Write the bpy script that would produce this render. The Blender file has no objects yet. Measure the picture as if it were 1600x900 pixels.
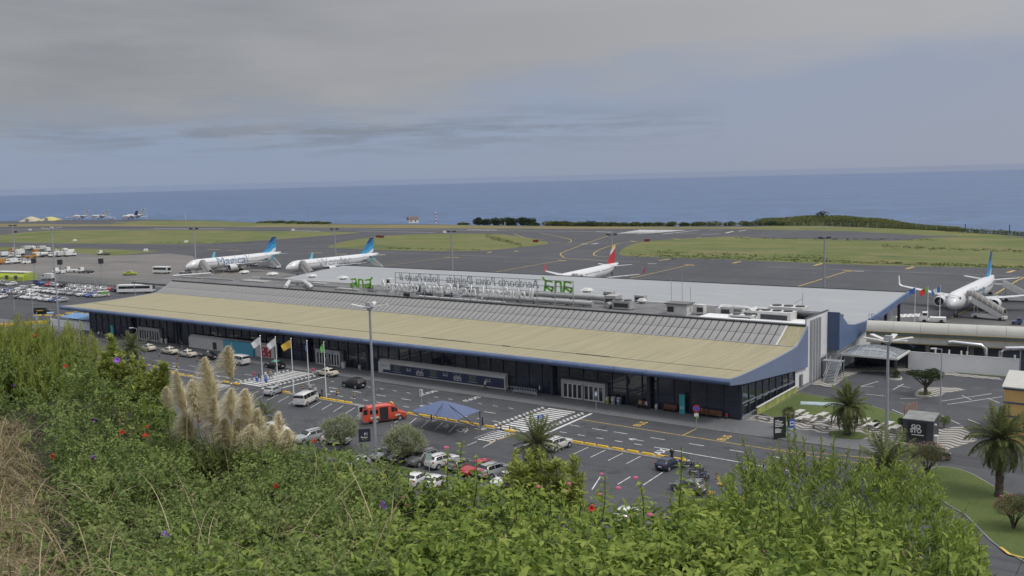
import bpy, bmesh, math, random
import numpy as np
from mathutils import Vector, Matrix, noise
sc = bpy.context.scene
COL = sc.collection
RND = random.Random(11)
NPR = np.random.RandomState(5)
PI = math.pi
# ------------------------------------------------------------------ camera
FPX, PW, PH = 1490.0, 1600, 900
CAM = Vector((51.85, -124.90, 35.0))
PITCH, ROLL, HEAD = math.radians(6.64), math.radians(-1.4665), math.radians(126.1455)
FW = Vector((math.cos(HEAD) * math.cos(PITCH), math.sin(HEAD) * math.cos(PITCH), -math.sin(PITCH)))
R0 = Vector((math.sin(HEAD), -math.cos(HEAD), 0))
U0 = R0.cross(FW)
RT = R0 * math.cos(ROLL) + U0 * math.sin(ROLL)
UP = -R0 * math.sin(ROLL) + U0 * math.cos(ROLL)
cd = bpy.data.cameras.new('camera')
cam = bpy.data.objects.new('camera', cd); COL.objects.link(cam)
M3 = Matrix((RT, UP, -FW)).transposed()
cam.matrix_world = Matrix.Translation(CAM) @ M3.to_4x4()
cd.sensor_width = 36; cd.lens = 36 * FPX / PW; cd.clip_start = .2; cd.clip_end = 90000
sc.camera = cam
FH = Vector((math.cos(HEAD), math.sin(HEAD), 0))
def ray(px, py): return FW * FPX + RT * (px - PW / 2) - UP * (py - PH / 2)
def at(px, py, z=0.0):                       # where the sight line of a photo point meets the level z
    d = ray(px, py); return CAM + d * ((z - CAM.z) / d.z)
def far(px, py, t):                          # the point t metres ahead on a sight line
    d = ray(px, py); return CAM + d * (t / d.dot(FH))
# ------------------------------------------------------------------ world, sun, exposure
sc.view_settings.view_transform = 'Standard'; sc.view_settings.look = 'None'
sc.view_settings.exposure = 0.14; sc.view_settings.gamma = 1
SUN_EL, SUN_AZ = math.radians(58), HEAD - math.radians(122)      # direction towards the sun
w = bpy.data.worlds.new('World'); sc.world = w; w.use_nodes = True
nt = w.node_tree; N = nt.nodes; LK = nt.links
for n in list(N): N.remove(n)
def nd(t, **k):
    n = N.new(t)
    for a, b in k.items():
        if a == 'inp':
            for i, v in b.items(): n.inputs[i].default_value = v
        else: setattr(n, a, b)
    return n
def wm(op, a, b=None, c=None, clamp=False):
    n = N.new('ShaderNodeMath'); n.operation = op; n.use_clamp = clamp
    for i, v in enumerate((a, b, c)):
        if v is None: continue
        if isinstance(v, (int, float)): n.inputs[i].default_value = v
        else: LK.new(v, n.inputs[i])
    return n.outputs[0]
def wmix(f, a, b):
    n = N.new('ShaderNodeMix'); n.data_type = 'RGBA'
    for i, v in ((0, f), (6, a), (7, b)):
        if isinstance(v, (int, float)): n.inputs[i].default_value = v
        elif isinstance(v, tuple): n.inputs[i].default_value = (*v, 1)
        else: LK.new(v, n.inputs[i])
    return n.outputs[2]
sky = nd('ShaderNodeTexSky', sky_type='NISHITA', sun_disc=False, sun_elevation=SUN_EL, sun_rotation=PI / 2 - SUN_AZ)
tc = nd('ShaderNodeTexCoord')
sep = nd('ShaderNodeSeparateXYZ'); LK.new(tc.outputs['Generated'], sep.inputs[0])
el = sep.outputs[2]
dt = nd('ShaderNodeVectorMath', operation='DOT_PRODUCT'); LK.new(tc.outputs['Generated'], dt.inputs[0]); dt.inputs[1].default_value = R0
az = dt.outputs['Value']
mp = nd('ShaderNodeMapping'); mp.inputs['Scale'].default_value = (5, 5, 26); LK.new(tc.outputs['Generated'], mp.inputs[0])
nz = nd('ShaderNodeTexNoise', inp={'Scale': 1.0, 'Detail': 7.0, 'Roughness': .55}); LK.new(mp.outputs[0], nz.inputs['Vector'])
mp2 = nd('ShaderNodeMapping'); mp2.inputs['Scale'].default_value = (9, 9, 95); mp2.inputs['Location'].default_value = (3.1, 1.7, .6); LK.new(tc.outputs['Generated'], mp2.inputs[0])
nz2 = nd('ShaderNodeTexNoise', inp={'Scale': 1.0, 'Detail': 8.0, 'Roughness': .6, 'Distortion': .35}); LK.new(mp2.outputs[0], nz2.inputs['Vector'])
# the grey deck of cloud: its lower rim climbs to the right and is ragged
rim = wm('ADD', wm('SUBTRACT', el, wm('MULTIPLY', az, .075)), wm('MULTIPLY', wm('SUBTRACT', nz.outputs[0], .5), .11))
deck = wm('DIVIDE', wm('SUBTRACT', rim, .052), .065, clamp=True)
deck = wm('MULTIPLY', wm('MULTIPLY', deck, deck), wm('SUBTRACT', 3, wm('MULTIPLY', deck, 2)))
# blue grey band under it, paler close to the horizon
low = wm('DIVIDE', el, .05, clamp=True)
band = wmix(low, (2.45, 3.0, 4.1), (2.35, 2.95, 4.2))
band = wmix(wm('MULTIPLY_ADD', az, 1.0, .25, clamp=True), band, (3.0, 3.2, 3.95))
# torn dark streaks inside the band
streak = wm('MULTIPLY', wm('SUBTRACT', nz2.outputs[0], .44), 6.5, clamp=True)
s_el = wm('SUBTRACT', 1, wm('ABSOLUTE', wm('DIVIDE', wm('SUBTRACT', el, .050), .030)), clamp=True)
s_az = wm('SUBTRACT', 1, wm('ABSOLUTE', wm('DIVIDE', wm('ADD', az, .20), .42)), clamp=True)
band = wmix(wm('MULTIPLY', wm('MULTIPLY', streak, s_el), wm('POWER', s_az, .45), clamp=True), band, (1.8, 2.1, 2.75))
grey = wmix(wm('MULTIPLY_ADD', az, 1.25, .35, clamp=True), (2.48, 2.57, 2.78), (4.25, 4.22, 4.32))
grey = wmix(wm('MULTIPLY_ADD', nz.outputs[0], 1.9, -.62, clamp=True), grey, (3.4, 3.46, 3.66))
cloud = wmix(deck, band, grey)
# the overcast brightens evenly towards the zenith
zen = wm('MULTIPLY_ADD', wm('MAXIMUM', wm('SUBTRACT', el, .16), 0), 3.1, 1.0)
zs = nd('ShaderNodeVectorMath', operation='SCALE'); LK.new(cloud, zs.inputs[0]); LK.new(zen, zs.inputs['Scale'])
mixed = wmix(wm('MULTIPLY_ADD', deck, .05, .93), sky.outputs[0], zs.outputs[0])
bg = nd('ShaderNodeBackground', inp={'Strength': .1}); LK.new(mixed, bg.inputs[0])
wo = nd('ShaderNodeOutputWorld'); LK.new(bg.outputs[0], wo.inputs[0])
sd = bpy.data.lights.new('sun', 'SUN'); sd.energy = 1.5; sd.angle = math.radians(14); sd.color = (1, .955, .89)
so = bpy.data.objects.new('sun', sd); COL.objects.link(so)
so.rotation_euler = Vector((-math.cos(SUN_AZ) * math.cos(SUN_EL), -math.sin(SUN_AZ) * math.cos(SUN_EL), -math.sin(SUN_EL))).to_track_quat('-Z', 'Y').to_euler()
# ------------------------------------------------------------------ materials
MATS = {}
def new_mat(name):
    m = bpy.data.materials.new(name); m.use_nodes = True
    t = m.node_tree; b = t.nodes['Principled BSDF']; return m, t, b
def mat(name, col, rough=.6, metal=0, var=.12, scale=2.0, bump=0, bscale=None, spec=.5, stretch=(1, 1, 1), coord='Object', coat=0):
    """plain paint, stone, metal: base colour broken up by two noises, with a little relief"""
    if name in MATS: return MATS[name]
    m, t, b = new_mat(name)
    c = t.nodes.new('ShaderNodeTexCoord'); mpn = t.nodes.new('ShaderNodeMapping'); mpn.inputs['Scale'].default_value = stretch
    t.links.new(c.outputs[coord], mpn.inputs[0])
    n1 = t.nodes.new('ShaderNodeTexNoise'); n1.inputs['Scale'].default_value = scale; n1.inputs['Detail'].default_value = 6; n1.inputs['Roughness'].default_value = .62
    t.links.new(mpn.outputs[0], n1.inputs['Vector'])
    r = t.nodes.new('ShaderNodeMapRange'); r.inputs[1].default_value = .3; r.inputs[2].default_value = .7
    r.inputs[3].default_value = 1 - var; r.inputs[4].default_value = 1 + var
    t.links.new(n1.outputs[0], r.inputs[0])
    v = t.nodes.new('ShaderNodeVectorMath'); v.operation = 'SCALE'; v.inputs[0].default_value = col[:3]
    t.links.new(r.outputs[0], v.inputs['Scale']); t.links.new(v.outputs[0], b.inputs['Base Color'])
    b.inputs['Roughness'].default_value = rough; b.inputs['Metallic'].default_value = metal
    b.inputs['Specular IOR Level'].default_value = spec; b.inputs['Coat Weight'].default_value = coat
    if bump:
        bn = t.nodes.new('ShaderNodeBump'); bn.inputs['Distance'].default_value = bump
        n2 = t.nodes.new('ShaderNodeTexNoise'); n2.inputs['Scale'].default_value = bscale or scale * 4; n2.inputs['Detail'].default_value = 4
        t.links.new(mpn.outputs[0], n2.inputs['Vector']); t.links.new(n2.outputs[0], bn.inputs['Height']); t.links.new(bn.outputs[0], b.inputs['Normal'])
    MATS[name] = m; return m
def ramp_mat(name, layers, rough=.9, bump=0, bscale=1, spec=.3, coord='Object'):
    """ground covers: a stack of (scale, detail, lo, hi, colour, stretch) noise masks over a first colour"""
    if name in MATS: return MATS[name]
    m, t, b = new_mat(name); c = t.nodes.new('ShaderNodeTexCoord'); cur = None
    for L in layers:
        if cur is None:
            cur = t.nodes.new('ShaderNodeRGB'); cur.outputs[0].default_value = (*L, 1); cur = cur.outputs[0]; continue
        s, d, lo, hi, col = L[:5]; st = L[5] if len(L) > 5 else (1, 1, 1)
        mpn = t.nodes.new('ShaderNodeMapping'); mpn.inputs['Scale'].default_value = st; mpn.inputs['Location'].default_value = (s * 7.3, s * 3.1, 0)
        t.links.new(c.outputs[coord], mpn.inputs[0])
        n1 = t.nodes.new('ShaderNodeTexNoise'); n1.inputs['Scale'].default_value = s; n1.inputs['Detail'].default_value = d; n1.inputs['Roughness'].default_value = .6
        t.links.new(mpn.outputs[0], n1.inputs['Vector'])
        r = t.nodes.new('ShaderNodeMapRange'); r.inputs[1].default_value = lo; r.inputs[2].default_value = hi
        t.links.new(n1.outputs[0], r.inputs[0])
        mx = t.nodes.new('ShaderNodeMix'); mx.data_type = 'RGBA'; t.links.new(r.outputs[0], mx.inputs[0]); t.links.new(cur, mx.inputs[6]); mx.inputs[7].default_value = (*col, 1)
        cur = mx.outputs[2]
    t.links.new(cur, b.inputs['Base Color']); b.inputs['Roughness'].default_value = rough; b.inputs['Specular IOR Level'].default_value = spec
    if bump:
        bn = t.nodes.new('ShaderNodeBump'); bn.inputs['Distance'].default_value = bump
        n2 = t.nodes.new('ShaderNodeTexNoise'); n2.inputs['Scale'].default_value = bscale; n2.inputs['Detail'].default_value = 8
        t.links.new(c.outputs[coord], n2.inputs['Vector']); t.links.new(n2.outputs[0], bn.inputs['Height']); t.links.new(bn.outputs[0], b.inputs['Normal'])
    MATS[name] = m; return m
def wave_mat(name, ca, cb, scale, direction='X', rough=.6, bump=.02, lo=.45, hi=.55, dist=0, dscale=1, var=.1, vscale=.3, spec=.4, vstretch=(1, 1, 1)):
    m, t, b = new_mat(name); c = t.nodes.new('ShaderNodeTexCoord')
    wv = t.nodes.new('ShaderNodeTexWave'); wv.bands_direction = direction; wv.inputs['Scale'].default_value = scale; wv.inputs['Distortion'].default_value = dist
    wv.inputs['Detail'].default_value = 1 if dist else 0; wv.inputs['Detail Scale'].default_value = dscale
    t.links.new(c.outputs['Object'], wv.inputs[0])
    r = t.nodes.new('ShaderNodeMapRange'); r.inputs[1].default_value = lo; r.inputs[2].default_value = hi; t.links.new(wv.outputs['Fac'], r.inputs[0])
    mx = t.nodes.new('ShaderNodeMix'); mx.data_type = 'RGBA'; t.links.new(r.outputs[0], mx.inputs[0]); mx.inputs[6].default_value = (*ca, 1); mx.inputs[7].default_value = (*cb, 1)
    mpn = t.nodes.new('ShaderNodeMapping'); mpn.inputs['Scale'].default_value = vstretch; t.links.new(c.outputs['Object'], mpn.inputs[0])
    n1 = t.nodes.new('ShaderNodeTexNoise'); n1.inputs['Scale'].default_value = vscale; n1.inputs['Detail'].default_value = 7; t.links.new(mpn.outputs[0], n1.inputs['Vector'])
    r2 = t.nodes.new('ShaderNodeMapRange'); r2.inputs[1].default_value = .3; r2.inputs[2].default_value = .7; r2.inputs[3].default_value = 1 - var; r2.inputs[4].default_value = 1 + var; t.links.new(n1.outputs[0], r2.inputs[0])
    v = t.nodes.new('ShaderNodeVectorMath'); v.operation = 'SCALE'; t.links.new(mx.outputs[2], v.inputs[0]); t.links.new(r2.outputs[0], v.inputs['Scale'])
    t.links.new(v.outputs[0], b.inputs['Base Color']); b.inputs['Roughness'].default_value = rough; b.inputs['Specular IOR Level'].default_value = spec
    if bump:
        bn = t.nodes.new('ShaderNodeBump'); bn.inputs['Distance'].default_value = bump; t.links.new(wv.outputs['Fac'], bn.inputs['Height']); t.links.new(bn.outputs[0], b.inputs['Normal'])
    MATS[name] = m; return m
def leaf_mat(name, c0, c1, c2, rough=.5, trans=.25):
    """leaf green that differs from leaf to leaf through the 'tint' attribute"""
    m, t, b = new_mat(name)
    if name in ('leaf_bramble', 'leaf_lantana', 'leaf_evergreen', 'leaf_heath'): c0, c1, c2 = [tuple(min(.36, v * f) for v, f in zip(c, (1.32, 1.27, 1.25))) for c in (c0, c1, c2)]
    a = t.nodes.new('ShaderNodeAttribute'); a.attribute_name = 'tint'
    r = t.nodes.new('ShaderNodeValToRGB'); e = r.color_ramp.elements
    e[0].color = (*c0, 1); e[1].color = (*c2, 1); e.new(.5).color = (*c1, 1)
    t.links.new(a.outputs['Fac'], r.inputs[0]); t.links.new(r.outputs[0], b.inputs['Base Color'])
    b.inputs['Roughness'].default_value = rough; b.inputs['Specular IOR Level'].default_value = .2
    tr = t.nodes.new('ShaderNodeBsdfTranslucent'); t.links.new(r.outputs[0], tr.inputs[0])
    mx = t.nodes.new('ShaderNodeMixShader'); mx.inputs[0].default_value = trans
    t.links.new(b.outputs[0], mx.inputs[1]); t.links.new(tr.outputs[0], mx.inputs[2]); t.links.new(mx.outputs[0], t.nodes['Material Output'].inputs[0])
    MATS[name] = m; return m
def glass(name, col, rough=.08, spec=.6, ior=1.5):
    m = mat(name, col, rough, 0, .25, .8, spec=spec); m.node_tree.nodes['Principled BSDF'].inputs['IOR'].default_value = ior; return m
WHITE = mat('white_paint', (.72, .72, .71), .45, var=.06, scale=1.5)
OFFW = mat('dull_white', (.55, .55, .53), .6, var=.1, scale=.8)
CONC = mat('concrete', (.30, .29, .27), .85, var=.14, scale=.6, bump=.01)
GREYM = mat('grey_metal', (.33, .34, .36), .5, .3, .1)
GALV = mat('galvanised_steel', (.42, .45, .48), .42, .5, .1, 1.2)
DKMET = mat('dark_metal', (.045, .048, .055), .5, .2, .15)
BLACK = mat('black_rubber', (.018, .018, .02), .75, var=.2)
NAVY = mat('navy_paint', (.03, .04, .075), .45, var=.12)
BLUE = mat('blue_steel', (.10, .15, .27), .5, var=.1, scale=.4)
DBLUE = mat('dark_blue_steel', (.055, .085, .17), .5, var=.1, scale=.4)
YELLOW = mat('yellow_paint', (.62, .40, .03), .55, var=.14, scale=3)
ROADW = mat('road_white', (.56, .56, .54), .8, var=.35, scale=1.6, coord='Object')
ROADY = mat('road_yellow', (.50, .34, .06), .8, var=.3, scale=1.2)
RED = mat('red_paint', (.50, .02, .02), .4, var=.08)
GLASS = glass('dark_glass', (.014, .018, .025), .03, .5, 1.75)
CGLASS = glass('car_glass', (.012, .014, .016), .05, .6)
CHROME = mat('bright_metal', (.55, .56, .58), .25, .9, .05)
LAMP = mat('lamp_lens', (.7, .7, .68), .15, var=.03)
TAILL = mat('tail_lens', (.35, .015, .012), .2, var=.05)
WOOD = mat('brown_wood', (.14, .06, .035), .6, var=.25, scale=3, stretch=(1, 6, 6))
# ------------------------------------------------------------------ mesh and scene helpers
class MB:
    def __init__(s): s.v = []; s.f = []; s.m = []
    def add(s, vs, fs, m=0):
        o = len(s.v); s.v += [tuple(x) for x in vs]; s.f += [tuple(i + o for i in f) for f in fs]; s.m += [m] * len(fs); return s
    def box(s, c, d, m=0, rz=0, top=1.0, mtx=None):
        x, y, z = d[0] / 2, d[1] / 2, d[2] / 2; vs = []
        for k, q in ((-z, 1), (z, top)):
            for a, b in ((-x, -y), (x, -y), (x, y), (-x, y)): vs.append(Vector((a * q, b * q, k)))
        if rz: vs = [Matrix.Rotation(rz, 3, 'Z') @ v for v in vs]
        if mtx: vs = [mtx @ v for v in vs]
        vs = [v + Vector(c) for v in vs]
        return s.add(vs, [(3, 2, 1, 0), (4, 5, 6, 7), (0, 1, 5, 4), (1, 2, 6, 5), (2, 3, 7, 6), (3, 0, 4, 7)], m)
    def bar(s, a, b, w, h=None, m=0):
        a, b = Vector(a), Vector(b); d = b - a; L = d.length
        if L < 1e-6: return s
        d /= L; up = Vector((0, 0, 1)) if abs(d.z) < .95 else Vector((1, 0, 0))
        sd_ = d.cross(up).normalized(); u = sd_.cross(d)
        h = h or w; vs = []
        for p in (a, b):
            for i, j in ((-1, -1), (1, -1), (1, 1), (-1, 1)): vs.append(p + sd_ * (i * w / 2) + u * (j * h / 2))
        return s.add(vs, [(0, 1, 2, 3), (7, 6, 5, 4), (0, 4, 5, 1), (1, 5, 6, 2), (2, 6, 7, 3), (3, 7, 4, 0)], m)
    def tube(s, pts, rad, n=8, m=0, caps=True):
        pts = [Vector(p) for p in pts]; rings = []
        if not isinstance(rad, (list, tuple)): rad = [rad] * len(pts)
        for i, p in enumerate(pts):
            d = (pts[min(i + 1, len(pts) - 1)] - pts[max(i - 1, 0)]).normalized()
            up = Vector((0, 0, 1)) if abs(d.z) < .9 else Vector((1, 0, 0))
            a = d.cross(up).normalized(); b = a.cross(d)
            rings.append([p + (a * math.cos(2 * PI * k / n) + b * math.sin(2 * PI * k / n)) * rad[i] for k in range(n)])
        return s.loft(rings, m, caps)
    def loft(s, rings, m=0, caps=True, closed=True):
        o = len(s.v); n = len(rings[0]); fs = []
        vs = [p for r in rings for p in r]
        for i in range(len(rings) - 1):
            for k in range(n if closed else n - 1):
                k2 = (k + 1) % n; fs.append((i * n + k, i * n + k2, (i + 1) * n + k2, (i + 1) * n + k))
        if caps: fs += [tuple(reversed(range(n))), tuple(range((len(rings) - 1) * n, len(rings) * n))]
        return s.add(vs, fs, m)
    def prism(s, poly, z0, z1, m=0):
        n = len(poly); vs = [(p[0], p[1], z0) for p in poly] + [(p[0], p[1], z1) for p in poly]
        return s.add(vs, [tuple(reversed(range(n))), tuple(range(n, 2 * n))] + [(k, (k + 1) % n, n + (k + 1) % n, n + k) for k in range(n)], m)
    def extr(s, poly3, off, m=0):
        n = len(poly3); off = Vector(off); vs = [Vector(p) for p in poly3]; vs += [p + off for p in vs]
        return s.add(vs, [tuple(reversed(range(n))), tuple(range(n, 2 * n))] + [(k, (k + 1) % n, n + (k + 1) % n, n + k) for k in range(n)], m)
    def ball(s, c, r, n=8, k=5, m=0):
        rx, ry, rz = (r, r, r) if isinstance(r, (int, float)) else r; rings = []
        for i in range(1, k):
            t = PI * i / k; rings.append([(c[0] + rx * math.sin(t) * math.cos(2 * PI * j / n), c[1] + ry * math.sin(t) * math.sin(2 * PI * j / n), c[2] - rz * math.cos(t)) for j in range(n)])
        return s.loft(rings, m)
    def mesh(s, name, mats, smooth=False):
        me = bpy.data.meshes.new(name); me.from_pydata(s.v, [], s.f)
        for q in (mats if isinstance(mats, (list, tuple)) else [mats]): me.materials.append(q)
        me.polygons.foreach_set('material_index', s.m)
        bm = bmesh.new(); bm.from_mesh(me); bmesh.ops.recalc_face_normals(bm, faces=bm.faces); bm.to_mesh(me); bm.free()
        if smooth:
            me.polygons.foreach_set('use_smooth', [True] * len(me.polygons)); me.set_sharp_from_angle(angle=math.radians(42))
        me.update(); return me
    def obj(s, name, mats, parent=None, smooth=False, loc=(0, 0, 0), rz=0):
        return put(name, s.mesh(name, mats, smooth), parent, loc, rz)
def put(name, me, parent=None, loc=(0, 0, 0), rz=0):
    o = bpy.data.objects.new(name, me); COL.objects.link(o); o.parent = parent; o.location = loc; o.rotation_euler = (0, 0, rz); return o
def tag(o, label=None, cat=None, group=None, kind=None):
    for k, v in (('label', label), ('category', cat), ('group', group), ('kind', kind)):
        if v: o[k] = v
    return o
def thing(name, label, cat, loc=(0, 0, 0), rz=0, group=None):
    o = bpy.data.objects.new(name, None); COL.objects.link(o); o.location = loc; o.rotation_euler = (0, 0, rz); o.empty_display_size = .3
    return tag(o, label, cat, group)
KIDS = {}
def dup(root, loc, rz=0, label=None, group=None, scale=None):
    def cp(o, par):
        c = o.copy(); COL.objects.link(c); c.parent = par
        for ch in KIDS.setdefault(o.name, list(o.children)): cp(ch, c)
        return c
    r = cp(root, None); r.location = loc; r.rotation_euler = (0, 0, rz)
    if scale: r.scale = (scale,) * 3
    if label: r['label'] = label
    if group: r['group'] = group
    return r
def struct(o): o['kind'] = 'structure'; return o
def stuff(o): o['kind'] = 'stuff'; return o
def text_mesh(body, size, depth, mt, name='lettering', align='CENTER', bold=0.0):
    cu = bpy.data.curves.new(name, 'FONT'); cu.body = body; cu.size = size; cu.extrude = depth / 2; cu.align_x = align; cu.align_y = 'CENTER'; cu.offset = bold; cu.resolution_u = 3
    tmp = bpy.data.objects.new('tmp', cu); COL.objects.link(tmp)
    me = bpy.data.meshes.new_from_object(tmp.evaluated_get(bpy.context.evaluated_depsgraph_get())); me.name = name
    bpy.data.objects.remove(tmp); me.materials.clear(); me.materials.append(mt); return me
def place_text(me, o, xdir, ydir, parent=None, name='lettering'):
    x = Vector(xdir).normalized(); y = Vector(ydir).normalized(); z = x.cross(y)
    ob = bpy.data.objects.new(name, me); COL.objects.link(ob); ob.parent = parent
    ob.matrix_basis = Matrix.Translation(Vector(o)) @ Matrix((x, y, z)).transposed().to_4x4() if z.length else Matrix()
    return ob
def np_mesh(name, V, F, mt, tint=None, smooth=False):
    """big meshes straight from numpy arrays; F is an (n, k) array"""
    me = bpy.data.meshes.new(name); k = F.shape[1]
    me.vertices.add(len(V)); me.vertices.foreach_set('co', V.astype(np.float32).ravel())
    me.loops.add(F.size); me.loops.foreach_set('vertex_index', F.astype(np.int32).ravel())
    me.polygons.add(len(F)); me.polygons.foreach_set('loop_start', np.arange(0, F.size, k, dtype=np.int32))
    me.update(calc_edges=True)
    if tint is not None:
        a = me.attributes.new('tint', 'FLOAT', 'FACE'); a.data.foreach_set('value', tint.astype(np.float32))
    me.materials.append(mt)
    if smooth: me.polygons.foreach_set('use_smooth', np.ones(len(F), dtype=bool))
    return me
# ================================================================== SETTING: ground, sea, airfield
ASPH = ramp_mat('asphalt', [(.061, .065, .074), (.012, 5, .42, .62, (.050, .052, .058)), (.06, 6, .45, .7, (.078, .079, .083), (1, .25, 1)), (1.2, 6, .5, .75, (.052, .054, .058)), (.25, 5, .58, .66, (.085, .086, .09)), (.12, 5, .5, .72, (.045, .046, .05), (.05, 1, 1)), (.35, 3, .6, .7, (.034, .034, .037), (.03, 1, 1))], rough=.8, bump=.01, bscale=6, spec=.35)
ROADM = ramp_mat('road_asphalt', [(.058, .061, .069), (.09, 6, .42, .66, (.075, .076, .081), (.35, 1, 1)), (.5, 6, .5, .72, (.047, .049, .053)), (2.5, 4, .62, .7, (.09, .09, .092)), (.2, 8, .6, .64, (.04, .041, .045)), (.9, 4, .54, .70, (.046, .047, .051), (.04, 1, 1)), (.7, 3, .56, .74, (.084, .085, .088), (.03, 1, 1))], rough=.75, bump=.008, bscale=9, spec=.4)
APRON = ramp_mat('apron_concrete', [(.165, .155, .143), (.02, 5, .4, .65, (.130, .124, .117), (.5, 1, 1)), (.15, 6, .5, .7, (.19, .18, .165), (1, .3, 1)), (.05, 7, .55, .7, (.10, .097, .094), (.3, 1, 1))], rough=.85, bump=.01, bscale=3)
GRASS = ramp_mat('airfield_grass', [(.128, .142, .044), (.02, 6, .42, .62, (.088, .118, .026), (1, .5, 1)), (.05, 6, .46, .62, (.165, .150, .060), (.6, 1, 1)), (.5, 6, .5, .75, (.088, .115, .03)), (.16, 6, .66, .72, (.038, .05, .02), (.45, 1, 1)), (.035, 6, .56, .66, (.075, .105, .035), (.4, 1, 1))], bump=.25, bscale=1.2)
DRY = ramp_mat('dry_grass_strip', [(.19, .155, .07), (.02, 6, .42, .62, (.13, .13, .05), (1, .4, 1)), (.3, 5, .5, .7, (.155, .13, .06))], bump=.2, bscale=1)
LAWN = ramp_mat('lawn_grass', [(.085, .115, .03), (.25, 6, .42, .62, (.065, .10, .024)), (3, 6, .5, .75, (.11, .13, .045)), (.8, 6, .62, .75, (.13, .115, .055))], bump=.06, bscale=12)
PAVE = ramp_mat('pavement_slabs', [(.135, .138, .146), (.12, 6, .42, .66, (.112, .115, .122)), (1.5, 5, .5, .75, (.16, .162, .168))], rough=.8, bump=.006, bscale=8)
CLIFF = ramp_mat('basalt_cliff', [(.05, .045, .04), (.1, 6, .45, .6, (.09, .085, .06)), (.4, 6, .5, .6, (.03, .03, .028))], bump=1.5, bscale=.3)

def smooth(pts, n=4, closed=True):
    out = []; m = len(pts)
    for i in range(m if closed else m - 1):
        p = [Vector(pts[(i + k) % m] if closed else pts[min(max(i + k, 0), m - 1)]) for k in (-1, 0, 1, 2)]
        for j in range(n):
            t = j / n
            out.append(.5 * ((2 * p[1]) + (p[2] - p[0]) * t + (2 * p[0] - 5 * p[1] + 4 * p[2] - p[3]) * t * t + (3 * p[1] - p[0] - 3 * p[2] + p[3]) * t ** 3))
    if not closed: out.append(Vector(pts[-1]))
    return out
def W2(p): return Vector((p[0], p[1]))
def px2w(pts, n=0): return [W2(at(*p)) for p in pts] if not n else smooth([W2(at(*p)) for p in pts], n)
def sheet(name, poly, z, m, thick=0):
    b = MB(); k = len(poly)
    if thick:
        b.prism(poly, z - thick, z)
    else: b.add([(p[0], p[1], z) for p in poly], [tuple(range(k))])
    o = b.obj(name, m)
    if not thick:
        for pl in o.data.polygons:
            if pl.normal.z < 0: o.data.flip_normals(); break
    return struct(o)
coast_px = [(-1500, 366), (-700, 354), (-200, 348.5), (0, 346), (36, 345), (110, 343.6), (180, 343.2), (240, 343), (330, 344.5), (400, 347.5), (480, 349), (560, 350), (640, 350), (700, 350.7), (740, 352), (860, 353), (1000, 353.5), (1120, 353), (1200, 352), (1300, 353.5), (1400, 356.5), (1480, 360), (1540, 364), (1600, 367.5), (1800, 382), (2300, 425)]
coast = [W2(at(*p)) for p in coast_px]
cf = []
for i in range(len(coast) - 1):                               # a ragged shoreline
    a, b = coast[i], coast[i + 1]; k = max(1, int((b - a).length / 18)); nrm = Vector((-(b - a).y, (b - a).x)).normalized()
    for j in range(k):
        cf.append(a.lerp(b, j / k) + nrm * (noise.noise(Vector((i * 3.3 + j * .61, 2.2, 0))) * 2.5))
cf.append(coast[-1])
land = cf + [Vector((600, -500)), Vector((-200, -700)), Vector((-1200, -500))]
sheet('ground', land, 0, ASPH)
b = MB()
for i in range(len(cf) - 1):
    a, c = cf[i], cf[i + 1]; o1 = Vector((-(c - a).y, (c - a).x)).normalized() * 14
    b.add([(a.x, a.y, .0), (c.x, c.y, .0), (c.x + o1.x, c.y + o1.y, -74), (a.x + o1.x, a.y + o1.y, -74)], [(0, 1, 2, 3)])
struct(b.obj('coast_cliff', CLIFF))
# the sea: a disc that reaches the horizon
m, t, bs = new_mat('sea_water')
c = t.nodes.new('ShaderNodeTexCoord'); 
def seanoise(sc_, st, det=5, rot=math.degrees(0)):
    mpn = t.nodes.new('ShaderNodeMapping'); mpn.inputs['Scale'].default_value = st; mpn.inputs['Rotation'].default_value = (0, 0, rot); t.links.new(c.outputs['Object'], mpn.inputs[0])
    n = t.nodes.new('ShaderNodeTexNoise'); n.inputs['Scale'].default_value = sc_; n.inputs['Detail'].default_value = det; n.inputs['Roughness'].default_value = .62; t.links.new(mpn.outputs[0], n.inputs['Vector']); return n
n1 = seanoise(.0011, (1, 2.5, 1), 7, -.6); n2 = seanoise(.02, (1, 2.2, 1), 8, -.5); n3 = seanoise(.11, (1, 1.8, 1), 6, -.4)
r = t.nodes.new('ShaderNodeMapRange'); r.inputs[1].default_value = .35; r.inputs[2].default_value = .66; t.links.new(n1.outputs[0], r.inputs[0])
mx = t.nodes.new('ShaderNodeMix'); mx.data_type = 'RGBA'; t.links.new(r.outputs[0], mx.inputs[0]); mx.inputs[6].default_value = (.022, .084, .210, 1); mx.inputs[7].default_value = (.046, .120, .258, 1)
r2 = t.nodes.new('ShaderNodeMapRange'); r2.inputs[1].default_value = .4; r2.inputs[2].default_value = .68; r2.inputs[3].default_value = .6; r2.inputs[4].default_value = 1.4; t.links.new(n2.outputs[0], r2.inputs[0])
v = t.nodes.new('ShaderNodeVectorMath'); v.operation = 'SCALE'; t.links.new(mx.outputs[2], v.inputs[0]); t.links.new(r2.outputs[0], v.inputs['Scale'])
cap = t.nodes.new('ShaderNodeMapRange'); cap.inputs[1].default_value = .70; cap.inputs[2].default_value = .74; cap.inputs[4].default_value = .55; t.links.new(n3.outputs[0], cap.inputs[0])
mx2 = t.nodes.new('ShaderNodeMix'); mx2.data_type = 'RGBA'; t.links.new(cap.outputs[0], mx2.inputs[0]); t.links.new(v.outputs[0], mx2.inputs[6]); mx2.inputs[7].default_value = (.4, .43, .46, 1)
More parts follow.
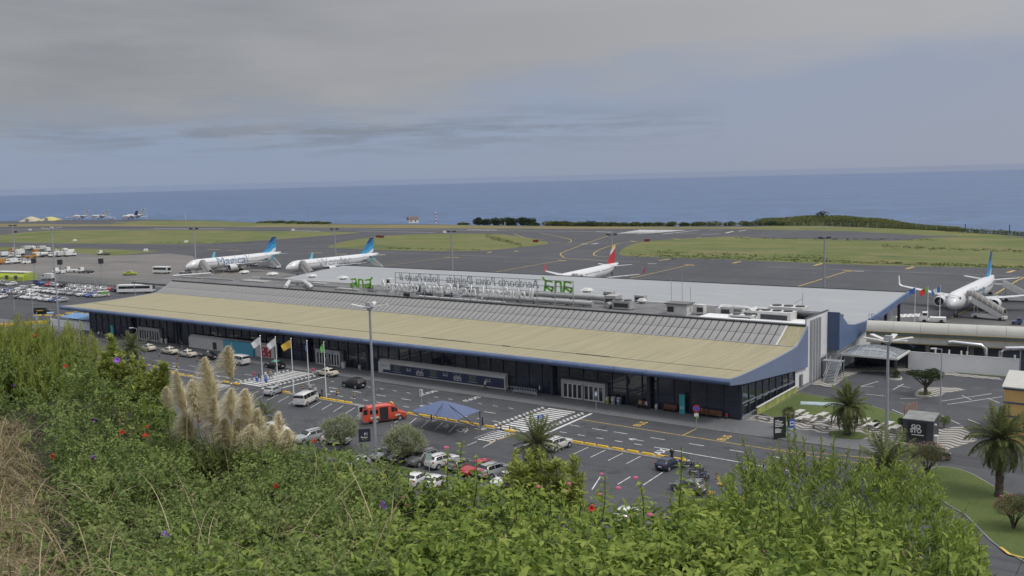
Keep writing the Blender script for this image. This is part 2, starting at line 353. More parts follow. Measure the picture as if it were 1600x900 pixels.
t.links.new(mx2.outputs[2], bs.inputs['Base Color']); bs.inputs['Roughness'].default_value = .38; bs.inputs['Specular IOR Level'].default_value = .4
bn = t.nodes.new('ShaderNodeBump'); bn.inputs['Distance'].default_value = 2.0; bn.inputs['Strength'].default_value = .7; t.links.new(n2.outputs[0], bn.inputs['Height']); t.links.new(bn.outputs[0], bs.inputs['Normal'])
b = MB(); rings = [0, 2000, 6000, 12000, 20000]
for i in range(len(rings) - 1):
    q = [[(CAM.x + rr * math.cos(2 * PI * k / 96), CAM.y + rr * math.sin(2 * PI * k / 96), -72) for k in range(96)] for rr in (max(rings[i], 1), rings[i + 1])]
    b.loft(q, 0, False)
struct(b.obj('sea', m))

# ------------------------------------------------------------------ airfield surfaces
sheet('apron', px2w([(-60, 404), (0, 402), (75, 398), (130, 394), (175, 399.5), (215, 398), (265, 396), (300, 400), (330, 414), (420, 422), (480, 432), (500, 450), (300, 452), (180, 445), (45, 436), (-60, 432)]), .006, APRON)
sheet('apron', [(-60, 86), (-64, 103), (0, 110), (40, 118), (95, 128), (120, 60), (60, 47), (4, 49), (4, 60)], .006, ramp_mat('worn_apron', [(.115, .113, .110), (.03, 6, .42, .62, (.088, .088, .088), (1, .4, 1)), (.15, 6, .5, .7, (.14, .136, .13), (1, .3, 1))], bump=.01, bscale=3))
sheet('apron', [(-168, 86), (-168, 92.5), (-60, 90.5), (-60, 86)], .006, CONC)
sheet('grass_field', px2w([(-120, 378), (-40, 372), (0, 367), (60, 361.3), (120, 359.8), (300, 359.6), (420, 361), (500, 361.8), (560, 363.2), (540, 365.5), (480, 370.5), (415, 375.3), (350, 379.2), (300, 381.3), (240, 381.3), (120, 380.4), (0, 379)], 3), .01, GRASS)
sheet('grass_field', px2w([(-120, 384.5), (0, 386), (120, 388.2), (190, 390), (250, 392.6), (215, 396), (172, 399.5), (140, 397), (112, 394), (60, 391), (-60, 391)], 3), .01, GRASS)
sheet('grass_field', px2w([(512, 385.5), (530, 379), (560, 373.4), (600, 368.5), (642, 366.3), (700, 365.2), (775, 365.2), (795, 367.5), (830, 373), (857, 379), (845, 383), (810, 386.7), (780, 389.8), (735, 392.2), (685, 392.4), (620, 391), (560, 389), (525, 387.5)], 3), .01, GRASS)
sheet('grass_field', px2w([(967, 396), (973, 389), (987, 381.8), (1010, 377), (1050, 374), (1100, 371.3), (1150, 369.5), (1200, 372.5), (1300, 374), (1400, 376), (1452, 371.5), (1520, 369), (1600, 371.5), (1700, 378), (1800, 390), (1800, 432), (1600, 420), (1350, 414), (1200, 408.4), (1150, 406.2), (1050, 402.5), (980, 400)], 3), .01, GRASS)
sheet('grass_field', px2w([(1165, 357.5), (1200, 353), (1300, 354), (1400, 357), (1480, 360.8), (1560, 366), (1600, 370), (1520, 369), (1450, 368), (1325, 361.3), (1200, 358.8)], 2), .01, GRASS)
sheet('grass_field', px2w([(175, 348.5), (210, 346), (250, 344.4), (330, 345.2), (400, 348.2), (480, 350), (400, 353), (280, 352.5)], 2), .011, GRASS)
sheet('dry_grass', px2w([(175, 350), (300, 350), (400, 350.5), (480, 350.2), (560, 351), (640, 351), (700, 351.5), (800, 353.2), (1000, 354), (1160, 354.5), (1200, 355), (1160, 357.4), (1000, 357.6), (860, 357.4), (700, 357), (560, 356), (400, 354.8), (175, 353.4)]), .009, DRY)
sheet('dry_grass', px2w([(-100, 351), (0, 350), (60, 349.5), (105, 350.4), (175, 350.5), (175, 353.3), (60, 353.7), (-100, 355.5)]), .009, DRY)
def strip(b, pts, wd, z, m=0):
    pts = [W2(p) for p in pts]
    for i in range(len(pts)):
        d = (pts[min(i + 1, len(pts) - 1)] - pts[max(i - 1, 0)]).normalized(); n = Vector((-d.y, d.x)) * wd / 2
        b.v += [(pts[i].x + n.x, pts[i].y + n.y, z), (pts[i].x - n.x, pts[i].y - n.y, z)]
        if i: k = len(b.v) - 4; b.f.append((k, k + 1, k + 3, k + 2)); b.m.append(m)
TAXY = mat('taxi_line_yellow', (.42, .29, .075), .8, var=.25, scale=.3); RWW = mat('runway_white', (.42, .42, .41), .8, var=.25, scale=.2)
yl = MB()
for L, wd in (([(595, 416), (700, 402.5), (715, 402)], .45), ([(772, 425.5), (872, 407.8), (884, 407)], .5), ([(978, 436.5), (1075, 414.5), (1083, 413.7)], .5), ([(1237, 450.5), (1320, 425), (1330, 423.5)], .5), ([(1540, 469), (1590, 438), (1602, 433)], .5), ([(1486, 497), (1524, 478)], .35), ([(340, 432), (430, 399), (436, 397)], .4)):
    strip(yl, [at(*p) for p in L], wd, .018)
for L in ([(950, 368.5), (925, 377), (885, 392), (876, 396), (878, 400), (890, 404), (960, 407.5)], [(1000, 376.5), (970, 380), (945, 387), (930, 394), (930, 399.5), (955, 401.5)], [(843, 364), (880, 371), (893, 376), (885, 380), (860, 378)], [(803, 365), (822, 372), (850, 374.5)], [(1000, 377), (1020, 376.5)]):
    strip(yl, smooth([W2(at(*p)) for p in L], 6, False), .5, .018)
for a, c in (((324, 389.3), (344, 389.8)), ((357, 390.8), (377, 391.2)), ((485, 394.7), (503, 395.2)), ((523, 396.8), (543, 397.2)), ((593, 397.6), (602, 398.5)), ((696, 402), (718, 402.6)), ((872, 406.6), (885, 407.6)), ((1070, 413.5), (1085, 414.6)), ((1317, 422.5), (1333, 423.6)), ((1590, 433), (1606, 434)), ((1272, 415), (1285, 411.5)), ((1416, 420.3), (1428, 416.8)), ((1574, 426), (1585, 422.5)), ((1145, 411.3), (1157, 408.5)), ((1030, 407), (1047, 404.4)), ((762, 395), (768, 393.4)), ((1052, 373), (1062, 374)), ((1088, 371), (1096, 370.4)), ((805, 392), (808, 393)), ((985, 376.5), (994, 377.8))):
    strip(yl, [at(*a), at(*c)], 1.3, .02)
struct(yl.obj('taxiway_markings', TAXY))
wl = MB()
for a, c, wd in (((-200, 359.3), (500, 357.6), .9), ((500, 357.6), (900, 361.5), .9), ((900, 361.5), (1090, 364.5), .9), ((560, 361), (680, 363.4), 1.2), ((1035, 366), (1093, 359.3), 1.4), ((1094, 366.5), (1124, 365.3), 1.2), ((1134, 364.3), (1146, 361.2), 1.6), ((1154, 361.2), (1166, 359.5), 1.6), ((1110, 359.4), (1130, 359.6), .8), ((730, 359), (776, 359.3), 3), ((240, 357.2), (350, 357.4), 2.2), ((455, 360.2), (500, 361.3), 2), ((930, 361.8), (955, 362.8), 3), ((0, 358), (60, 358), .5), ((1200, 417.2), (1600, 432), .25), ((560, 392.8), (1000, 409), .25), ((1334, 423.6), (1350, 424), 1), ((1012, 412), (1026, 412.2), 1.1), ((908, 381), (918, 381), 2.2), ((925, 381.4), (934, 380), 2)):
    strip(wl, [at(*a), at(*c)], wd, .016)
for k in range(16):                                            # threshold bars at the runway end
    u = k / 15; strip(wl, [at(958 + u * 36, 366.2), at(1002 + u * 70, 358.9 + .6 * u)], 1.7, .017)
struct(wl.obj('runway_markings', RWW))
ln = MB()                                                       # hatch on the near apron
for k in range(5): strip(ln, [at(1402 + k * 8, 496 - .3 * k), at(1408 + k * 8, 491 - .3 * k)], .9, .016)
struct(ln.obj('apron_markings', ROADW))
# ------------------------------------------------------------------ forecourt road, pavement, islands
CURB = mat('kerb_stone', (.20, .20, .195), .8, var=.15, scale=.8)
road = [(-330, -6.5), (60, -6.5), (60, -60), (-330, -60)]
sheet('road', road, .008, ROADM)
def kerbed(name, poly, m, h=.12, kw=.18, z0=0):
    b = MB(); b.prism(poly, z0, z0 + h, 0); o = b.obj(name, m); struct(o)
    n = len(poly); k = MB(); area = sum(poly[i][0] * poly[(i + 1) % n][1] - poly[(i + 1) % n][0] * poly[i][1] for i in range(n)); sg = 1 if area > 0 else -1
    off = []
    for i in range(n):
        a, c, d = Vector(poly[i - 1][:2]), Vector(poly[i][:2]), Vector(poly[(i + 1) % n][:2])
        n1 = Vector(((c - a).y, -(c - a).x)).normalized() * sg; n2 = Vector(((d - c).y, -(d - c).x)).normalized() * sg
        q = (n1 + n2); q = q / max(.35, q.length_squared / 2); off.append(c + q * kw)
    for i in range(n):
        j = (i + 1) % n; a, c = poly[i], poly[j]; e, f = off[j], off[i]; z = z0 + h - .012
        k.add([(a[0], a[1], z), (c[0], c[1], z), (e.x, e.y, z), (f.x, f.y, z), (e.x, e.y, z0), (f.x, f.y, z0)], [(0, 1, 2, 3), (3, 2, 4, 5)])
    struct(k.obj('kerb', CURB)); return o
kerbed('pavement', [(-215, -3.2), (-176, -4.2), (-145, -5.2), (-100, -6.3), (0, -6.5), (12, -6.2), (26, -6.0), (27, -1.5), (10.2, -1.0), (3, .5), (.5, .2), (.5, 28), (-.4, 28), (-.4, 1), (-172, 1), (-215, 1)], PAVE)
kerbed('traffic_island', [(-103.5, -20.3), (-103.5, -21.2), (-88.3, -21.4), (-88.3, -20.4)], CURB, .1, .08)
kerbed('traffic_island', [(-75, -20.4), (-75, -21.3), (-27.4, -21.7), (-27.4, -20.9)], CURB, .1, .08)
kerbed('traffic_island', [(-20.7, -21.0), (-20.7, -21.8), (1.5, -22.2), (1.5, -21.4)], CURB, .1, .08)
# paint on the road
lw, lyw = MB(), MB(); Z = .014
def seg(b, x0, y0, x1, y1, w_=.14, z=Z): strip(b, [(x0, y0), (x1, y1)], w_, z)
for k in range(40):
    x = -158 + k * 5.6
    if not (-88 < x < -75 or -30 < x < -18.5): seg(lw, x, -14.15, x + 2.1, -14.15, .15)
    x = -100 + k * 2.9
    if not (-88 < x < -73 or -29.5 < x < -19.3) and x < 0: seg(lw, x, -17.9, x + 1.15, -17.9, .16)
for k in range(14):
    x = -72 + k * 3.0
    if x < -31: seg(lw, x, -10.4, x + 1.0, -10.5, .13)
seg(lw, -19.6, -14.1, -13.4, -14.2, .16); seg(lw, -.4, -18.1, 14, -18.6, .17); seg(lw, -104, -17.4, -89, -17.5, .12); seg(lw, -117, -17.9, -104, -17.3, .14)
seg(lw, -20.3, -6.9, -19.9, -20.9, .42); seg(lw, -75.6, -8.2, -75.3, -20.2, .36)
seg(lyw, -20, -10.75, 24, -11.6, .14); seg(lyw, -3.6, -11.0, -3.5, -6.9, .14); seg(lyw, 9, -10.9, 24, -7.9, .12); seg(lyw, 23, -11.4, 26, -11.6, .13)
seg(lyw, -117, -17.4, -104, -19.4, .22)
for x0, x1 in ((-86.6, -78.2), (-28.8, -21.7)):                  # zebra crossings with dotted rims
    for k in range(13 if x0 < -50 else 14):
        y = -7.7 - k * .98; seg(lw, x0 + 1.2, y, x1 - 1.1, y, .52)
    for k in range(14):
        for s in (0, 1):
            for xe in (x0, x1): seg(lw, xe + (.42 if s else 0) - .2, -7.5 - k * .98 - s * .49, xe + (.42 if s else 0) + .24, -7.5 - k * .98 - s * .49, .42)
for k in range(7): seg(lw, -26.6 + .05 * k, -21.9 - k * .78, -23.8, -21.9 - k * .78, .3)
for k in range(5): seg(lw, -88 + .05 * k, -22 - k * .6, -84.8, -22 - k * .6, .25)
seg(lyw, -23.4, -21.9, -23.9, -27.2, .2); seg(lw, -26.9, -22, -26.9, -26.6, .08)
for k in range(-9, 24):                                         # parking bays
    x = -62.5 + k * 2.55
    if x < -29.8 or (-21 < x < 2): seg(lw, x - (1.65 if x < -29.8 else 0), -22.3, x, -26.0, .10)
for cx, cy in ((-34.6, -24.0), (-31.0, -24.1)):                 # two bays with a wheelchair mark
    for k in range(16):
        a0, a1 = 2 * PI * k / 18, 2 * PI * (k + 1) / 18; seg(lw, cx + .75 * math.cos(a0), cy + .75 * math.sin(a0), cx + .75 * math.cos(a1), cy + .75 * math.sin(a1), .13)
    seg(lw, cx - .1, cy + 1.3, cx, cy - .1, .14); seg(lw, cx, cy, cx + .8, cy - .1, .14); seg(lw, cx + .8, cy, cx + 1.1, cy - .8, .14)
for x in (-66, -46, -9, -110): # arrows
    seg(lw, x, -16.1, x + 2.2, -16.1, .15); seg(lw, x - .1, -16.1, x + .8, -15.65, .16); seg(lw, x - .1, -16.1, x + .8, -16.5, .16)
for px, py in ((1345, 600), (1375, 606), (1355, 598), (1590, 650)): pass
for a, c in (((1345, 604), (1372, 596)), ((1345, 604), (1365, 604)), ((1395, 609), (1412, 600)), ((1402, 602), (1422, 606)), ((1407, 623), (1440, 622)), ((1470, 627), (1550, 615)), ((1503, 618), (1518, 625)), ((1543, 622), (1562, 630)), ((1480, 632), (1566, 620)), ((1394, 640), (1430, 655)), ((1472, 650), (1500, 663)), ((1512, 655), (1530, 662)), ((1478, 693), (1502, 696)), ((1353, 616), (1385, 619)), ((730, 696), (745, 690)), ((755, 699), (800, 675)), ((590, 702), (603, 697)), ((985, 745), (965, 757)), ((1005, 758), (1040, 735)), ((925, 765), (938, 745)), ((350, 630), (372, 626)), ((300, 600), (322, 594))):
    strip(lw, [at(*a), at(*c)], .13, Z)
struct(lw.obj('road_markings', ROADW)); struct(lyw.obj('road_markings', ROADY))
for body, p, sz, m_ in (('TAXI', (-2.6, -19.6), 1.7, ROADW), ('BUS', (-11.2, -8.7), 1.6, ROADY), ('BUS', (1.7, -9.4), 1.6, ROADY), ('TAXI', (-50.5, -8.6), 1.6, ROADW), ('TAXI', (-41.5, -8.6), 1.6, ROADW)):
    o = place_text(text_mesh(body, sz, .002, m_, 'road_lettering', bold=.02), (p[0], p[1], .016), (0, 1, 0), (-1, 0, 0), None, 'road_lettering'); struct(o)
# gardens and side forecourt to the right
m, t, bs = new_mat('wave_mosaic'); c = t.nodes.new('ShaderNodeTexCoord'); s_ = t.nodes.new('ShaderNodeSeparateXYZ'); t.links.new(c.outputs['Object'], s_.inputs[0])
def tm_(op, a, b_=None, c_=None):
    n = t.nodes.new('ShaderNodeMath'); n.operation = op
    for i, v in enumerate((a, b_, c_)):
        if isinstance(v, (int, float)): n.inputs[i].default_value = v
        elif v is not None: t.links.new(v, n.inputs[i])
    return n.outputs[0]
f_ = tm_('SINE', tm_('MULTIPLY', tm_('MULTIPLY_ADD', tm_('SINE', tm_('MULTIPLY', s_.outputs[0], 2.3)), .38, s_.outputs[1]), 5.2))
r = t.nodes.new('ShaderNodeMapRange'); r.inputs[1].default_value = .15; r.inputs[2].default_value = .35; t.links.new(f_, r.inputs[0])
mx = t.nodes.new('ShaderNodeMix'); mx.data_type = 'RGBA'; t.links.new(r.outputs[0], mx.inputs[0]); mx.inputs[6].default_value = (.36, .345, .315, 1); mx.inputs[7].default_value = (.085, .075, .068, 1); t.links.new(mx.outputs[2], bs.inputs['Base Color']); bs.inputs['Roughness'].default_value = .8; CALC = m
kerbed('mosaic_pavement', [(.6, .6), (3, .7), (10.2, -.8), (27, -1.3), (29.5, 5.5), (26.5, 12), (24, 8.2), (20, 6.9), (8, 6.7), (3.2, 3.6), (.6, 3.2)], CALC, .125, .05)
kerbed('lawn', [(3.4, 3.8), (8, 6.9), (20, 7.1), (23, 8.6), (18.5, 13.5), (12.5, 17.6), (1.4, 20.3), (1.0, 5)], LAWN, .14, .15)
sheet('lawn', smooth([Vector((14.9 + 2.4 * math.cos(a), -.3 + 1.9 * math.sin(a))) for a in [2 * PI * k / 10 for k in range(10)]], 3), .21, LAWN, .19)
kerbed('mosaic_pavement', [W2(at(*p)) for p in ((1268, 601), (1300, 606), (1320, 590), (1348, 580), (1400, 581), (1425, 579), (1421, 576), (1380, 574), (1322, 577), (1312, 588), (1280, 593))], CALC, .1, .1)
kerbed('mosaic_pavement', px2w([(1430, 618), (1436, 610), (1450, 606.5), (1480, 606), (1508, 609.5), (1475, 615), (1471, 619), (1450, 621.5), (1437, 621)], 2), CALC, .11, .12)
sheet('lawn', px2w([(1434, 615), (1445, 612.5), (1455, 614), (1452, 618), (1440, 618.5)], 2), .16, LAWN, .1)
kerbed('lawn', px2w([(1476, 580), (1488, 576.5), (1560, 582), (1590, 587), (1590, 592), (1560, 589), (1500, 583.5)]), LAWN, .1, .1)
kerbed('mosaic_pavement', px2w([(1476, 581), (1500, 584.5), (1560, 590.5), (1566, 594), (1540, 592), (1477, 586)]), CALC, .07, .1)
kerbed('lawn', px2w([(1452, 738), (1470, 731), (1492, 733), (1520, 743), (1560, 766), (1625, 800), (1660, 900), (1590, 872), (1550, 846), (1510, 806), (1470, 780)], 3), LAWN, .13, .16)
yk = MB(); strip(yk, [at(1563, 857), at(1577, 868), at(1600, 874), at(1640, 879)], .3, .16); yk2 = MB(); struct(yk.obj('kerb_paint', ROADY))
kerbed('lawn', [(-47, -41.0), (-14, -41.9), (-12, -42.8), (-14, -43.8), (-47, -43.2)], LAWN, .1, .15)
# ================================================================== TERMINAL
ROOFY = wave_mat('sheet_roof', (.305, .272, .165), (.375, .34, .215), 3.2, 'X', .6, .03, .2, .8, 0, 1, .2, .7, .35, (7, .10, 1))
PANELG = mat('roof_panel_grey', (.25, .247, .24), .6, var=.16, scale=.25, stretch=(1, 1, 1))
FASC = ramp_mat('fascia_blue', [(.085, .125, .235), (.35, 6, .45, .62, (.065, .098, .19), (1, 4, 4)), (1.3, 7, .56, .7, (.16, .19, .26), (.6, 3, 3)), (.5, 6, .66, .7, (.04, .05, .08))], rough=.5, spec=.5)
SOFF = mat('soffit_dark', (.05, .055, .07), .7, var=.1)
DPANEL = glass('facade_navy', (.026, .034, .054), .12, .5, 1.6)
HALLW = ramp_mat('hall_roof_white', [(.30, .313, .322), (.05, 6, .42, .62, (.275, .29, .30), (.3, 1, 1)), (.4, 6, .55, .75, (.345, .36, .365), (.2, 1, 1)), (.12, 7, .62, .72, (.275, .285, .295))], rough=.6)
WALLW = mat('plaster_white', (.66, .67, .68), .75, var=.07, scale=.3, bump=.004, bscale=6)
INTER = mat('interior_dark', (.02, .02, .022), .9, var=.2)
T = thing('airport_terminal', 'long low airport terminal with sweeping cream sheet roof and blue fascia', 'airport terminal')
XL, XR = -172.0, 0.0
prof = [(-3.95, 6.72), (-2, 6.60), (0, 6.54), (4, 6.52), (9, 6.56), (14, 6.68), (18, 6.82), (20.5, 6.93), (22.1, 7.05)]
def along(b, pr, x0, x1, m=0, step=None):
    n = 1 if not step else max(1, int(abs(x1 - x0) / step)); rings = [[(x0 + (x1 - x0) * k / n, y, z) for y, z in pr] for k in range(n + 1)]
    return b.loft(rings, m, True)
def thick(pr, t): return pr + [(y, z - t) for y, z in reversed(pr)]
b = MB(); along(b, thick(prof, .18), XL, XR - .01, step=30); b.obj('roof_cover', ROOFY, T, True)
b = MB()
for x0, x1, hh, yy in ((-170, -112, .03, 3.3), (-112, -100, .07, 3.2), (-100, -62, .03, 3.2), (-62, -51, .08, 3.1), (-51, -44, .03, 3.1), (-44, -42.5, .1, 3.1), (-42.5, -20, .035, 3), (-29, -23, .09, 2.95), (-20, -1, .025, 2.9)):
    b.box(((x0 + x1) / 2, yy, 6.525 + hh / 2), (x1 - x0, .14 + hh, hh))
b.obj('roof_joint', mat('joint_black', (.03, .03, .03), .8), T)
fas = [(-3.9, 6.745), (-4.2, 6.66), (-4.42, 6.45), (-4.45, 6.2), (-4.3, 5.98), (-4.0, 5.84), (-3.8, 5.8), (-3.8, 6.6)]
b = MB(); along(b, fas, XL, XR + .02, step=4); b.obj('fascia', FASC, T, True)
b = MB(); along(b, [(-3.8, 5.80), (0, 5.28), (0, 5.40), (-3.8, 5.95)], XL, XR - .02); b.obj('soffit', SOFF, T)
gable = [(-4.1, 5.86), (-4.2, 6.35), (-3.9, 6.80)] + [(y, z + .07) for y, z in prof[1:]] + [(23.6, 7.78), (25.4, 8.66), (27, 9.62), (27.2, 9.62), (27.2, 2.9), (21.2, 3.3), (0.3, 5.24)]
GB = mat('gable_blue', (.155, .195, .30), .55, var=.06, scale=.25)
for nm, x in (('gable', XR), ('gable', XL - .25)):
    MB().extr([(x, y, z) for y, z in gable], (.25, 0, 0)).obj(nm, GB, T)
# seamed panels on the steep upper strip: two rows, every panel a piece
ramp = [(22.1, 7.05), (24.6, 8.24), (27.0, 9.55)]
b = MB(); along(b, [(22.1, 7.0), (24.6, 8.17), (27, 9.48), (27, 8.9), (22.1, 6.5)], XL + .4, XR - .01); b.obj('roof_deck', mat('deck_black', (.05, .05, .05), .9), T)
PWD = 1.33; NPAN = 127
meshes = []
for (y0, z0), (y1, z1) in ((ramp[0], ramp[1]), (ramp[1], ramp[2])):
    d = Vector((0, y1 - y0, z1 - z0)); L = d.length; q = MB(); e = d.normalized(); nn = Vector((0, -e.z, e.y))
    p0 = e * .05; p1 = e * (L - .05)
    q.extr([(-PWD / 2 + .10, *p0.yz), (PWD / 2 - .10, *p0.yz), (PWD / 2 - .10, *p1.yz), (-PWD / 2 + .10, *p1.yz)], nn * .10)
    meshes.append((q.mesh('roof_panel', PANELG), y0, z0 - .04))
for k in range(NPAN):
    for me, y, z in meshes: put('roof_panel', me, T, (-3.1 - PWD * (k + .5) + .0, y, z + RND.uniform(-.008, .008)))
for x0, x1 in ((-3.05, -.02), (XL + .05, -172.05 + .2 + .0)):
    if x1 - x0 > 1: b = MB(); along(b, [(22.1, 7.06), (24.6, 8.28), (27, 9.6), (27, 9.4), (22.1, 6.9)], x0, x1); b.obj('roof_edge_strip', ROOFY, T)
b = MB(); along(b, [(22.1, 7.12), (24.6, 8.34), (27, 9.66), (27, 9.4), (22.1, 6.9)], -3.32, -3.06); b.obj('roof_edge_trim', OFFW, T)
b = MB(); b.box((XL / 2, 22.0, 7.08), (171.8, .34, .10)); b.obj('gutter', GREYM, T)
b = MB(); b.box((XL / 2, 27.1, 9.66), (171.7, .5, .34)); b.obj('ridge_cap', mat('ridge_black', (.035, .037, .042), .6), T)
# front wall: dark glazing in bays
FX0 = -166.6
b = MB(); b.box((FX0 / 2, 13.6, 2.6), (-FX0 - .5, 26.6, 5.2)); b.obj('interior_core', INTER, T)
pw = -FX0 / 64
mul = MB().box((0, -.02, 2.68), (.16, .22, 5.1)).mesh('mullion', NAVY)
dark = [MB().box((0, .05, z), (pw - .16, .06, h)).mesh('window_pane', DPANEL) for z, h in ((1.25, 2.3), (3.85, 2.6))]
gl = [MB().box((0, .05, z), (pw - .16, .06, h)).mesh('window_pane', GLASS) for z, h in ((1.25, 2.3), (3.85, 2.6))]
b = MB(); b.box((FX0 / 2, 0, 2.48), (-FX0, .14, .12)); b.box((FX0 / 2, -.01, .06), (-FX0, .2, .12)); b.obj('transom', NAVY, T)
for k in range(65):
    put('mullion', mul, T, (-k * pw, 0, 0))
    if k < 64:
        xc = -(k + .5) * pw
        lit = any(a < xc < c for a, c in ((-31.5, -12), (-88, -73), (-148, -131), (-66, -40), (-125, -97)))
        for j in (0, 1): put('window_pane', (gl if lit else dark)[j] if not (lit and j == 0) else gl[0], T, (xc, 0, 0))
COLM = mat('column_navy', (.028, .034, .055), .45, var=.1)
cm = MB().cyl if False else None
c1 = MB().tube([(0, 0, 0), (0, 0, 5.5)], .34, 12).mesh('column', COLM, True)
for x in (-14.2, -31.6, -72.5, -88.6, -131, -148.4): put('column', c1, T, (x, -.5, 0))
# glazed right end, below the blue gable
b = MB(); 
for k in range(9):
    y = .1 + k * 2.66; h = 5.2 - (y / 21.3) * 1.95
    MB().box((.06, y, h / 2), (.26, .24, h)).obj('mullion', NAVY, T)
    if k < 8:
        yc = y + 1.33; h2 = 5.2 - ((yc + 1.3) / 21.3) * 1.95; hm = h2 * .47
        MB().box((.02, yc, .55 + (hm - .55) / 2), (.08, 2.42, hm - .55)).obj('window_pane', GLASS, T); MB().box((.02, yc, (hm + .2 + h2) / 2), (.08, 2.42, h2 - hm - .2)).obj('window_pane', GLASS, T)
        MB().box((.07, yc, hm + .1), (.2, 2.42, .2)).obj('transom', mat('transom_grey', (.15, .17, .22), .5), T)
MB().box((.06, 10.7, .27), (.3, 21.5, .54)).obj('sill', mat('sill_grey', (.2, .21, .23), .6), T)
# white end block with fins, side blue fascia and the big apron hall
b = MB(); b.extr([(-22, 21.5, 0), (-22, 38, 0), (-22, 38, 9.0), (-22, 27.4, 9.0), (-22, 27.4, 6.8), (-22, 21.5, 6.8)], (21.9, 0, 0)); b.obj('end_wall', WALLW, T)
MB().box((-.25, 33, 9.9), (.3, 11.2, 1.8)).obj('parapet', WALLW, T); MB().box((-.25, 33, 10.84), (.42, 11.3, .09)).obj('parapet_cap', DKMET, T)
MB().box((-11, 27.6, 9.82), (21.2, .2, .25)).obj('parapet', WALLW, T)
for k in range(4): MB().box((.18, 29.2 + k * 1.35, 5.2), (.36, .3, 10.4)).obj('fin', mat('fin_grey', (.40, .41, .43), .6), T)
MB().box((.06, 24.6, 1.05), (.24, .95, 2.1)).obj('door', mat('door_grey', (.16, .17, .18), .6), T)
MB().box((.08, 35.6, 1.6), (.14, 2.4, 3.2)).obj('garage_door', mat('door_blue_grey', (.10, .11, .13), .6), T)
# tank deck on the roof
b = MB(); b.box((-96, 38.5, 8.3), (190, 23, .5)); b.obj('equipment_deck', mat('deck_grey', (.13, .13, .13), .85, var=.3, scale=.3), T)
b = MB(); b.box((-84, 68, 3.2), (165, 34, 6.4)); b.obj('hall_wall', mat('hall_wall', (.33, .34, .36), .7), T)
hp = [(50.2, 7.1), (55, 6.9), (62, 7.28), (72, 7.95), (84.8, 8.75)]
b = MB(); along(b, thick(hp, .35), -166.5, 1.6, step=14); b.obj('hall_roof', HALLW, T, True)
b = MB(); 
for k in range(22): y_ = 0; b.box((-160 + k * 7.4, 67.4, 8.0), (.0, .0, .0))
b = MB(); b.box((-88, 49.9, 7.85), (158, .3, 1.7)); b.obj('hall_parapet', WALLW, T)
b = MB(); b.box((-82.4, 84.95, 8.80), (168.6, .3, .24)); b.obj('hall_edge_trim', DKMET, T)
# gull-wing shaped blue side of the hall
s = [(38, 10.62), (42.6, 7.95), (47, 7.25), (54.6, 6.85), (62, 7.3), (85.0, 8.95), (85, 7.95), (62, 6.1), (53.4, 5.15), (46.5, 4.3), (38, 4.05)]
MB().extr([(1.65, y, z) for y, z in s], (.35, 0, 0)).obj('hall_fascia', BLUE, T)
MB().box((.8, 38.1, 7.33), (2.1, .25, 6.56)).obj('hall_fascia_end', DBLUE, T)
rr = [(38.3, 10.5), (42.6, 7.85), (47, 7.2), (50.15, 7.09)]
b = MB(); along(b, thick(rr, .3), -8, 1.64); b.obj('valley_roof', HALLW, T)
MB().box((-4, 50, 2.2), (10, 20, 4.4)).obj('hall_side_wall', WALLW, T)
for y in (70.0, 80): MB().box((1.2, y, 3.6), (.5, .5, 7.2)).obj('hall_column', DKMET, T)
# ---------------- entrances and long white information boxes against the front (rest on the pavement)
FRAME = mat('door_frame_grey', (.36, .37, .38), .5, .1, .06)
def vestibule(label, x0, x1, ybase):
    L = x1 - x0; t = thing('entrance_vestibule', label, 'entrance', ((x0 + x1) / 2, ybase, .12), 0, 'glazed entrances along the front')
    b = MB(); b.box((0, 0, 2.72), (L, .3, .5)); b.box((0, .75, 2.9), (L, 1.5, .12)); b.obj('header', FRAME, t)
    for x in (-L / 2 + .15, L / 2 - .15, -.15): MB().box((x, 0, 1.25), (.3, .26, 2.5)).obj('post', FRAME, t)
    for sx in (-1, 1): MB().box((sx * (L / 2 - .06), .8, 1.4), (.1, 1.4, 2.8)).obj('side_panel', FRAME, t)
    n = 8; w_ = (L - 1.0) / n
    fr = MB().box((-w_ / 2 + .06, 0, 1.22), (.11, .12, 2.4)).box((w_ / 2 - .06, 0, 1.22), (.11, .12, 2.4)).box((0, 0, 2.36), (w_ - .2, .12, .12)).box((0, 0, .1), (w_ - .2, .12, .18)).mesh('door_leaf', mat('door_white', (.55, .56, .57), .45, .1, .05))
    gm = MB().box((0, .01, 1.24), (w_ - .22, .03, 2.1)).mesh('pane', GLASS)
    for k in range(n):
        x = -L / 2 + .3 + w_ * (k + .5) + (.35 if k >= 4 else 0)
        d = put('door_leaf', fr, t, (x, 0, 0)); put('pane', gm, d)
    return t
vestibule('glazed entrance with pale grey frame beside the row of bins', -29.6, -21.6, -.75)
vestibule('glazed entrance with pale grey frame behind the middle zebra crossing', -86.2, -79.4, -.75)
vestibule('glazed entrance at the far left end of the terminal front', -145.6, -137.4, -.5)
BOXW = mat('box_white', (.50, .50, .49), .55, var=.06, scale=.4)
def whitebox(label, x0, x1, y, h=2.0):
    t = thing('information_box', label, 'display box', ((x0 + x1) / 2, y, .12), 0, 'long white boxes along the front'); L = x1 - x0
    b = MB(); b.extr([(-L / 2, 0, 0), (-L / 2, 0, h), (-L / 2, .35, h + .3), (-L / 2, .85, h + .55), (-L / 2, .85, 0)], (L, 0, 0)); b.obj('body', BOXW, t); return t, L
t, L = whitebox('very long white box with a navy information mural along its front', -69.4, -40.6, -.95)
MB().box((.3, -.03, 1.0), (L - 1.0, .04, 1.62)).obj('mural', mat('mural_navy', (.028, .038, .085), .5, var=.05), t)
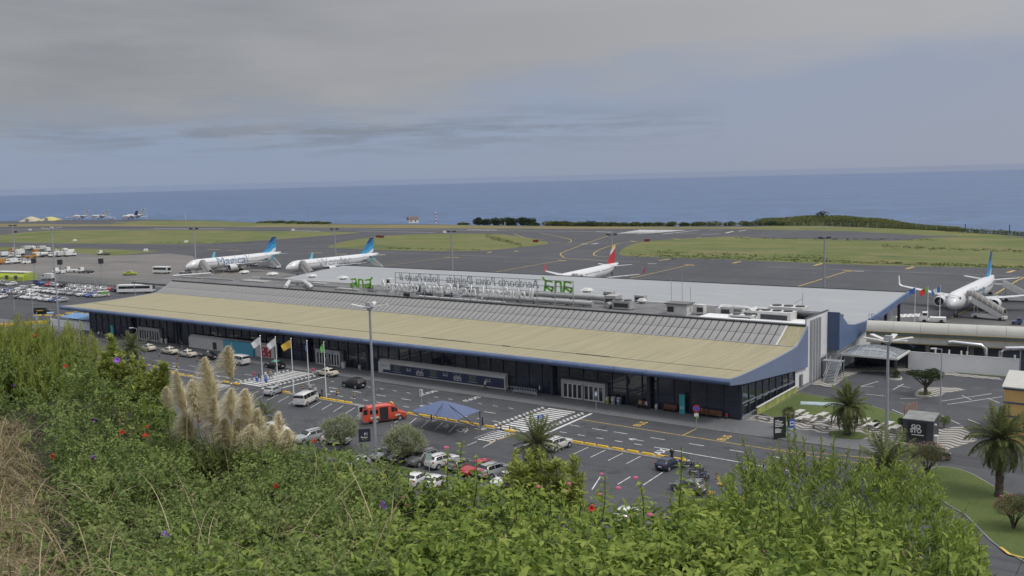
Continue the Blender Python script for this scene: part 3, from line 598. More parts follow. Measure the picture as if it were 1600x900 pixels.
b = MB(); b.prism([(-14.2, -.07), (-11.4, -.07), (-11.4, -.055), (-14.2, -.055)], .75, 1.9); b.prism([(-14.2, -.07), (-13.2, -.07), (-13.2, -.055), (-14.2, -.055)], .3, .75); b.obj('mural_corner', BOXW, t)
gtx = mat('mural_green', (.15, .20, .12), .6); wtx = mat('mural_white', (.5, .5, .5), .6)
b, c = MB(), MB()
for i, x in enumerate((-9.7, -1.2, 7.6)):
    for k in range(6): b.box((x + RND.uniform(-.1, .1), -.06, 1.62 - k * .17), (1.7 - (k % 3) * .25, .02, .075))
    c.box((x, -.06, .52), (2.0, .02, .05))
for x in (-6.9, 1.6, 10.9):
    for a, z, w_, h in ((-.35, 1.35, .3, .12), (.35, 1.4, .25, .12), (0, 1.2, .12, .1), (-.3, 1.05, .5, .14), (.3, 1.05, .4, .14)): c.box((x + a, -.06, z), (w_, .02, h))
for x in (-4.3, 4.3):
    for k in range(7): c.box((x - .75 + k * .25, -.06, .85 + .12 * (k % 3)), (.14, .02, .55 + .15 * (k % 2)))
    c.box((x, -.06, .5), (1.7, .02, .1))
    for k in range(6): c.box((x - .9 + k * .36, -.06, 1.55 + .1 * (k % 2)), (.1, .02, .1))
b.obj('printed_text', gtx, t); c.obj('printed_pictogram', wtx, t)
o = place_text(text_mesh('INFORMAÇÃO', .28, .01, mat('mural_blue', (.08, .12, .3), .5)), (-13.0, -.085, 1.45), (1, 0, 0), (0, 0, 1), t)
t, L = whitebox('long white box with turquoise and red panels behind the parked taxis', -125.6, -97.6, -1.35, 2.2)
x_ = lambda X: X + 111.6
MB().box((x_(-108.2), -.3, 1.35), (9.4, .6, 2.7)).obj('turquoise_panel', mat('turquoise', (.07, .30, .42), .5, var=.06), t)
MB().box((x_(-100.2), -.04, 1.15), (3.2, .07, 1.9)).obj('red_panel', mat('panel_red', (.33, .035, .045), .5, var=.1), t)
b = MB(); 
for q in ((-100.9, 1.6, .4, .5), (-99.4, 1.5, .35, .6), (-100.7, .7, .5, .35), (-99.2, .65, .3, .4)): b.box((x_(q[0]), -.09, q[1]), (q[2], .02, q[3]))
b.obj('printed_pictogram', wtx, t)
MB().box((x_(-116.6), -.05, 1.0), (1.2, .08, 1.5)).obj('screen', DKMET, t)
MB().box((x_(-110.2), -.63, 2.0), (.35, .03, .55)).obj('printed_pictogram', wtx, t)
# white enclosure with blue awning at the left end of the terminal
t = thing('terrace_enclosure', 'white walled terrace with blue awning at left end of terminal', 'terrace', (-178, 1.6, .0))
MB().box((2, -.6, .95), (22, .15, 1.9)).obj('wall', WALLW, t); MB().box((13, 1.6, .95), (.15, 4.2, 1.9)).obj('wall', WALLW, t)
b = MB(); b.extr([(-4.5, -.5, 2.55), (-4.5, 3.6, 3.15), (-4.5, 3.6, 3.25), (-4.5, -.5, 2.65)], (17, 0, 0)); b.obj('awning', mat('awning_blue', (.12, .24, .42), .6), t)
for x in (-4.4, 1, 6.5, 12.3): MB().box((x, -.45, 1.25), (.1, .1, 2.6)).obj('awning_post', GALV, t)
for x in (-1.6, 4, 9.4): MB().box((x, 1.6, 2.2), (5.2, .05, .9)).obj('side_sheet', mat('awning_deep', (.05, .11, .28), .5), t)
# ---------------- rooftop lettering on frames
SGN = mat('letter_white', (.74, .75, .75), .5, var=.05); SGB = mat('letter_back', (.42, .43, .44), .55, var=.06); LGREEN = mat('logo_green', (.17, .43, .04), .5, var=.05)
q_w = .16
def logo_mesh(h):                                               # three angular strokes of the airport company
    q = MB(); 
    def st(pts, wd=.135):
        for a, c in zip(pts[:-1], pts[1:]): q.bar((a[0] * h, 0, a[1] * h), (c[0] * h, 0, c[1] * h), q_w, wd * h)
    st([(-.95, .70), (-.45, .78), (-.40, .35), (-.92, .02), (-.98, .32), (-.42, .42)]); st([(-.40, .35), (-.36, 0)])
    st([(-.2, 0), (-.16, .75), (.22, .72), (.26, 0)])
    st([(.45, .70), (.95, .78), (1.0, .35), (.5, .02), (.42, .32), (.98, .42)]); st([(1.0, .35), (1.06, 0)]); st([(.98, .78), (1.2, 1.02)])
    return q.mesh('logo', LGREEN)
t = thing('roof_sign', 'white rooftop lettering reading Aeroporto Ponta Delgada João Paulo II with green logo', 'sign', (-77, 30, 8.55), 0, 'rooftop signs of the terminal')
me = text_mesh('Aeroporto Ponta Delgada  João Paulo II', 3.0, .22, SGN, bold=.06); wd = max(v.co.x for v in me.vertices) - min(v.co.x for v in me.vertices)
for v_ in me.vertices: v_.co.x *= 42.0 / wd
stuff(place_text(me, (0, 0, 3.05), (1, 0, 0), (0, 0, 1), t))
o = put('logo', logo_mesh(2.6), t, (-27.2, 0, 2.1)); o.scale = (1.25, 1, 1)
for k in range(15):
    MB().bar((-30 + k * 3.66, .15, 0), (-30 + k * 3.66, .15, 2.1 if k else 3.9), .09).obj('post', GREYM, t)
for z in (1.9,): MB().bar((-30.3, .15, z), (21.4, .15, z), .14).obj('rail', GALV, t)
t = thing('roof_sign', 'rooftop sign on dark rails seen from its back, letters mirrored, green logo at right', 'sign', (-71.5, 33, 8.55), 0, 'rooftop signs of the terminal')
me = text_mesh('Aeroporto Ponta Delgada - João Paulo II', 2.7, .2, SGB, bold=.0); wd = max(v.co.x for v in me.vertices) - min(v.co.x for v in me.vertices)
for v_ in me.vertices: v_.co.x *= 38.0 / wd
stuff(place_text(me, (-4.5, .2, 4.75), (-1, 0, 0), (0, 0, 1), t))
o = put('logo', logo_mesh(2.8), t, (19.4, .2, 3.4)); o.scale = (-1.15, 1, 1)
for z in (3.3, 4.5, 5.7): MB().bar((-24.6, 0, z), (23.1, 0, z), .12).obj('rail', GREYM, t)
for k in range(12): MB().bar((-24.5 + k * 4.32, -.12, 0), (-24.5 + k * 4.32, -.12, 5.8), .13).obj('post', GALV, t)
t = thing('roof_tower', 'small square white vent shaft left of the rear rooftop sign', 'vent shaft', tuple(at(610, 456, 8.55)))
MB().box((0, 0, 1.6), (1.3, 1.3, 3.2)).obj('shaft', OFFW, t); MB().box((-.0, -.67, 1.7), (.7, .06, 2.4)).obj('louvre', DKMET, t)
# ---------------- ducts and machines on the deck
DZ = 8.55
DUCT = mat('duct_metal', (.40, .40, .39), .5, .25, .12, .8); DUCTW = mat('duct_white', (.52, .52, .51), .55, var=.08)
def duct(label, pts, r, m=DUCT, sup=True, cat='duct'):
    p0 = Vector(pts[0]); t = thing('ventilation_duct', label, cat, p0, 0, 'rooftop ducts')
    q = [Vector(p) - p0 for p in pts]
    MB().tube(q, r, 10).obj('pipe', m, t, True)
    for i in range(len(q) - 1):
        d = q[i + 1] - q[i]; n = int(d.length / 4)
        for k in range(n):
            c = q[i] + d * ((k + .5) / max(n, 1)); e = d.normalized() * .07
            MB().tube([c - e, c + e], r * 1.09, 10).obj('flange', GALV, t)
            if sup and abs(d.z) < .3: MB().box((c.x, c.y, (DZ - p0.z + c.z - r) / 2), (.15, r * 1.6, max(.1, c.z - r - (DZ - p0.z)))).obj('support', GREYM, t)
    return t
duct('upper long grey round duct right of the rooftop signs', [(-72, 44, 9.75), (-49.5, 44, 9.75), (-46.3, 43.2, 9.7)], .62)
duct('lower long grey round duct right of the rooftop signs', [(-76, 38, 9.3), (-47.2, 38, 9.3)], .55)
duct('short sloping grey duct joining the grey machine box', [(-44.6, 43, 9.6), (-43.2, 40.5, 9.5), (-43.6, 37.6, 9.2)], .6)
duct('white bent duct near the left rear of the roof deck', [at(446, 449, 9.3), at(452, 440, 9.6), at(476, 440.5, 9.6), at(484, 446, 9.6), at(487, 450, 9.0)], .55, DUCTW)
duct('low grey duct at the right part of the roof deck', [at(1123, 486, 9.3), at(1128, 480, 9.5), at(1165, 483, 9.5), at(1180, 487, 9.4)], .6, DUCTW)
duct('thick pale duct behind the right hand air conditioners', [at(1170, 488, 9.6), at(1182, 484, 9.7), at(1196, 486, 9.7), at(1203, 492, 9.4)], .65, DUCTW)
duct('thin long pale pipe along the left rear deck', [at(270, 431, 9.2), at(330, 427, 9.2)], .28, DUCTW)
duct('thin pale pipe beside the rooftop lettering', [at(655, 463, 9.0), at(720, 468, 9.0), at(790, 473, 9.0)], .25, DUCTW)
def machine(label, px, py, d, m=DUCT, fans=0, rz=0, top=None):
    p = at(px, py, DZ); t = thing('air_handling_unit', label, 'rooftop machine', p, rz, 'rooftop machines')
    MB().box((0, 0, d[2] / 2 + .15), d).obj('casing', m, t)
    MB().box((0, 0, .07), (d[0] * .9, d[1] * .9, .14)).obj('base', DKMET, t)
    MB().box((0, -d[1] / 2 - .02, d[2] * .55), (d[0] * .8, .05, d[2] * .5)).obj('grille', DKMET, t)
    for k in range(fans):
        x = (k - (fans - 1) / 2) * d[0] / fans; f = MB().tube([(x, 0, d[2] + .15), (x, 0, d[2] + .33)], min(d[1], d[0] / fans) * .4, 12).obj('fan_cowl', DKMET, t)
    return t
machine('grey machine box with square duct stub at centre right of roof deck', 958, 480, (2.6, 2.6, 2.3)); machine('wide grey machine box beside the sloping duct', 974, 483, (4.0, 2.0, 1.6), fans=2)
machine('grey cube unit on top of the upper duct run', 952, 468, (2, 1.6, 1.6)); machine('flat grey cabinet behind the upper duct end', 1001, 471, (2.2, 1.5, 1.2))
machine('large double fan cooler nearest the right roof corner', 1214, 502, (6, 3.2, 1.7), OFFW, 3); machine('second double fan cooler behind the one at the right roof corner', 1232, 495, (6.4, 3.2, 1.8), OFFW, 3)
machine('low pale cooler left of the double fan coolers', 1180, 496, (4.2, 2.4, 1.2), OFFW, 2); machine('pale slatted cooler at the front of the right deck', 1160, 500, (4.6, 1.6, .8), OFFW, 2); machine('small grey box among the right hand coolers', 1136, 492, (2, 1.6, 1.4)); machine('small white box left of the low grey duct', 1096, 491, (1.5, 1.4, 1.7), OFFW)
for i, (x, y) in enumerate(((640, 466), (655, 459), (672, 464), (688, 463), (705, 466), (735, 463), (583, 455), (720, 458))):
    machine('grey rooftop machine, number %s along the deck behind the white lettering' % ('first second third fourth fifth sixth seventh eighth'.split()[i]), x, y, (2.2 + (i % 3) * .7, 1.8, 1.5 + (i % 2) * .5), (DUCT, GREYM, mat('unit_grey', (.22, .225, .23), .6))[i % 3])
for i, (x, y, w_) in enumerate(((382, 428, 2.4), (426, 431, 2.6), (487, 434, 2.4), (536, 437, 2.4), (917, 457, 2.4), (1003, 474, 1.6))):
    p = at(x, y, 8.6); t = thing('roof_cowl', ('pale round roof cowl in front of the first airliner', 'pale round roof cowl left of the hall roof corner', 'pale flat roof cowl on the near edge of hall roof', 'pale flat roof cowl left of the green logo', 'pale flat roof cowl right of the rear rooftop sign', 'small pale roof cowl beside the roof shed')[i], 'roof cowl', p, 0, 'roof cowls')
    MB().box((0, 0, .25), (w_ * .55, w_ * .55, .5)).obj('base', GREYM, t); MB().box((0, 0, .75), (w_, w_, .5), top=.6).obj('hood', OFFW, t)
p = at(1062, 490.5, DZ); t = thing('roof_shed', 'small white roof shed with flat dark lid on the terminal deck', 'shed', p)
MB().box((0, 0, 1.0), (4.2, 2.8, 2.0)).obj('wall', OFFW, t); MB().box((0, -.1, 2.1), (4.8, 3.4, .2)).obj('roof', mat('shed_lid', (.13, .13, .13), .7), t); MB().box((-1.2, -1.42, 1.0), (1.3, .06, 1.0)).obj('window', GLASS, t); MB().box((2.13, .2, 1.0), (.06, .3, .8)).obj('pipe', GREYM, t)
for i, (x, y, h) in enumerate(((1049, 474, 5), (1066, 474, 6.2), (1254, 492, 4), (350, 432, 5), (390, 430, 6), (630, 452, 3.6), (1079, 473, 3.2))):
    t = thing('roof_aerial', ('left of two thin aerials behind the roof shed', 'right and taller of two aerials behind the roof shed', 'bent aerial on the parapet at the right roof corner', 'thin aerial on the left roof deck', 'tall thin aerial on the left deck beside the round cowl', 'thin aerial beside the rear sign rails', 'short thin aerial right of the roof shed')[i], 'aerial', at(x, y, 8.6), 0, 'roof aerials')
    MB().tube([(0, 0, 0), (0, 0, h)], .05, 5).obj('mast', GREYM, t); MB().box((0, 0, .06), (.4, .4, .12)).obj('foot', GREYM, t)
    if i == 2: MB().bar((0, 0, h * .75), (-1.6, 0, h * .5), .06).obj('arm', GREYM, t)
b = MB()
for i, (x, y, d) in enumerate(((300, 434, (9, .6, .4)), (340, 436, (14, .5, .35)), (400, 439, (10, 3, .3)), (430, 436, (12, .6, .6)), (520, 448, (16, .5, .5)), (545, 452, (8, 2, .4)), (500, 444, (5, 2, .7)))): b.box(at(x, y, DZ + d[2] / 2), d)
b.obj('deck_kerb', mat('deck_kerb', (.30, .30, .29), .8), T)
# ================================================================== VEHICLES
def paint(name, col): return mat('car_paint_' + name, col, .28, .1, .04, 1, spec=.6, coat=.4)
PAINT = {n: paint(n, c) for n, c in dict(white=(.62, .62, .61), cream=(.60, .56, .45), silver=(.34, .36, .38), grey=(.14, .15, .16), black=(.012, .013, .015), navy=(.02, .028, .07), blue=(.03, .07, .26), red=(.38, .02, .025), green=(.05, .33, .22), orange=(.50, .24, .04), lime=(.42, .50, .03), van_red=(.58, .075, .04), darkred=(.10, .015, .02), ivory=(.5, .48, .40)).items()}
# stations from nose to tail: x, bottom, belt z, roof z, half width at belt, half width at roof; 'g' marks the cabin
SHAPES = dict(
 hatch=dict(L=4.0, r=.31, wb=(1.22, -1.25), st=[(2.0, .36, .56, .60, .60, .55), (1.88, .26, .68, .74, .78, .70), (1.25, .22, .84, .93, .85, .74), (.82, .22, .92, 1.00, .87, .72), (.10, .22, .95, 1.43, .87, .62), (-.62, .22, .97, 1.48, .87, .62), (-1.38, .22, .99, 1.44, .86, .61), (-1.82, .24, .98, 1.06, .83, .70), (-1.98, .36, .80, .84, .76, .66)]),
 sedan=dict(L=4.8, r=.32, wb=(1.45, -1.42), st=[(2.4, .36, .55, .60, .62, .56), (2.25, .26, .68, .74, .80, .72), (1.55, .22, .84, .92, .87, .76), (1.0, .22, .92, 1.0, .89, .74), (.25, .22, .95, 1.40, .89, .62), (-.55, .22, .96, 1.45, .89, .61), (-1.15, .22, .97, 1.36, .88, .62), (-1.72, .22, .97, 1.05, .87, .74), (-2.28, .26, .94, 1.0, .80, .74), (-2.4, .4, .78, .84, .74, .68)]),
 suv=dict(L=4.5, r=.36, wb=(1.38, -1.38), st=[(2.25, .42, .70, .76, .66, .6), (2.12, .32, .88, .94, .84, .76), (1.45, .27, 1.0, 1.08, .91, .8), (1.0, .27, 1.06, 1.14, .93, .78), (.35, .27, 1.08, 1.60, .93, .68), (-.6, .27, 1.10, 1.68, .93, .68), (-1.65, .27, 1.12, 1.63, .92, .67), (-2.08, .3, 1.10, 1.2, .89, .76), (-2.24, .42, .9, .95, .82, .74)]),
 van=dict(L=5.1, r=.33, wb=(1.5, -1.5), st=[(2.55, .38, .75, .80, .70, .64), (2.42, .28, .92, 1.0, .88, .8), (1.95, .25, 1.06, 1.14, .95, .84), (1.72, .25, 1.10, 1.22, .96, .84), (1.0, .25, 1.14, 1.88, .97, .80), (-.3, .25, 1.14, 1.95, .97, .81), (-1.5, .25, 1.14, 1.95, .97, .81), (-2.38, .26, 1.14, 1.90, .96, .80), (-2.52, .36, 1.1, 1.16, .93, .86)]),
 transit=dict(L=5.9, r=.36, wb=(1.85, -1.75), st=[(2.95, .4, .85, .92, .74, .66), (2.8, .3, 1.02, 1.10, .94, .84), (2.3, .28, 1.18, 1.26, 1.0, .9), (2.02, .28, 1.26, 1.38, 1.01, .9), (1.15, .28, 1.30, 2.38, 1.02, .86), (.2, .28, 1.30, 2.52, 1.02, .87), (-1.3, .28, 1.30, 2.54, 1.02, .87), (-2.9, .30, 1.30, 2.50, 1.01, .87), (-2.95, .34, 1.28, 2.42, 1.0, .86)]),
 pickup=dict(L=5.2, r=.38, wb=(1.65, -1.55), st=[(2.6, .46, .8, .86, .72, .66), (2.48, .36, .98, 1.04, .88, .8), (1.7, .32, 1.06, 1.14, .92, .82), (1.2, .32, 1.10, 1.2, .93, .8), (.55, .32, 1.12, 1.72, .93, .72), (-.35, .32, 1.12, 1.76, .93, .72), (-.9, .32, 1.12, 1.68, .92, .72), (-1.0, .32, 1.08, 1.12, .92, .84), (-2.58, .36, 1.08, 1.12, .9, .84), (-2.62, .4, 1.0, 1.04, .88, .82)]))
CABS = dict(hatch=(3, 7), sedan=(3, 7), suv=(3, 7), van=(3, 8), transit=(3, 8), pickup=(3, 7))
def ring(s_):
    x, zb, zt, zr, wb_, wr = s_
    zm = zb + (zt - zb) * .55
    h = [(wb_ * .90, zb), (wb_ * .985, zb + .12), (wb_, zm), (wb_ * .985, zt), (wr + (.02 if zr - zt > .2 else 0), zr - min(.09, (zr - zt) * .3)), (wr * .82, zr), (wr * .4, zr + .015)]
    return [(x, y, z) for y, z in h] + [(x, -y, z) for y, z in reversed(h)]
def patch(r0, r1, a, c, u0, u1, v0, v1, off=.012):
    """a pane lying on the body between two stations and two ring points"""
    P = lambda u, v_: (Vector(r0[a]).lerp(Vector(r1[a]), u)).lerp(Vector(r0[c]).lerp(Vector(r1[c]), u), v_)
    q = [P(u0, v0), P(u1, v0), P(u1, v1), P(u0, v1)]
    n = (q[2] - q[0]).cross(q[3] - q[1])
    if n.length < 1e-9: return None
    n.normalize(); cen = sum(q, Vector()) / 4
    if n.dot(Vector((cen.x * .2, cen.y, cen.z - .7))) < 0: n = -n
    return q, n * off
CARS = {}
def car_proto(kind, pname, rails=False, second=None, open_doors=False, key=None):
    S = SHAPES[kind]; st = S['st']; rg = [ring(s_) for s_ in st]; t = thing('car', 'car', 'car')
    b = MB(); b.loft(rg, 0); r = S['r']
    wmax = max(s_[4] for s_ in st)
    for wx in S['wb']:                                           # black wheel arches
        for sg in (-1, 1): b.tube([(wx, sg * (wmax - .10), r), (wx, sg * (wmax + .006), r)], r * 1.2, 14, 1)
    b.box((st[0][0] + .0, 0, .34), (.06, st[1][4] * 1.5, .16), 1); b.box((st[-1][0] - .005, 0, .38), (.06, st[-1][4] * 1.7, .14), 1)
    for sg in (-1, 1): b.box((0, sg * wmax * .985, .27), (S['wb'][0] - S['wb'][1] - 2.3 * r, .05, .1), 1)
    if rails:
        for sg in (-1, 1): b.bar((st[4][0] - .1, sg * (st[5][5] - .04), st[4][3] + .07), (st[6][0], sg * (st[5][5] - .04), st[6][3] + .07), .05, .05, 1)
    body = b.obj('body', [PAINT[pname], BLACK], t, True); body.material_slots[0].link = 'OBJECT'; body.material_slots[0].material = PAINT[pname]
    c0, c1 = CABS[kind]
    def pane(nm, i, a, c, u0, u1, v0, v1, m=CGLASS):
        p = patch(rg[i], rg[i + 1], a, c, u0, u1, v0, v1)
        if p: q = MB(); q.extr(p[0], p[1]); return q.obj(nm, m, t)
    nr = len(rg[0])
    def front(nm, i, u0, u1):                                    # windscreen and rear window: across the roof points
        A, B = rg[i], rg[i + 1]; q = []
        for u in (u0, u1):
            ya = [Vector(A[4]).lerp(Vector(B[4]), u), Vector(A[5]).lerp(Vector(B[5]), u), Vector(A[8]).lerp(Vector(B[8]), u), Vector(A[9]).lerp(Vector(B[9]), u)]
            q.append([p + Vector((.015 if i == c0 else -.015, 0, .014)) for p in ya])
        k = MB(); k.add(q[0] + q[1], [(0, 1, 5, 4), (1, 2, 6, 5), (2, 3, 7, 6)]); k.obj(nm, CGLASS, t)
    front('windscreen', c0, .06, .95)
    if kind in ('hatch', 'sedan', 'suv', 'van'): front('rear_window', c1 - 1, .06 if kind != 'van' else .2, .72 if kind != 'sedan' else .92)
    for a, c in ((3, 4), (nr - 4, nr - 5)):
        if kind == 'transit':
            pane('window', c0, a, c, .55, .98, .12, .8)
            if a == 3: pane('window', c0 + 1, a, c, .1, .92, .12, .8)
            pane('window', c0 + 3, a, c, .08, .85, .1, .62); a != 3 and pane('window', c0 + 1, a, c, .05, .6, .12, .8)
            continue
        pane('window', c0, a, c, .45, .98, .08, .9)
        for i in range(c0 + 1, c1 - 1): pane('window', i, a, c, .03, .95, .08, .92)
        if kind in ('hatch', 'suv', 'van'): pane('window', c1 - 2, a, c, .2, .94, .1, .9) if kind == 'none' else None
    tm = MB().tube([(0, -.10, 0), (0, .10, 0)], r, 14).mesh('tyre', BLACK, True); rm = MB().tube([(0, -.104, 0), (0, .104, 0)], r * .64, 10).mesh('rim', GALV)
    for wx in S['wb']:
        for sg in (-1, 1):
            wh = put('tyre', tm, None, (0, 0, 0)); e = bpy.data.objects.new('wheel', None); COL.objects.link(e); e.parent = t; e.location = (wx, sg * (wmax - .07), r); wh.parent = e; rr_ = put('rim', rm, e)
    for sg in (-1, 1):
        s1 = st[1]
        MB().box((s1[0] - .03, sg * s1[4] * .78, s1[2] - .03), (.16, .30, .14)).obj('headlight', LAMP, t)
        s2 = st[-2]; MB().box((s2[0] - .06, sg * s2[4] * .9, s2[2] - .06), (.14, .16, .22 if kind != 'sedan' else .16)).obj('tail_light', TAILL, t)
        s3 = st[c0]; MB().box((s3[0] - .25, sg * (s3[4] + .09), s3[2] + .06), (.10, .18, .13)).obj('door_mirror', BLACK if pname in ('black', 'navy') else PAINT[pname], t)
    MB().box((st[-1][0] - .03, 0, .62 if kind != 'van' else .85), (.03, .5, .11)).obj('number_plate', WHITE, t)
    if second:
        if second[0] == 'roof':
            q = MB(); 
            for i in range(c0 + 1, c1 - 1): q.add([Vector(rg[k][j]) + Vector((0, 0, .012)) for k in (i, i + 1) for j in (4, 5, 6, 7, 8, 9)], [(j, j + 1, j + 7, j + 6) for j in range(5)])
            q.obj('roof_panel', PAINT[second[1]], t)
        if second[0] == 'taxi_sign': MB().box((0, 0, st[5][3] + .09), (.18, .42, .14)).obj('roof_sign', LAMP, t)
    CARS[key or kind] = t; return t
for k_ in ('hatch', 'sedan', 'van', 'pickup'): car_proto(k_, 'white')
car_proto('suv', 'white', True)
USED = set()
def place_car(kind, pname, x, y, head, label, group, z=0.0, cat='car', name=None, roof=None, scale=None):
    """head: direction the car faces, in degrees from +x"""
    src = CARS[kind]
    if kind not in USED: USED.add(kind); t = src; t.location = (x, y, z); t.rotation_euler = (0, 0, math.radians(head)); t['label'] = label; KIDS[src.name] = list(src.children)
    else: t = dup(src, (x, y, z), math.radians(head), label)
    if scale: t.scale = (scale,) * 3
    t.name = name or ('van' if kind in ('van', 'transit') else 'pickup_truck' if kind == 'pickup' else 'parked_car'); t['category'] = cat if cat != 'car' else ('van' if kind in ('van', 'transit') else 'pickup' if kind == 'pickup' else 'car')
    if group: t['group'] = group
    for ch in t.children:
        if ch.name.startswith('body') or (ch.name.startswith('door_mirror') and pname not in ('black', 'navy')):
            ch.material_slots[0].link = 'OBJECT'; ch.material_slots[0].material = PAINT[pname]
    return t
ORD = 'first second third fourth fifth sixth seventh eighth ninth tenth eleventh twelfth thirteenth fourteenth fifteenth sixteenth seventeenth eighteenth nineteenth twentieth twenty-first twenty-second twenty-third twenty-fourth twenty-fifth twenty-sixth twenty-seventh twenty-eighth twenty-ninth thirtieth'.split()
KN = dict(hatch='hatchback', sedan='saloon car', suv='crossover car', van='van', pickup='pickup truck')
def row(rowname, xs, y, head, cols, kinds, jit=.5):
    n = len(xs)
    for i, x in enumerate(xs):
        c = cols[i % len(cols)]; k = kinds[i % len(kinds)]
        place_car(k, c, x, y + RND.uniform(-jit, jit), head + RND.uniform(-2, 2), '%s %s, %s from right in %s' % (c, KN[k], ORD[n - 1 - i], rowname), 'cars in the left hand car park')
lin = lambda a, c, n: [a + (c - a) * k / (n - 1) for k in range(n)]
row('nearest row of left car park', lin(-258.5, -234.5, 10), 29.6, -90, ['grey', 'white', 'white', 'silver', 'white', 'white', 'silver', 'white', 'blue', 'silver'], ['suv', 'hatch', 'hatch', 'hatch', 'suv', 'hatch', 'hatch'])
row('second nearest row of left car park', lin(-285, -260.5, 10), 35.0, 90, ['white', 'white', 'silver', 'blue', 'silver', 'white', 'grey', 'white', 'silver', 'white'], ['hatch', 'hatch', 'suv', 'hatch', 'hatch'])
row('middle row of left car park', lin(-284, -237.5, 19), 42.2, -90, ['white', 'silver', 'grey', 'white', 'white', 'white', 'silver', 'white', 'white', 'silver', 'white', 'silver', 'grey', 'silver', 'grey', 'silver', 'white', 'blue', 'blue'], ['hatch', 'hatch', 'suv', 'hatch', 'sedan', 'hatch', 'hatch'])
row('row behind the middle row of left car park', lin(-262, -246, 6), 47.6, 90, ['white', 'silver', 'white', 'silver', 'white', 'silver'], ['hatch', 'suv', 'hatch'])
row('back row along the airfield fence', lin(-276, -251.5, 9), 54.3, 90, ['black', 'grey', 'silver', 'white', 'silver', 'white', 'white', 'silver', 'white'], ['suv', 'hatch', 'hatch', 'suv', 'hatch'])
row('fence row right of the white hatchbacks', [-246.6, -243.6, -240.4], 55.0, 90, ['red', 'navy', 'navy'], ['hatch', 'suv', 'hatch'])
row('far left row by the orange tractor', lin(-318, -303, 6), 48.5, -90, ['white', 'silver', 'white', 'grey', 'grey', 'white'], ['hatch', 'hatch', 'suv', 'hatch'])
row('left front row by yellow kerb blocks', lin(-276, -264, 5), 26.0, -60, ['white', 'silver', 'white', 'silver', 'white'], ['hatch', 'hatch', 'suv'])
place_car('van', 'blue', -294.5, 54.5, 0, 'blue van parked at the back left of the left car park', None)
place_car('hatch', 'red', -286.5, 54.0, -60, 'red hatchback beside the blue van at back left car park', None)
place_car('hatch', 'white', -282.5, 54.0, 10, 'white hatchback right of the red car by the fence', None)
place_car('suv', 'white', -281.2, 45.6, 0, 'white sport utility car standing apart above the middle row', None)
t = place_car('van', 'white', -234.6, 43.2, -110, 'white van with green side panel at right end of middle row', None)
q = MB(); q.box((-.9, .985, 1.3), (2.4, .012, .7)); q.box((-.9, -.985, 1.3), (2.4, .012, .7)); q.obj('green_panel', mat('van_green', (.12, .36, .06), .5), t)
t = place_car('van', 'black', -213.0, 12.9, 35, 'black van with yellow mark on the drive left of the terminal', None, name='van')
q = MB(); q.box((-.6, -.985, 1.0), (2.0, .012, .22)); q.obj('yellow_stripe', YELLOW, t)
place_car('hatch', 'white', -271.5, 23.6, 160, 'white hatchback at left edge in front of the yellow blocks', None)
# taxis and cars on the forecourt road
TX = [(133.8, 'cream', 0), (125.8, 'cream', 1), (118.6, 'cream', 2)]
for (px, py), k, c, hd, lab in (
    ((232, 548), 'hatch', 'ivory', 174, 'cream estate car at the head of the taxi queue beside the palm'),
    ((265, 552.5), 'sedan', 'cream', 176, 'cream taxi second from the left in the queue'),
    ((293, 557), 'sedan', 'cream', 177, 'cream taxi third in the queue, in front of the white box'),
    ((325, 560.5), 'sedan', 'black', 177, 'black saloon taxi behind the cream taxis'),
    ((429.5, 575), 'sedan', 'black', 178, 'black taxi with green roof at the zebra crossing'),
    ((511, 587), 'sedan', 'cream', 178, 'cream taxi alone just right of the zebra crossing'),
    ((553, 605), 'suv', 'black', 178, 'black sport utility car driving on the road right of the flags')):
    p = at(px, py); t = place_car(k, c, p.x, p.y, hd, lab, None, .01, cat='car', name='taxi' if 'taxi' in lab else 'car')
    if 'green roof' in lab:
        S = SHAPES['sedan']; rg = [ring(s_) for s_ in S['st']]; q = MB()
        for i in (4, 5): q.add([Vector(rg[k2][j]) + Vector((0, 0, .014)) for k2 in (i, i + 1) for j in (4, 5, 6, 7, 8, 9)], [(j, j + 1, j + 7, j + 6) for j in range(5)])
        q.obj('roof_panel', PAINT['green'], t)
    if 'taxi' in lab: MB().box((-.1, 0, 1.54), (.16, .4, .14)).obj('roof_sign', LAMP, t)
p = at(373, 569); place_car('van', 'white', p.x, p.y, 178, 'white people carrier waiting in front of the turquoise panel', None, .01)
p = at(479, 630.5); place_car('van', 'white', p.x, p.y, 111, 'white minibus parked nose in between the flagpoles', None, .01, scale=1.04)
p = at(428, 616); place_car('hatch', 'silver', p.x, p.y, 106, 'silver hatchback parked left of the white minibus', None, .01)
p = at(1044.5, 731); place_car('hatch', 'navy', p.x, p.y, 85, 'dark blue small hatchback parked beside the motorcycles', None, .01, scale=.95)
p = at(871, 701); place_car('suv', 'white', p.x, p.y, 84, 'white car with roof rails parked behind the centre palm', None, .01)
p = at(1076, 768); place_car('hatch', 'grey', p.x, p.y, 175, 'dark grey hatchback half hidden behind the right hand bushes', None, .01)
p = at(1453, 716); place_car('suv', 'black', p.x, p.y, 20, 'dark car with front wheel showing behind the red flowering tree', None, .01)
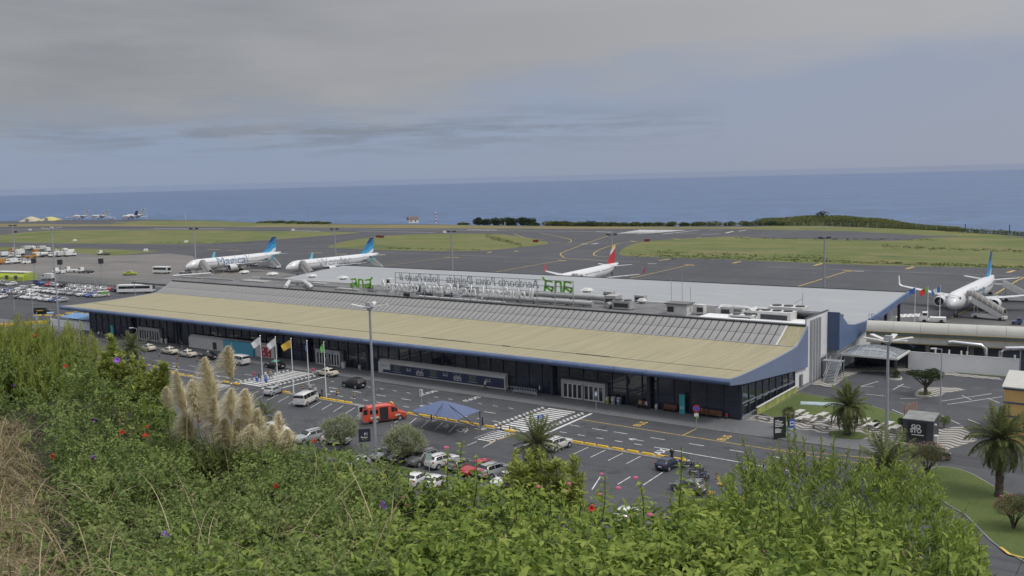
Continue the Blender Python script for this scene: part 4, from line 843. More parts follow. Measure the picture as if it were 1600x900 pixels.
for (px, py), k, c, hd, lab in (
    ((433, 676), 'hatch', 'white', 0, 'white car mostly hidden behind the pampas plumes'), ((484, 690), 'suv', 'silver', -100, 'silver sport utility car left of the left round tree'), ((525, 693), 'hatch', 'white', 20, 'white hatchback under the left round tree'),
    ((602, 717), 'hatch', 'silver', -96, 'silver car at the left of the row by the right round tree'), ((630, 719), 'sedan', 'black', -98, 'black car under the right round tree'), ((661, 724), 'suv', 'grey', -98, 'dark grey sport utility car nose towards the hill'),
    ((691, 728), 'suv', 'white', 82, 'white sport utility car next to the dark grey one'), ((722, 733), 'hatch', 'grey', 82, 'grey hatchback right of the white sport utility car'), ((745, 738), 'sedan', 'red', -98, 'red car in the row below the hatched crossing'),
    ((772, 743), 'suv', 'silver', 82, 'silver blue car at the right of the row by the centre palm'), ((555, 733), 'hatch', 'silver', -96, 'silver car half hidden behind the sign board'), ((652, 756), 'hatch', 'white', 100, 'white car seen through leaves, left of two below the grass strip'),
    ((682, 760), 'hatch', 'white', 100, 'white car seen through leaves, right of two below the grass strip'), ((790, 757), 'hatch', 'white', -96, 'white car behind the leaves below the centre palm'), ((575, 757), 'hatch', 'grey', -96, 'grey car glimpsed below the lamp mast'), ((980, 812), 'hatch', 'white', 95, 'white car barely seen through leaves at bottom centre')):
    p = at(px, py); place_car(k, c, p.x, p.y, hd, lab, 'cars in the lower car park', .01)
# red minibus ambulance with open doors
car_proto('transit', 'van_red'); p = at(603, 657); t = place_car('transit', 'van_red', p.x, p.y, 62, 'red high roofed minibus with side and rear doors open', None, .01, name='minibus')
MB().box((-.55, -1.0, 1.35), (1.25, .08, 1.85)).obj('side_opening', INTER, t); MB().box((-2.96, 0, 1.35), (.06, 1.7, 1.8)).obj('rear_opening', INTER, t)
for sg in (-1, 1): 
    d = MB().box((-3.35, sg * 1.02, 1.42), (.85, .07, 1.95)).obj('rear_door', PAINT['van_red'] if sg < 0 else PAINT['white'], t); MB().box((-3.35, sg * 1.02, 1.85), (.6, .09, .75)).obj('pane', CGLASS, d)
q = MB(); q.box((-2.0, -1.035, .9), (1.3, .015, .3)); q.box((1.5, -1.03, .9), (.8, .015, .25)); q.obj('decal', PAINT['cream'], t); MB().box((-3.1, -.3, .32), (.4, 1.2, .25)).obj('step', GREYM, t)
MB().box((1.0, 0, 2.56), (.25, 1.2, .1)).obj('light_bar', YELLOW, t)
# ---------------- motorcycles
def motorbike(label, p, rz, col):
    t = thing('motorcycle', label, 'motorcycle', p, rz, 'motorcycles beside the blue hatchback')
    for x in (-.72, .72):
        w_ = thing('wheel', None, None); w_.parent = t; w_.location = (x, 0, .31)
        MB().tube([(.31 * math.cos(a), 0, .31 * math.sin(a)) for a in [2 * PI * k / 14 for k in range(15)]], .055, 6).obj('tyre', BLACK, w_); MB().tube([(0, -.05, 0), (0, .05, 0)], .19, 10).obj('rim', DKMET, w_)
    MB().ball((0, 0, .5), (.34, .17, .22)).obj('engine', DKMET, t); MB().ball((.12, 0, .86), (.33, .17, .17)).obj('fuel_tank', col, t, True)
    MB().loft([[(x, -w_, z), (x, w_, z), (x, w_ * .8, z + .1), (x, -w_ * .8, z + .1)] for x, w_, z in ((-.15, .13, .76), (-.5, .16, .78), (-.9, .1, .9))]).obj('seat', BLACK, t)
    MB().bar((.72, -.09, .31), (.45, -.09, .98), .05).bar((.72, .09, .31), (.45, .09, .98), .05).obj('fork', GALV, t); MB().tube([(.38, -.38, 1.06), (.48, -.12, 1.02), (.48, .12, 1.02), (.38, .38, 1.06)], .022, 6).obj('handlebar', BLACK, t)
    MB().extr([(.62, -.13, .78), (.62, .13, .78), (.52, .11, 1.15), (.52, -.11, 1.15)], (.07, 0, 0)).obj('fairing', col, t); MB().ball((.70, 0, .86), (.06, .1, .09)).obj('headlight', LAMP, t)
    MB().tube([(.0, -.16, .35), (-.5, -.2, .38), (-.9, -.2, .5)], .055, 7).obj('exhaust', CHROME, t); MB().bar((-.1, .12, .4), (-.15, .3, .0), .03).obj('stand', DKMET, t); MB().box((.72, 0, .64), (.34, .12, .03)).obj('mudguard', col, t)
    for sg in (-1, 1): MB().box((.42, sg * .42, 1.18), (.03, .13, .08)).obj('mirror', BLACK, t)
motorbike('black and grey motorcycle nearest the blue hatchback', at(1075, 731.5, .01), math.radians(70), GREYM); motorbike('motorcycle with bright lime tank behind the grey one', at(1088, 740, .01), math.radians(62), mat('lime_tank', (.3, .42, .03), .35)); motorbike('dark blue motorcycle lowest of the three among leaves', at(1096, 752, .01), math.radians(58), PAINT['navy'])
# ================================================================== AIRCRAFT
AWHITE = mat('aircraft_white', (.60, .61, .62), .38, var=.04, scale=.4, coat=.2); NAC = mat('nacelle_white', (.55, .56, .58), .4, var=.05)
def foil(y, x0, ch, z, th, n=5):
    """closed aerofoil section, chord along -x from the leading edge"""
    f = [(0, 0), (.12, .55), (.35, .7), (.7, .4), (1, .02)]
    up = [(x0 - u * ch, y, z + t_ * th) for u, t_ in f]; lo = [(x0 - u * ch, y, z - t_ * th * .6) for u, t_ in f[-2:0:-1]]
    return up + lo
def airliner(label, loc, rz, sc_, fin_m, tip_m, text=None, tcol=None, tx=14.0, tsz=3.0, extra=None):
    t = thing('airliner', label, 'airliner', loc, rz, 'airliners parked on the apron'); t.scale = (sc_,) * 3
    R_ = 2.0; zc = 3.75; L = 44.5
    sec = [(0, .05, -.55), (-.25, .45, -.5), (-.9, .95, -.36), (-2.0, 1.45, -.18), (-3.4, 1.82, -.05), (-5.2, 2.0, 0), (-30.5, 2.0, 0), (-34, 1.85, .17), (-37.5, 1.45, .58), (-41, .92, 1.05), (-43.8, .42, 1.42), (-44.5, .2, 1.5)]
    b = MB(); b.loft([[(x, r_ * math.cos(a), zc + dz + r_ * 1.03 * math.sin(a)) for a in [2 * PI * k / 24 for k in range(24)]] for x, r_, dz in sec]); b.obj('fuselage', AWHITE, t, True)
    b = MB(); b.loft([[(x, 1.35 * w_, zc - 1.95 + .1), (x, 1.9 * w_, zc - 1.2), (x, -1.9 * w_, zc - 1.2), (x, -1.35 * w_, zc - 1.95 + .1)] for x, w_ in ((-14.0, .5), (-16, 1.05), (-24, 1.05), (-26.5, .5))]); b.obj('belly_fairing', AWHITE, t, True)
    for sg in (-1, 1):
        b = MB(); b.loft([foil(sg * 1.5, -15.3, 7.3, zc - 1.1, .42), foil(sg * 6.3, -18.2, 4.2, zc - .7, .28), foil(sg * 16.6, -23.6, 1.7, zc + .35, .12)]); wg = b.obj('wing', mat('wing_grey', (.50, .51, .53), .45, var=.05), t, True)
        b = MB(); b.loft([foil(sg * 16.6, -23.6, 1.7, zc + .35, .12), foil(sg * 17.3, -24.4, 1.35, zc + .65, .1), foil(sg * 17.75, -25.6, .9, zc + 2.6, .06)]); b.obj('winglet', tip_m if True else None, wg, True)
        for yy in (8, 11.5): MB().loft([[(-19.2 - (yy - 6) * .5 - u, sg * yy + .14 * s_ * q_, zc - .72 + (yy - 6) * .1 - k) for s_, k in ((-1, 0), (1, 0), (0, .35))] for u, q_ in ((0, .4), (1.5, 1), (3.4, .2))]).obj('flap_fairing', NAC, wg)
        b = MB(); b.loft([foil(sg * .6, -38.0, 4.0, zc + 1.0, .22), foil(sg * 6.2, -41.6, 1.5, zc + 1.5, .09)]); b.obj('tailplane', mat('wing_grey', (.5, .51, .53)), t, True)
        ey = sg * 5.75; ez = zc - 1.75; ex = -14.6
        e = thing('engine', None, None); e.parent = t; e.location = (ex, ey, ez)
        cir = lambda x, r_: [(x, r_ * math.cos(a), r_ * math.sin(a)) for a in [2 * PI * k / 18 for k in range(18)]]
        b = MB(); b.loft([cir(-.25, .98), cir(0, 1.08), cir(-.15, 1.2), cir(-1.2, 1.28), cir(-2.8, 1.12), cir(-3.6, .8)], 0, False); b.obj('nacelle', NAC, e, True)
        b = MB(); b.loft([cir(-.5, 1.0), cir(-.55, .25)], 0, False); b.obj('fan', DKMET, e); b = MB(); b.loft([cir(-.12, .05), cir(-.55, .32)]); b.obj('spinner', GREYM, e, True); b = MB(); b.loft([cir(-3.3, .85), cir(-3.7, .62), cir(-4.6, .42)]); b.obj('exhaust', DKMET, e, True)
        MB().extr([(-.9, -.12, 1.2), (-3.4, -.12, 1.0), (-5.6, -.12, 1.15), (-3.4, -.12, 1.6)], (0, .24, 0)).obj('pylon', NAC, e)
        g = thing('main_gear', None, None); g.parent = t; g.location = (-21.6, sg * 3.7, 0)
        MB().tube([(0, 0, .5), (0, -sg * .2, 2.6)], .14, 7).obj('strut', GALV, g)
        for dy in (-.42, .42): MB().tube([(0, dy - .18, .58), (0, dy + .18, .58)], .58, 12).obj('tyre', BLACK, g)
    fy = [(-34.6, .13, zc + 1.72), (-36.6, .22, zc + 2.0)]
    secs = [(zc + 1.6, -35.2, 6.6, .24), (zc + 4.5, -37.6, 4.5, .18), (zc + 7.95, -40.3, 2.2, .1)]
    b = MB(); b.loft([[(x0 - u * c_, s_ * th * v_, z) for u, v_, s_ in ((0, 0, 1), (.15, .8, 1), (.5, 1, 1), (1, .05, 1), (.5, 1, -1), (.15, .8, -1))] for z, x0, c_, th in secs]); fn = b.obj('fin', fin_m, t, True)
    g = thing('nose_gear', None, None); g.parent = t; g.location = (-5.1, 0, 0); MB().tube([(0, 0, .4), (0, 0, 2.2)], .1, 7).obj('strut', GALV, g)
    for dy in (-.25, .25): MB().tube([(0, dy - .11, .38), (0, dy + .11, .38)], .38, 12).obj('tyre', BLACK, g)
    # cockpit and cabin windows lie on the hull
    def hull(x):
        for (x0, r0, d0), (x1, r1, d1) in zip(sec[:-1], sec[1:]):
            if x1 <= x <= x0: u = (x0 - x) / (x0 - x1); return r0 + (r1 - r0) * u, d0 + (d1 - d0) * u
    def on(x, a, off=.02):
        r_, d_ = hull(x); return Vector((x, (r_ + off) * math.cos(a), zc + d_ + (r_ * 1.03 + off) * math.sin(a)))
    def lid(nm, x0, x1, a0, a1, m, par=t):
        q = MB(); q.add([on(x0, a0), on(x1, a0), on(x1, a1), on(x0, a1)], [(0, 1, 2, 3)]); return q.obj(nm, m, par)
    for sg in (0, 1):
        A = lambda a: (PI - a) if sg else a
        for x0, x1, a0, a1 in ((-1.45, -2.3, 1.20, 1.52), (-1.75, -2.5, .80, 1.14), (-2.2, -2.95, .46, .76)): lid('cockpit_window', x0, x1, A(a0), A(a1), GLASS)
        q = MB()
        for k in range(58):
            x = -6.5 - k * .53
            if not (-15 < x < -14 or -27.5 < x < -26.6): q.add([on(x, A(.22)), on(x - .24, A(.22)), on(x - .24, A(.38)), on(x, A(.38))], [(0, 1, 2, 3)])
        q.obj('cabin_windows', DKMET, t)
        for x in (-4.6, -35.2):
            lid('door', x, x - .85, A(-.14), A(.62), mat('aircraft_door', (.40, .41, .43), .5), t)
    if text:
        sgn = 1
        me = text_mesh(text, tsz, .02, tcol, 'lettering', bold=-.012)
        bm = bmesh.new(); bm.from_mesh(me)
        for _ in range(2): bmesh.ops.subdivide_edges(bm, edges=[e for e in bm.edges if e.calc_length() > .35], cuts=1); bmesh.ops.triangulate(bm, faces=bm.faces)
        bm.to_mesh(me); bm.free()
        for v_ in me.vertices:                                   # wrapped round the hull
            a = v_.co.y / 2.0 + .22; x = -tx - v_.co.x; v_.co = on(max(min(x, -5.3), -30), a, .05)
        put('lettering', me, t)
    if extra: extra(t, on)
    return t
def fin_mat(name, cols):
    """tail colours in slanting bands (livery print)"""
    m, t, b = new_mat(name); c = t.nodes.new('ShaderNodeTexCoord'); s_ = t.nodes.new('ShaderNodeSeparateXYZ'); t.links.new(c.outputs['Object'], s_.inputs[0])
    ma = t.nodes.new('ShaderNodeMath'); ma.operation = 'MULTIPLY_ADD'; ma.inputs[1].default_value = cols['k']; t.links.new(s_.outputs[0], ma.inputs[0]); t.links.new(s_.outputs[2], ma.inputs[2])
    n = t.nodes.new('ShaderNodeTexNoise'); n.inputs['Scale'].default_value = .45; t.links.new(c.outputs['Object'], n.inputs[0])
    mb_ = t.nodes.new('ShaderNodeMath'); mb_.operation = 'MULTIPLY_ADD'; mb_.inputs[1].default_value = cols['n']; t.links.new(n.outputs[0], mb_.inputs[0]); t.links.new(ma.outputs[0], mb_.inputs[2])
    r = t.nodes.new('ShaderNodeMapRange'); r.inputs[1].default_value = cols['a']; r.inputs[2].default_value = cols['b']; t.links.new(mb_.outputs[0], r.inputs[0])
    cr = t.nodes.new('ShaderNodeValToRGB'); cr.color_ramp.interpolation = 'CONSTANT'; e = cr.color_ramp.elements
    for i, (p, co) in enumerate(cols['stops']):
        el_ = e[i] if i < 2 else e.new(p); el_.position = p; el_.color = (*co, 1)
    t.links.new(r.outputs[0], cr.inputs[0]); t.links.new(cr.outputs[0], b.inputs['Base Color']); b.inputs['Roughness'].default_value = .4; return m
FIN_A = fin_mat('tail_blue_whale', dict(k=.55, n=2.2, a=-18.0, b=-8.0, stops=[(0, (.04, .25, .45)), (.25, (.62, .64, .66)), (.36, (.05, .32, .55)), (.55, (.03, .20, .42)), (.72, (.025, .05, .16))]))
FIN_I = fin_mat('tail_red_yellow', dict(k=.45, n=0, a=-15.5, b=-5.5, stops=[(0, (.46, .035, .05)), (.70, (.62, .62, .61)), (.79, (.66, .43, .02))]))
LB = mat('livery_blue', (.27, .39, .57), .5); LG = mat('livery_grey', (.44, .46, .49), .5); LR = mat('livery_red', (.45, .03, .05), .5); TIPB = mat('tip_teal', (.12, .40, .50), .45)
LG2 = mat('livery_pale_teal', (.20, .34, .40), .5)
def gtag(px, py, z=0): return at(px, py, z)
airliner('white airliner lettered Magical in blue, furthest left on the apron', (-266.7, 97.6, 0), math.radians(-90), 1.064, FIN_A, TIPB, 'Magical', LB, 19.5, 4.9)
airliner('white airliner lettered Wonder in grey, second from left', (-223.5, 110.2, 0), math.radians(-94.1), 1.032, FIN_A, TIPB, 'Wonder', LG, 21.0, 4.5)
def ib(t, on):
    q = MB()
    for k in range(4): q.add([on(-35.6 - k * .9, .9 - k * .3, .03), on(-37.2 - k * .9, .9 - k * .3, .03), on(-38.2 - k * .9, -.2, .03), on(-36.6 - k * .9, -.2, .03)], [(0, 1, 2, 3)])
    q.obj('red_sweep', LR, t)
airliner('white airliner with red and yellow tail half hidden behind terminal roof', (-103.5, 110.0, 0), math.radians(-84.7), 1.0, FIN_I, LR, 'IBERIA', LR, 11.5, 1.7, ib)
airliner('white airliner with covered stairs at right edge, nose to the camera', (5.65, 107.4, 0), math.radians(-91.1), 1.06, FIN_A, AWHITE, 'Unique', LG2, 18.5, 4.2)
# small jets far away
def jet(label, px0, px1, py, tail, high, flip=1, dark=False):
    a, c = at(px0, py), at(px1, py); L = (c - a).length * 1.0; t = thing('business_jet', label, 'jet', a, math.atan2((a - c).y, (a - c).x), 'jets on the far apron'); k = L / 20; t.scale = (k,) * 3
    b = MB(); b.loft([[(x, r_ * math.cos(q), 2.3 + dz + r_ * math.sin(q)) for q in [2 * PI * j / 12 for j in range(12)]] for x, r_, dz in ((0, .05, -.3), (-1.2, .7, -.1), (-3.5, 1.2, 0), (-13, 1.2, 0), (-17.5, .6, .5), (-20, .1, .9))]); b.obj('fuselage', AWHITE, t, True)
    for sg in (-1, 1):
        b = MB(); b.loft([foil(sg * .9, -8, 3.6, 1.5, .25), foil(sg * 9, -12.2, 1.1, 1.9, .08)]); b.obj('wing', AWHITE, t); b = MB(); b.tube([(-12.6, sg * 1.75, 2.9), (-13.4, sg * 1.75, 2.95), (-16, sg * 1.75, 2.95)], [.5, .62, .35], 9); b.obj('engine', GREYM, t)
        z = 7.1 if high else 3.4; b = MB(); b.loft([foil(sg * .1, -18.4, 2.0, z, .12), foil(sg * 3.4, -19.8, 1.0, z + .1, .06)]); b.obj('tailplane', AWHITE, t); MB().tube([(-10.5, sg * 1.4, 0), (-10.5, sg * 1.4, 1.5)], .2, 6).obj('main_gear', DKMET, t)
    MB().tube([(-2.6, 0, 0), (-2.6, 0, 1.6)], .18, 6).obj('nose_gear', DKMET, t); MB().extr([(-14.8, -.12, 3.2), (-18.2, -.12, 7.1), (-20.4, -.12, 7.1), (-19.3, -.12, 3.2)], (0, .24, 0)).obj('fin', tail, t)
    b = MB(); b.box((-1.9, 0, 2.85), (.8, 1.3, .35)); b.box((-7.5, 0, 2.55), (6, 2.42, .28)); b.obj('windows', DKMET, t)
jet('white business jet, left of the jets on the far apron', 113, 138.5, 343.2, AWHITE, True); jet('white business jet, second from left on the far apron', 142, 169, 343, AWHITE, True)
jet('white airliner with dark tail on the far apron', 190, 216, 343.2, NAVY, False); jet('white jet with high pale tail, right of the far apron', 196, 226, 342.6, AWHITE, True); jet('small dark propeller plane left of the far jets', 102, 112, 342, AWHITE, False); jet('tiny white plane between the far jets', 170, 180, 343, AWHITE, False)
# ---------------- passenger stairs
def stairs(label, px, py, rz, h=3.3, cover=True, sc_=1.0, z=0, xy=None):
    p = Vector((*xy, 0)) if xy else at(px, py); t = thing('passenger_stairs', label, 'boarding stairs', p, rz, 'boarding stairs at the airliners'); t.scale = (sc_,) * 3
    L = h * 1.75                                                  # top at x=0, foot at x=L
    for sg in (-1, 1):
        MB().extr([(0, sg * .95, h - .35), (0, sg * .95, h + .95), (L, sg * .95, 1.25), (L, sg * .95, .15)], (0, .06, 0)).obj('side_panel', OFFW, t)
    b = MB(); n = 16
    for k in range(n): b.box((.4 + (L - .5) * k / n, 0, h - .1 - (h - .3) * k / n), (.36, 1.85, .06))
    b.obj('steps', GREYM, t); MB().box((-.75, 0, h), (1.7, 2.1, .12)).obj('platform', GALV, t)
    for sg in (-1, 1): MB().bar((-1.5, sg * 1.0, h + 1.0), (0, sg * 1.0, h + 1.0), .07).bar((-1.5, sg * 1.0, h), (-1.5, sg * 1.0, h + 1.0), .07).obj('railing', OFFW, t)
    MB().box((L * .52, 0, .62), (L * 1.05, 1.7, .5)).obj('chassis', OFFW, t)
    b = MB(); b.bar((.5, -.8, .7), (.5, -.8, h - .5), .14).bar((.5, .8, .7), (.5, .8, h - .5), .14).bar((.6, 0, .8), (L * .5, 0, h * .5), .16); b.obj('lift_frame', GALV, t)
    for x in (.8, L * .92):
        for sg in (-1, 1): MB().tube([(x, sg * .85 - .12, .36), (x, sg * .85 + .12, .36)], .36, 10).obj('wheel', BLACK, t)
    if cover:
        hp_ = [(1.0 * math.cos(a), 1.25 * math.sin(a)) for a in [PI * k / 8 for k in range(9)]]; S_ = [(-1.3, h + .9)] + [(L * k / 6, h + .95 - (h - .3) * k / 6) for k in range(7)]
        b = MB(); 
        for i in range(len(S_)): b.tube([(S_[i][0], y, S_[i][1] + z_) for y, z_ in hp_], .045, 5)
        b.obj('canopy_hoops', OFFW, t)
        b = MB(); b.loft([[(x, y * .97, zz + z_ * .97) for y, z_ in hp_] for x, zz in S_], 0, False, False); b.obj('canopy', mat('canopy_sheet', (.20, .19, .18), .4, var=.1), t)
    return t
stairs('covered stairs at the front door of the right airliner', 0, 0, math.radians(-13), 3.6, True, 1.1, xy=(9.3, 113.6))
stairs('open stairs at the rear door of the right airliner', 0, 0, math.radians(4), 3.6, False, 1.2, xy=(10.2, 146.5))
stairs('covered stairs at the nose of the Magical airliner', 0, 0, math.radians(-15), 3.4, True, 1.1, xy=(-262.6, 102.9))
stairs('open stairs at the tail of the Magical airliner', 0, 0, math.radians(-12), 3.5, False, 1.15, xy=(-263, 135.8))
stairs('covered stairs at the nose of the Wonder airliner', 0, 0, math.radians(-15), 3.4, True, 1.1, xy=(-219.3, 115.2))
stairs('open stairs at the tail of the Wonder airliner', 0, 0, math.radians(-8), 3.5, False, 1.15, xy=(-216.8, 147.4))
stairs('covered stairs at the nose of the red tailed airliner', 0, 0, math.radians(-10), 3.4, True, 1.05, xy=(-99.8, 115.6))
# ---------------- vehicles on the apron
def truck(label, px, py, rz, col, L=6, kind='box', group='service vehicles on the apron', cat='service vehicle', sc_=1, name='service_vehicle'):
    p = at(px, py); t = thing(name, label, cat, p, rz, group); t.scale = (sc_,) * 3
    for x in (L * .32, -L * .32):
        for sg in (-1, 1): MB().tube([(x, sg * .95 - .14, .42), (x, sg * .95 + .14, .42)], .42, 10).obj('wheel', BLACK, t)
    MB().box((0, 0, .62), (L, 1.9, .42)).obj('chassis', DKMET if kind != 'tug' else col, t)
    if kind == 'bus':
        MB().box((0, 0, 1.75), (L, 2.3, 2.3)).obj('body', col, t); MB().box((-.1, 0, 2.05), (L * .88, 2.34, .85)).obj('window_band', GLASS, t); MB().box((L / 2 + .01, 0, 1.9), (.04, 2.0, 1.3)).obj('windscreen', GLASS, t)
    else:
        b = MB(); cx = L * .34; b.loft([[(x, -w_, z0), (x, w_, z0), (x, w_ * .9, z1), (x, -w_ * .9, z1)] for x, w_, z0, z1 in ((cx + .95, .9, .7, 1.35), (cx + .7, .98, .7, 1.6), (cx + .25, .98, .7, 2.35), (cx - .9, .98, .7, 2.4))]); c = b.obj('cab', col, t)
        MB().box((cx - .2, 0, 1.95), (.9, 1.86, .55)).obj('window', GLASS, t); MB().extr([(cx + .72, -.8, 1.62), (cx + .72, .8, 1.62), (cx + .30, .75, 2.28), (cx + .30, -.75, 2.28)], (.03, 0, .01)).obj('windscreen', GLASS, t)
        if kind == 'box': MB().box((-L * .17, 0, 1.75), (L * .62, 2.1, 1.9)).obj('box_body', col, t)
        if kind == 'tug': MB().box((-L * .2, 0, 1.0), (L * .6, 1.96, .55)).obj('deck', col, t)
        if kind == 'flat': MB().box((-L * .2, 0, .95), (L * .62, 2.0, .14)).obj('bed', GREYM, t); MB().box((-L * .2, .0, 1.15), (L * .6, .08, .3)).obj('conveyor', DKMET, t)
        if kind == 'tank': MB().tube([(-L * .48, 0, 1.7), (L * .14, 0, 1.7)], .95, 12).obj('tank', col, t, True)
    return t
d2 = math.radians
truck('white bus with dark windows left of the Magical airliner', 253, 427.5, d2(15), WHITE, 7.5, 'bus', None, 'bus', name='bus')
truck('long coach with white roof at the right end of the left car park', 213, 458, d2(33), WHITE, 12, 'bus', None, 'coach', name='coach')
p = at(203, 430); place_car('pickup', 'lime', p.x, p.y, 215, 'bright yellow green pickup alone on the left apron', None, 0)
for i, (x, y, rz, k, L, lab) in enumerate(((92, 427.5, 190, 'tug', 6, 'long white tug, left of three near the fence'), (112, 425.5, 200, 'tug', 6.5, 'white tug behind the other two near the fence'), (134, 426.5, 195, 'flat', 7.5, 'low white belt loader, right of three near the fence'), (162, 398.5, 190, 'flat', 8, 'white belt loader alone near the small grass patch'), (1457, 504, 195, 'tug', 5.5, 'white aircraft tug behind the apron flagpoles'), (75, 438, 200, 'box', 5, 'white truck just inside the fence'))):
    truck(lab, x, y, d2(rz), WHITE, L, k)
GSE = [(10, 401), (22, 402), (35, 402.5), (48, 403), (60, 402), (72, 401.5), (85, 401.5), (98, 401), (110, 400.5), (12, 395), (26, 393.5), (40, 391.5), (52, 391), (64, 391.5), (74, 394), (55, 396.5), (84, 396.5), (94, 398), (101, 395.5), (108, 397.5), (30, 398.5), (6, 413), (18, 412.5), (36, 411), (44, 412)]
gn = ['van', 'box', 'flat', 'tug', 'box', 'tank', 'box']; dn = dict(van='boxy', box='box bodied', flat='flat bed', tug='low', tank='tank')
COLN = [('white', WHITE), ('white', OFFW), ('white', WHITE), ('orange', PAINT['orange']), ('white', WHITE), ('pale grey', OFFW)]
for i, (x, y) in enumerate(GSE):
    k = gn[i % 7]; cn, cm_ = COLN[i % 6]; where = 'front rank' if i < 9 else 'rear ranks' if i < 21 else 'group by left edge'
    idx = i if i < 9 else i - 9 if i < 21 else i - 21
    truck('%s %s service truck, %s of the %s, left apron' % (cn, dn[k], ORD[idx], where), x, y, d2(RND.choice((-95, 85, -100, 170))), cm_, 5.5, 'box' if k == 'van' else k)
t = truck('small white baggage tractor parked under the wing of the right airliner', 1556, 470, d2(170), OFFW, 4, 'tug')
truck('low white loader under the Magical airliner wing', 394, 416, d2(10), OFFW, 5, 'flat'); truck('grey ground unit beside the Magical airliner nose', 290, 429.5, d2(5), GREYM, 5, 'tug'); truck('small dark blue tractor at the right edge of apron', 1588, 507, d2(10), DBLUE, 3, 'tug', sc_=.62)
t = thing('fire_tent', 'bright lime inflatable shelter behind the left car park', 'shelter', at(22, 437), d2(12))
MB().loft([[(x, y * 3.2, z * 3.0) for y, z in ((-1, 0), (-.95, .5), (-.6, .9), (0, 1), (.6, .9), (.95, .5), (1, 0))] for x in (-9, -3, 3, 9)]).obj('shell', mat('lime_shell', (.42, .50, .03), .6, var=.1), t); MB().box((0, 0, 3.1), (17, 4, .3)).obj('lid', OFFW, t)
for x in (-5.5, 0, 5): MB().box((x, -3.1, 1.3), (1.6, .3, 1.4)).obj('opening', DKMET, t)
for i, (x, y, w_, h, cc, lab) in enumerate(((49.5, 344.2, 60, 11, (.42, .38, .26), 'pale cream dome hangar on the far shore'), (79, 343, 50, 8, (.46, .42, .14), 'yellowish dome hangar beside the cream one'))):
    p = at(x, y + 1.5); k = (p - CAM).dot(FH) / FPX; t = thing('dome_hangar', lab, 'hangar', p, HEAD - PI / 2); w2 = k * (26, 27)[i] / 2.6; h = k * (7.5, 6)[i]
    b = MB(); b.loft([[(w2 * u * q, 10 * v_, h * zz * (1 - .45 * abs(u) ** 2)) for v_, zz in ((-1, 0), (-.8, .55), (0, 1), (.8, .55), (1, 0))] for u, q in ((-1.3, 1), (-.8, 1), (-.3, 1), (.2, 1), (.8, 1), (1.3, 1))]); b.obj('shell', mat('dome_%d' % i, cc, .7), t); MB().box((0, -10, 1.6), (w2 * .5, .6, 3.2)).obj('door', GREYM, t)
# ================================================================== STREET FURNITURE
# masts
def mast(label, p, h, arms=4, lens=2.2, group='tall lamp masts'):
    t = thing('lamp_mast', label, 'lamp mast', p, 0, group)
    MB().tube([(0, 0, 0), (0, 0, h)], [.24, .13], 10).obj('pole', GALV, t, True); MB().tube([(0, 0, 0), (0, 0, .5)], .34, 10).obj('base', CONC, t); MB().tube([(0, 0, h - .15), (0, 0, h + .25)], .3, 10).obj('head_ring', GALV, t)
    for k in range(arms):
        a = 2 * PI * k / arms + .5; c, s_ = math.cos(a), math.sin(a)
        l = MB(); l.loft([[(c * r_ - s_ * w_, s_ * r_ + c * w_, h + z), (c * r_ + s_ * w_, s_ * r_ - c * w_, h + z), (c * r_ + s_ * w_, s_ * r_ - c * w_, h + z + .12), (c * r_ - s_ * w_, s_ * r_ + c * w_, h + z + .12)] for r_, w_, z in ((.2, .1, .1), (.8, .28, .2), (lens, .3, .5), (lens + .15, .2, .5))]); l.obj('lamp_arm', OFFW, t)
    MB().box((0, 0, h + .55), (.9, .7, .5), top=.8).obj('control_box', GREYM, t)
    return t
mast('tall grey lamp mast with spread arms in the lower car park', (-31.0, -41.3, 0), 19.3)
mast('tall grey lamp mast with spread arms near the garden palm', (23.65, -15.1, 0), 15.5, 6, 2.5)
mast('tall slim grey mast left of the terminal roof tip', tuple(at(93, 516)), 25.0, 3, 2.4)
def flood(label, bx, by, ty, tx=None):
    p = at(bx, by); d = (p - CAM).dot(FH); h = (by - ty) * d / FPX * 1.005
    t = thing('floodlight_mast', label, 'floodlight mast', p, HEAD + PI / 2, 'floodlight masts on the apron'); MB().tube([(0, 0, 0), (0, 0, h)], [.42, .24], 8).obj('pole', GREYM, t, True); MB().box((0, 0, h), (3.2, .25, .25)).obj('crossbar', DKMET, t)
    for x in (-1.5, -.9, .9, 1.5): MB().box((x, -.15, h + .2), (.6, .6, .5)).obj('floodlight', DKMET, t)
flood('floodlight mast left of the service vehicles at far left', 24.5, 411, 353); flood('floodlight mast rising over the Magical airliner nose', 307, 427, 358); flood('floodlight mast rising over the Wonder airliner', 525, 413, 358.5)
flood('floodlight mast behind the hall roof, left of centre', 707, 424, 362); flood('floodlight mast in front of the red and yellow tail', 956.5, 437, 367); flood('floodlight mast on the right half of the apron', 1287.5, 455, 372)
def lamp_post(label, p, h, group='lamp posts', two=False):
    t = thing('street_lamp', label, 'street lamp', p, HEAD + PI / 2, group); MB().tube([(0, 0, 0), (0, 0, h)], [.11, .06], 8).obj('pole', GALV, t, True); MB().bar((0, 0, h - .05), (.9, 0, h + .1), .08).obj('arm', GALV, t); MB().box((1.1, 0, h + .1), (.8, .3, .14)).obj('lamp_head', OFFW, t)
    if two: MB().bar((0, 0, h - .05), (-.9, 0, h + .1), .08).obj('arm', GALV, t); MB().box((-1.1, 0, h + .1), (.8, .3, .14)).obj('lamp_head', OFFW, t)
lamp_post('slim lamp post beside the round dark tree on the right', at(1468.5, 661), 10.3); lamp_post('short lamp post in front of the small palm at left', at(217, 562), 6.5)
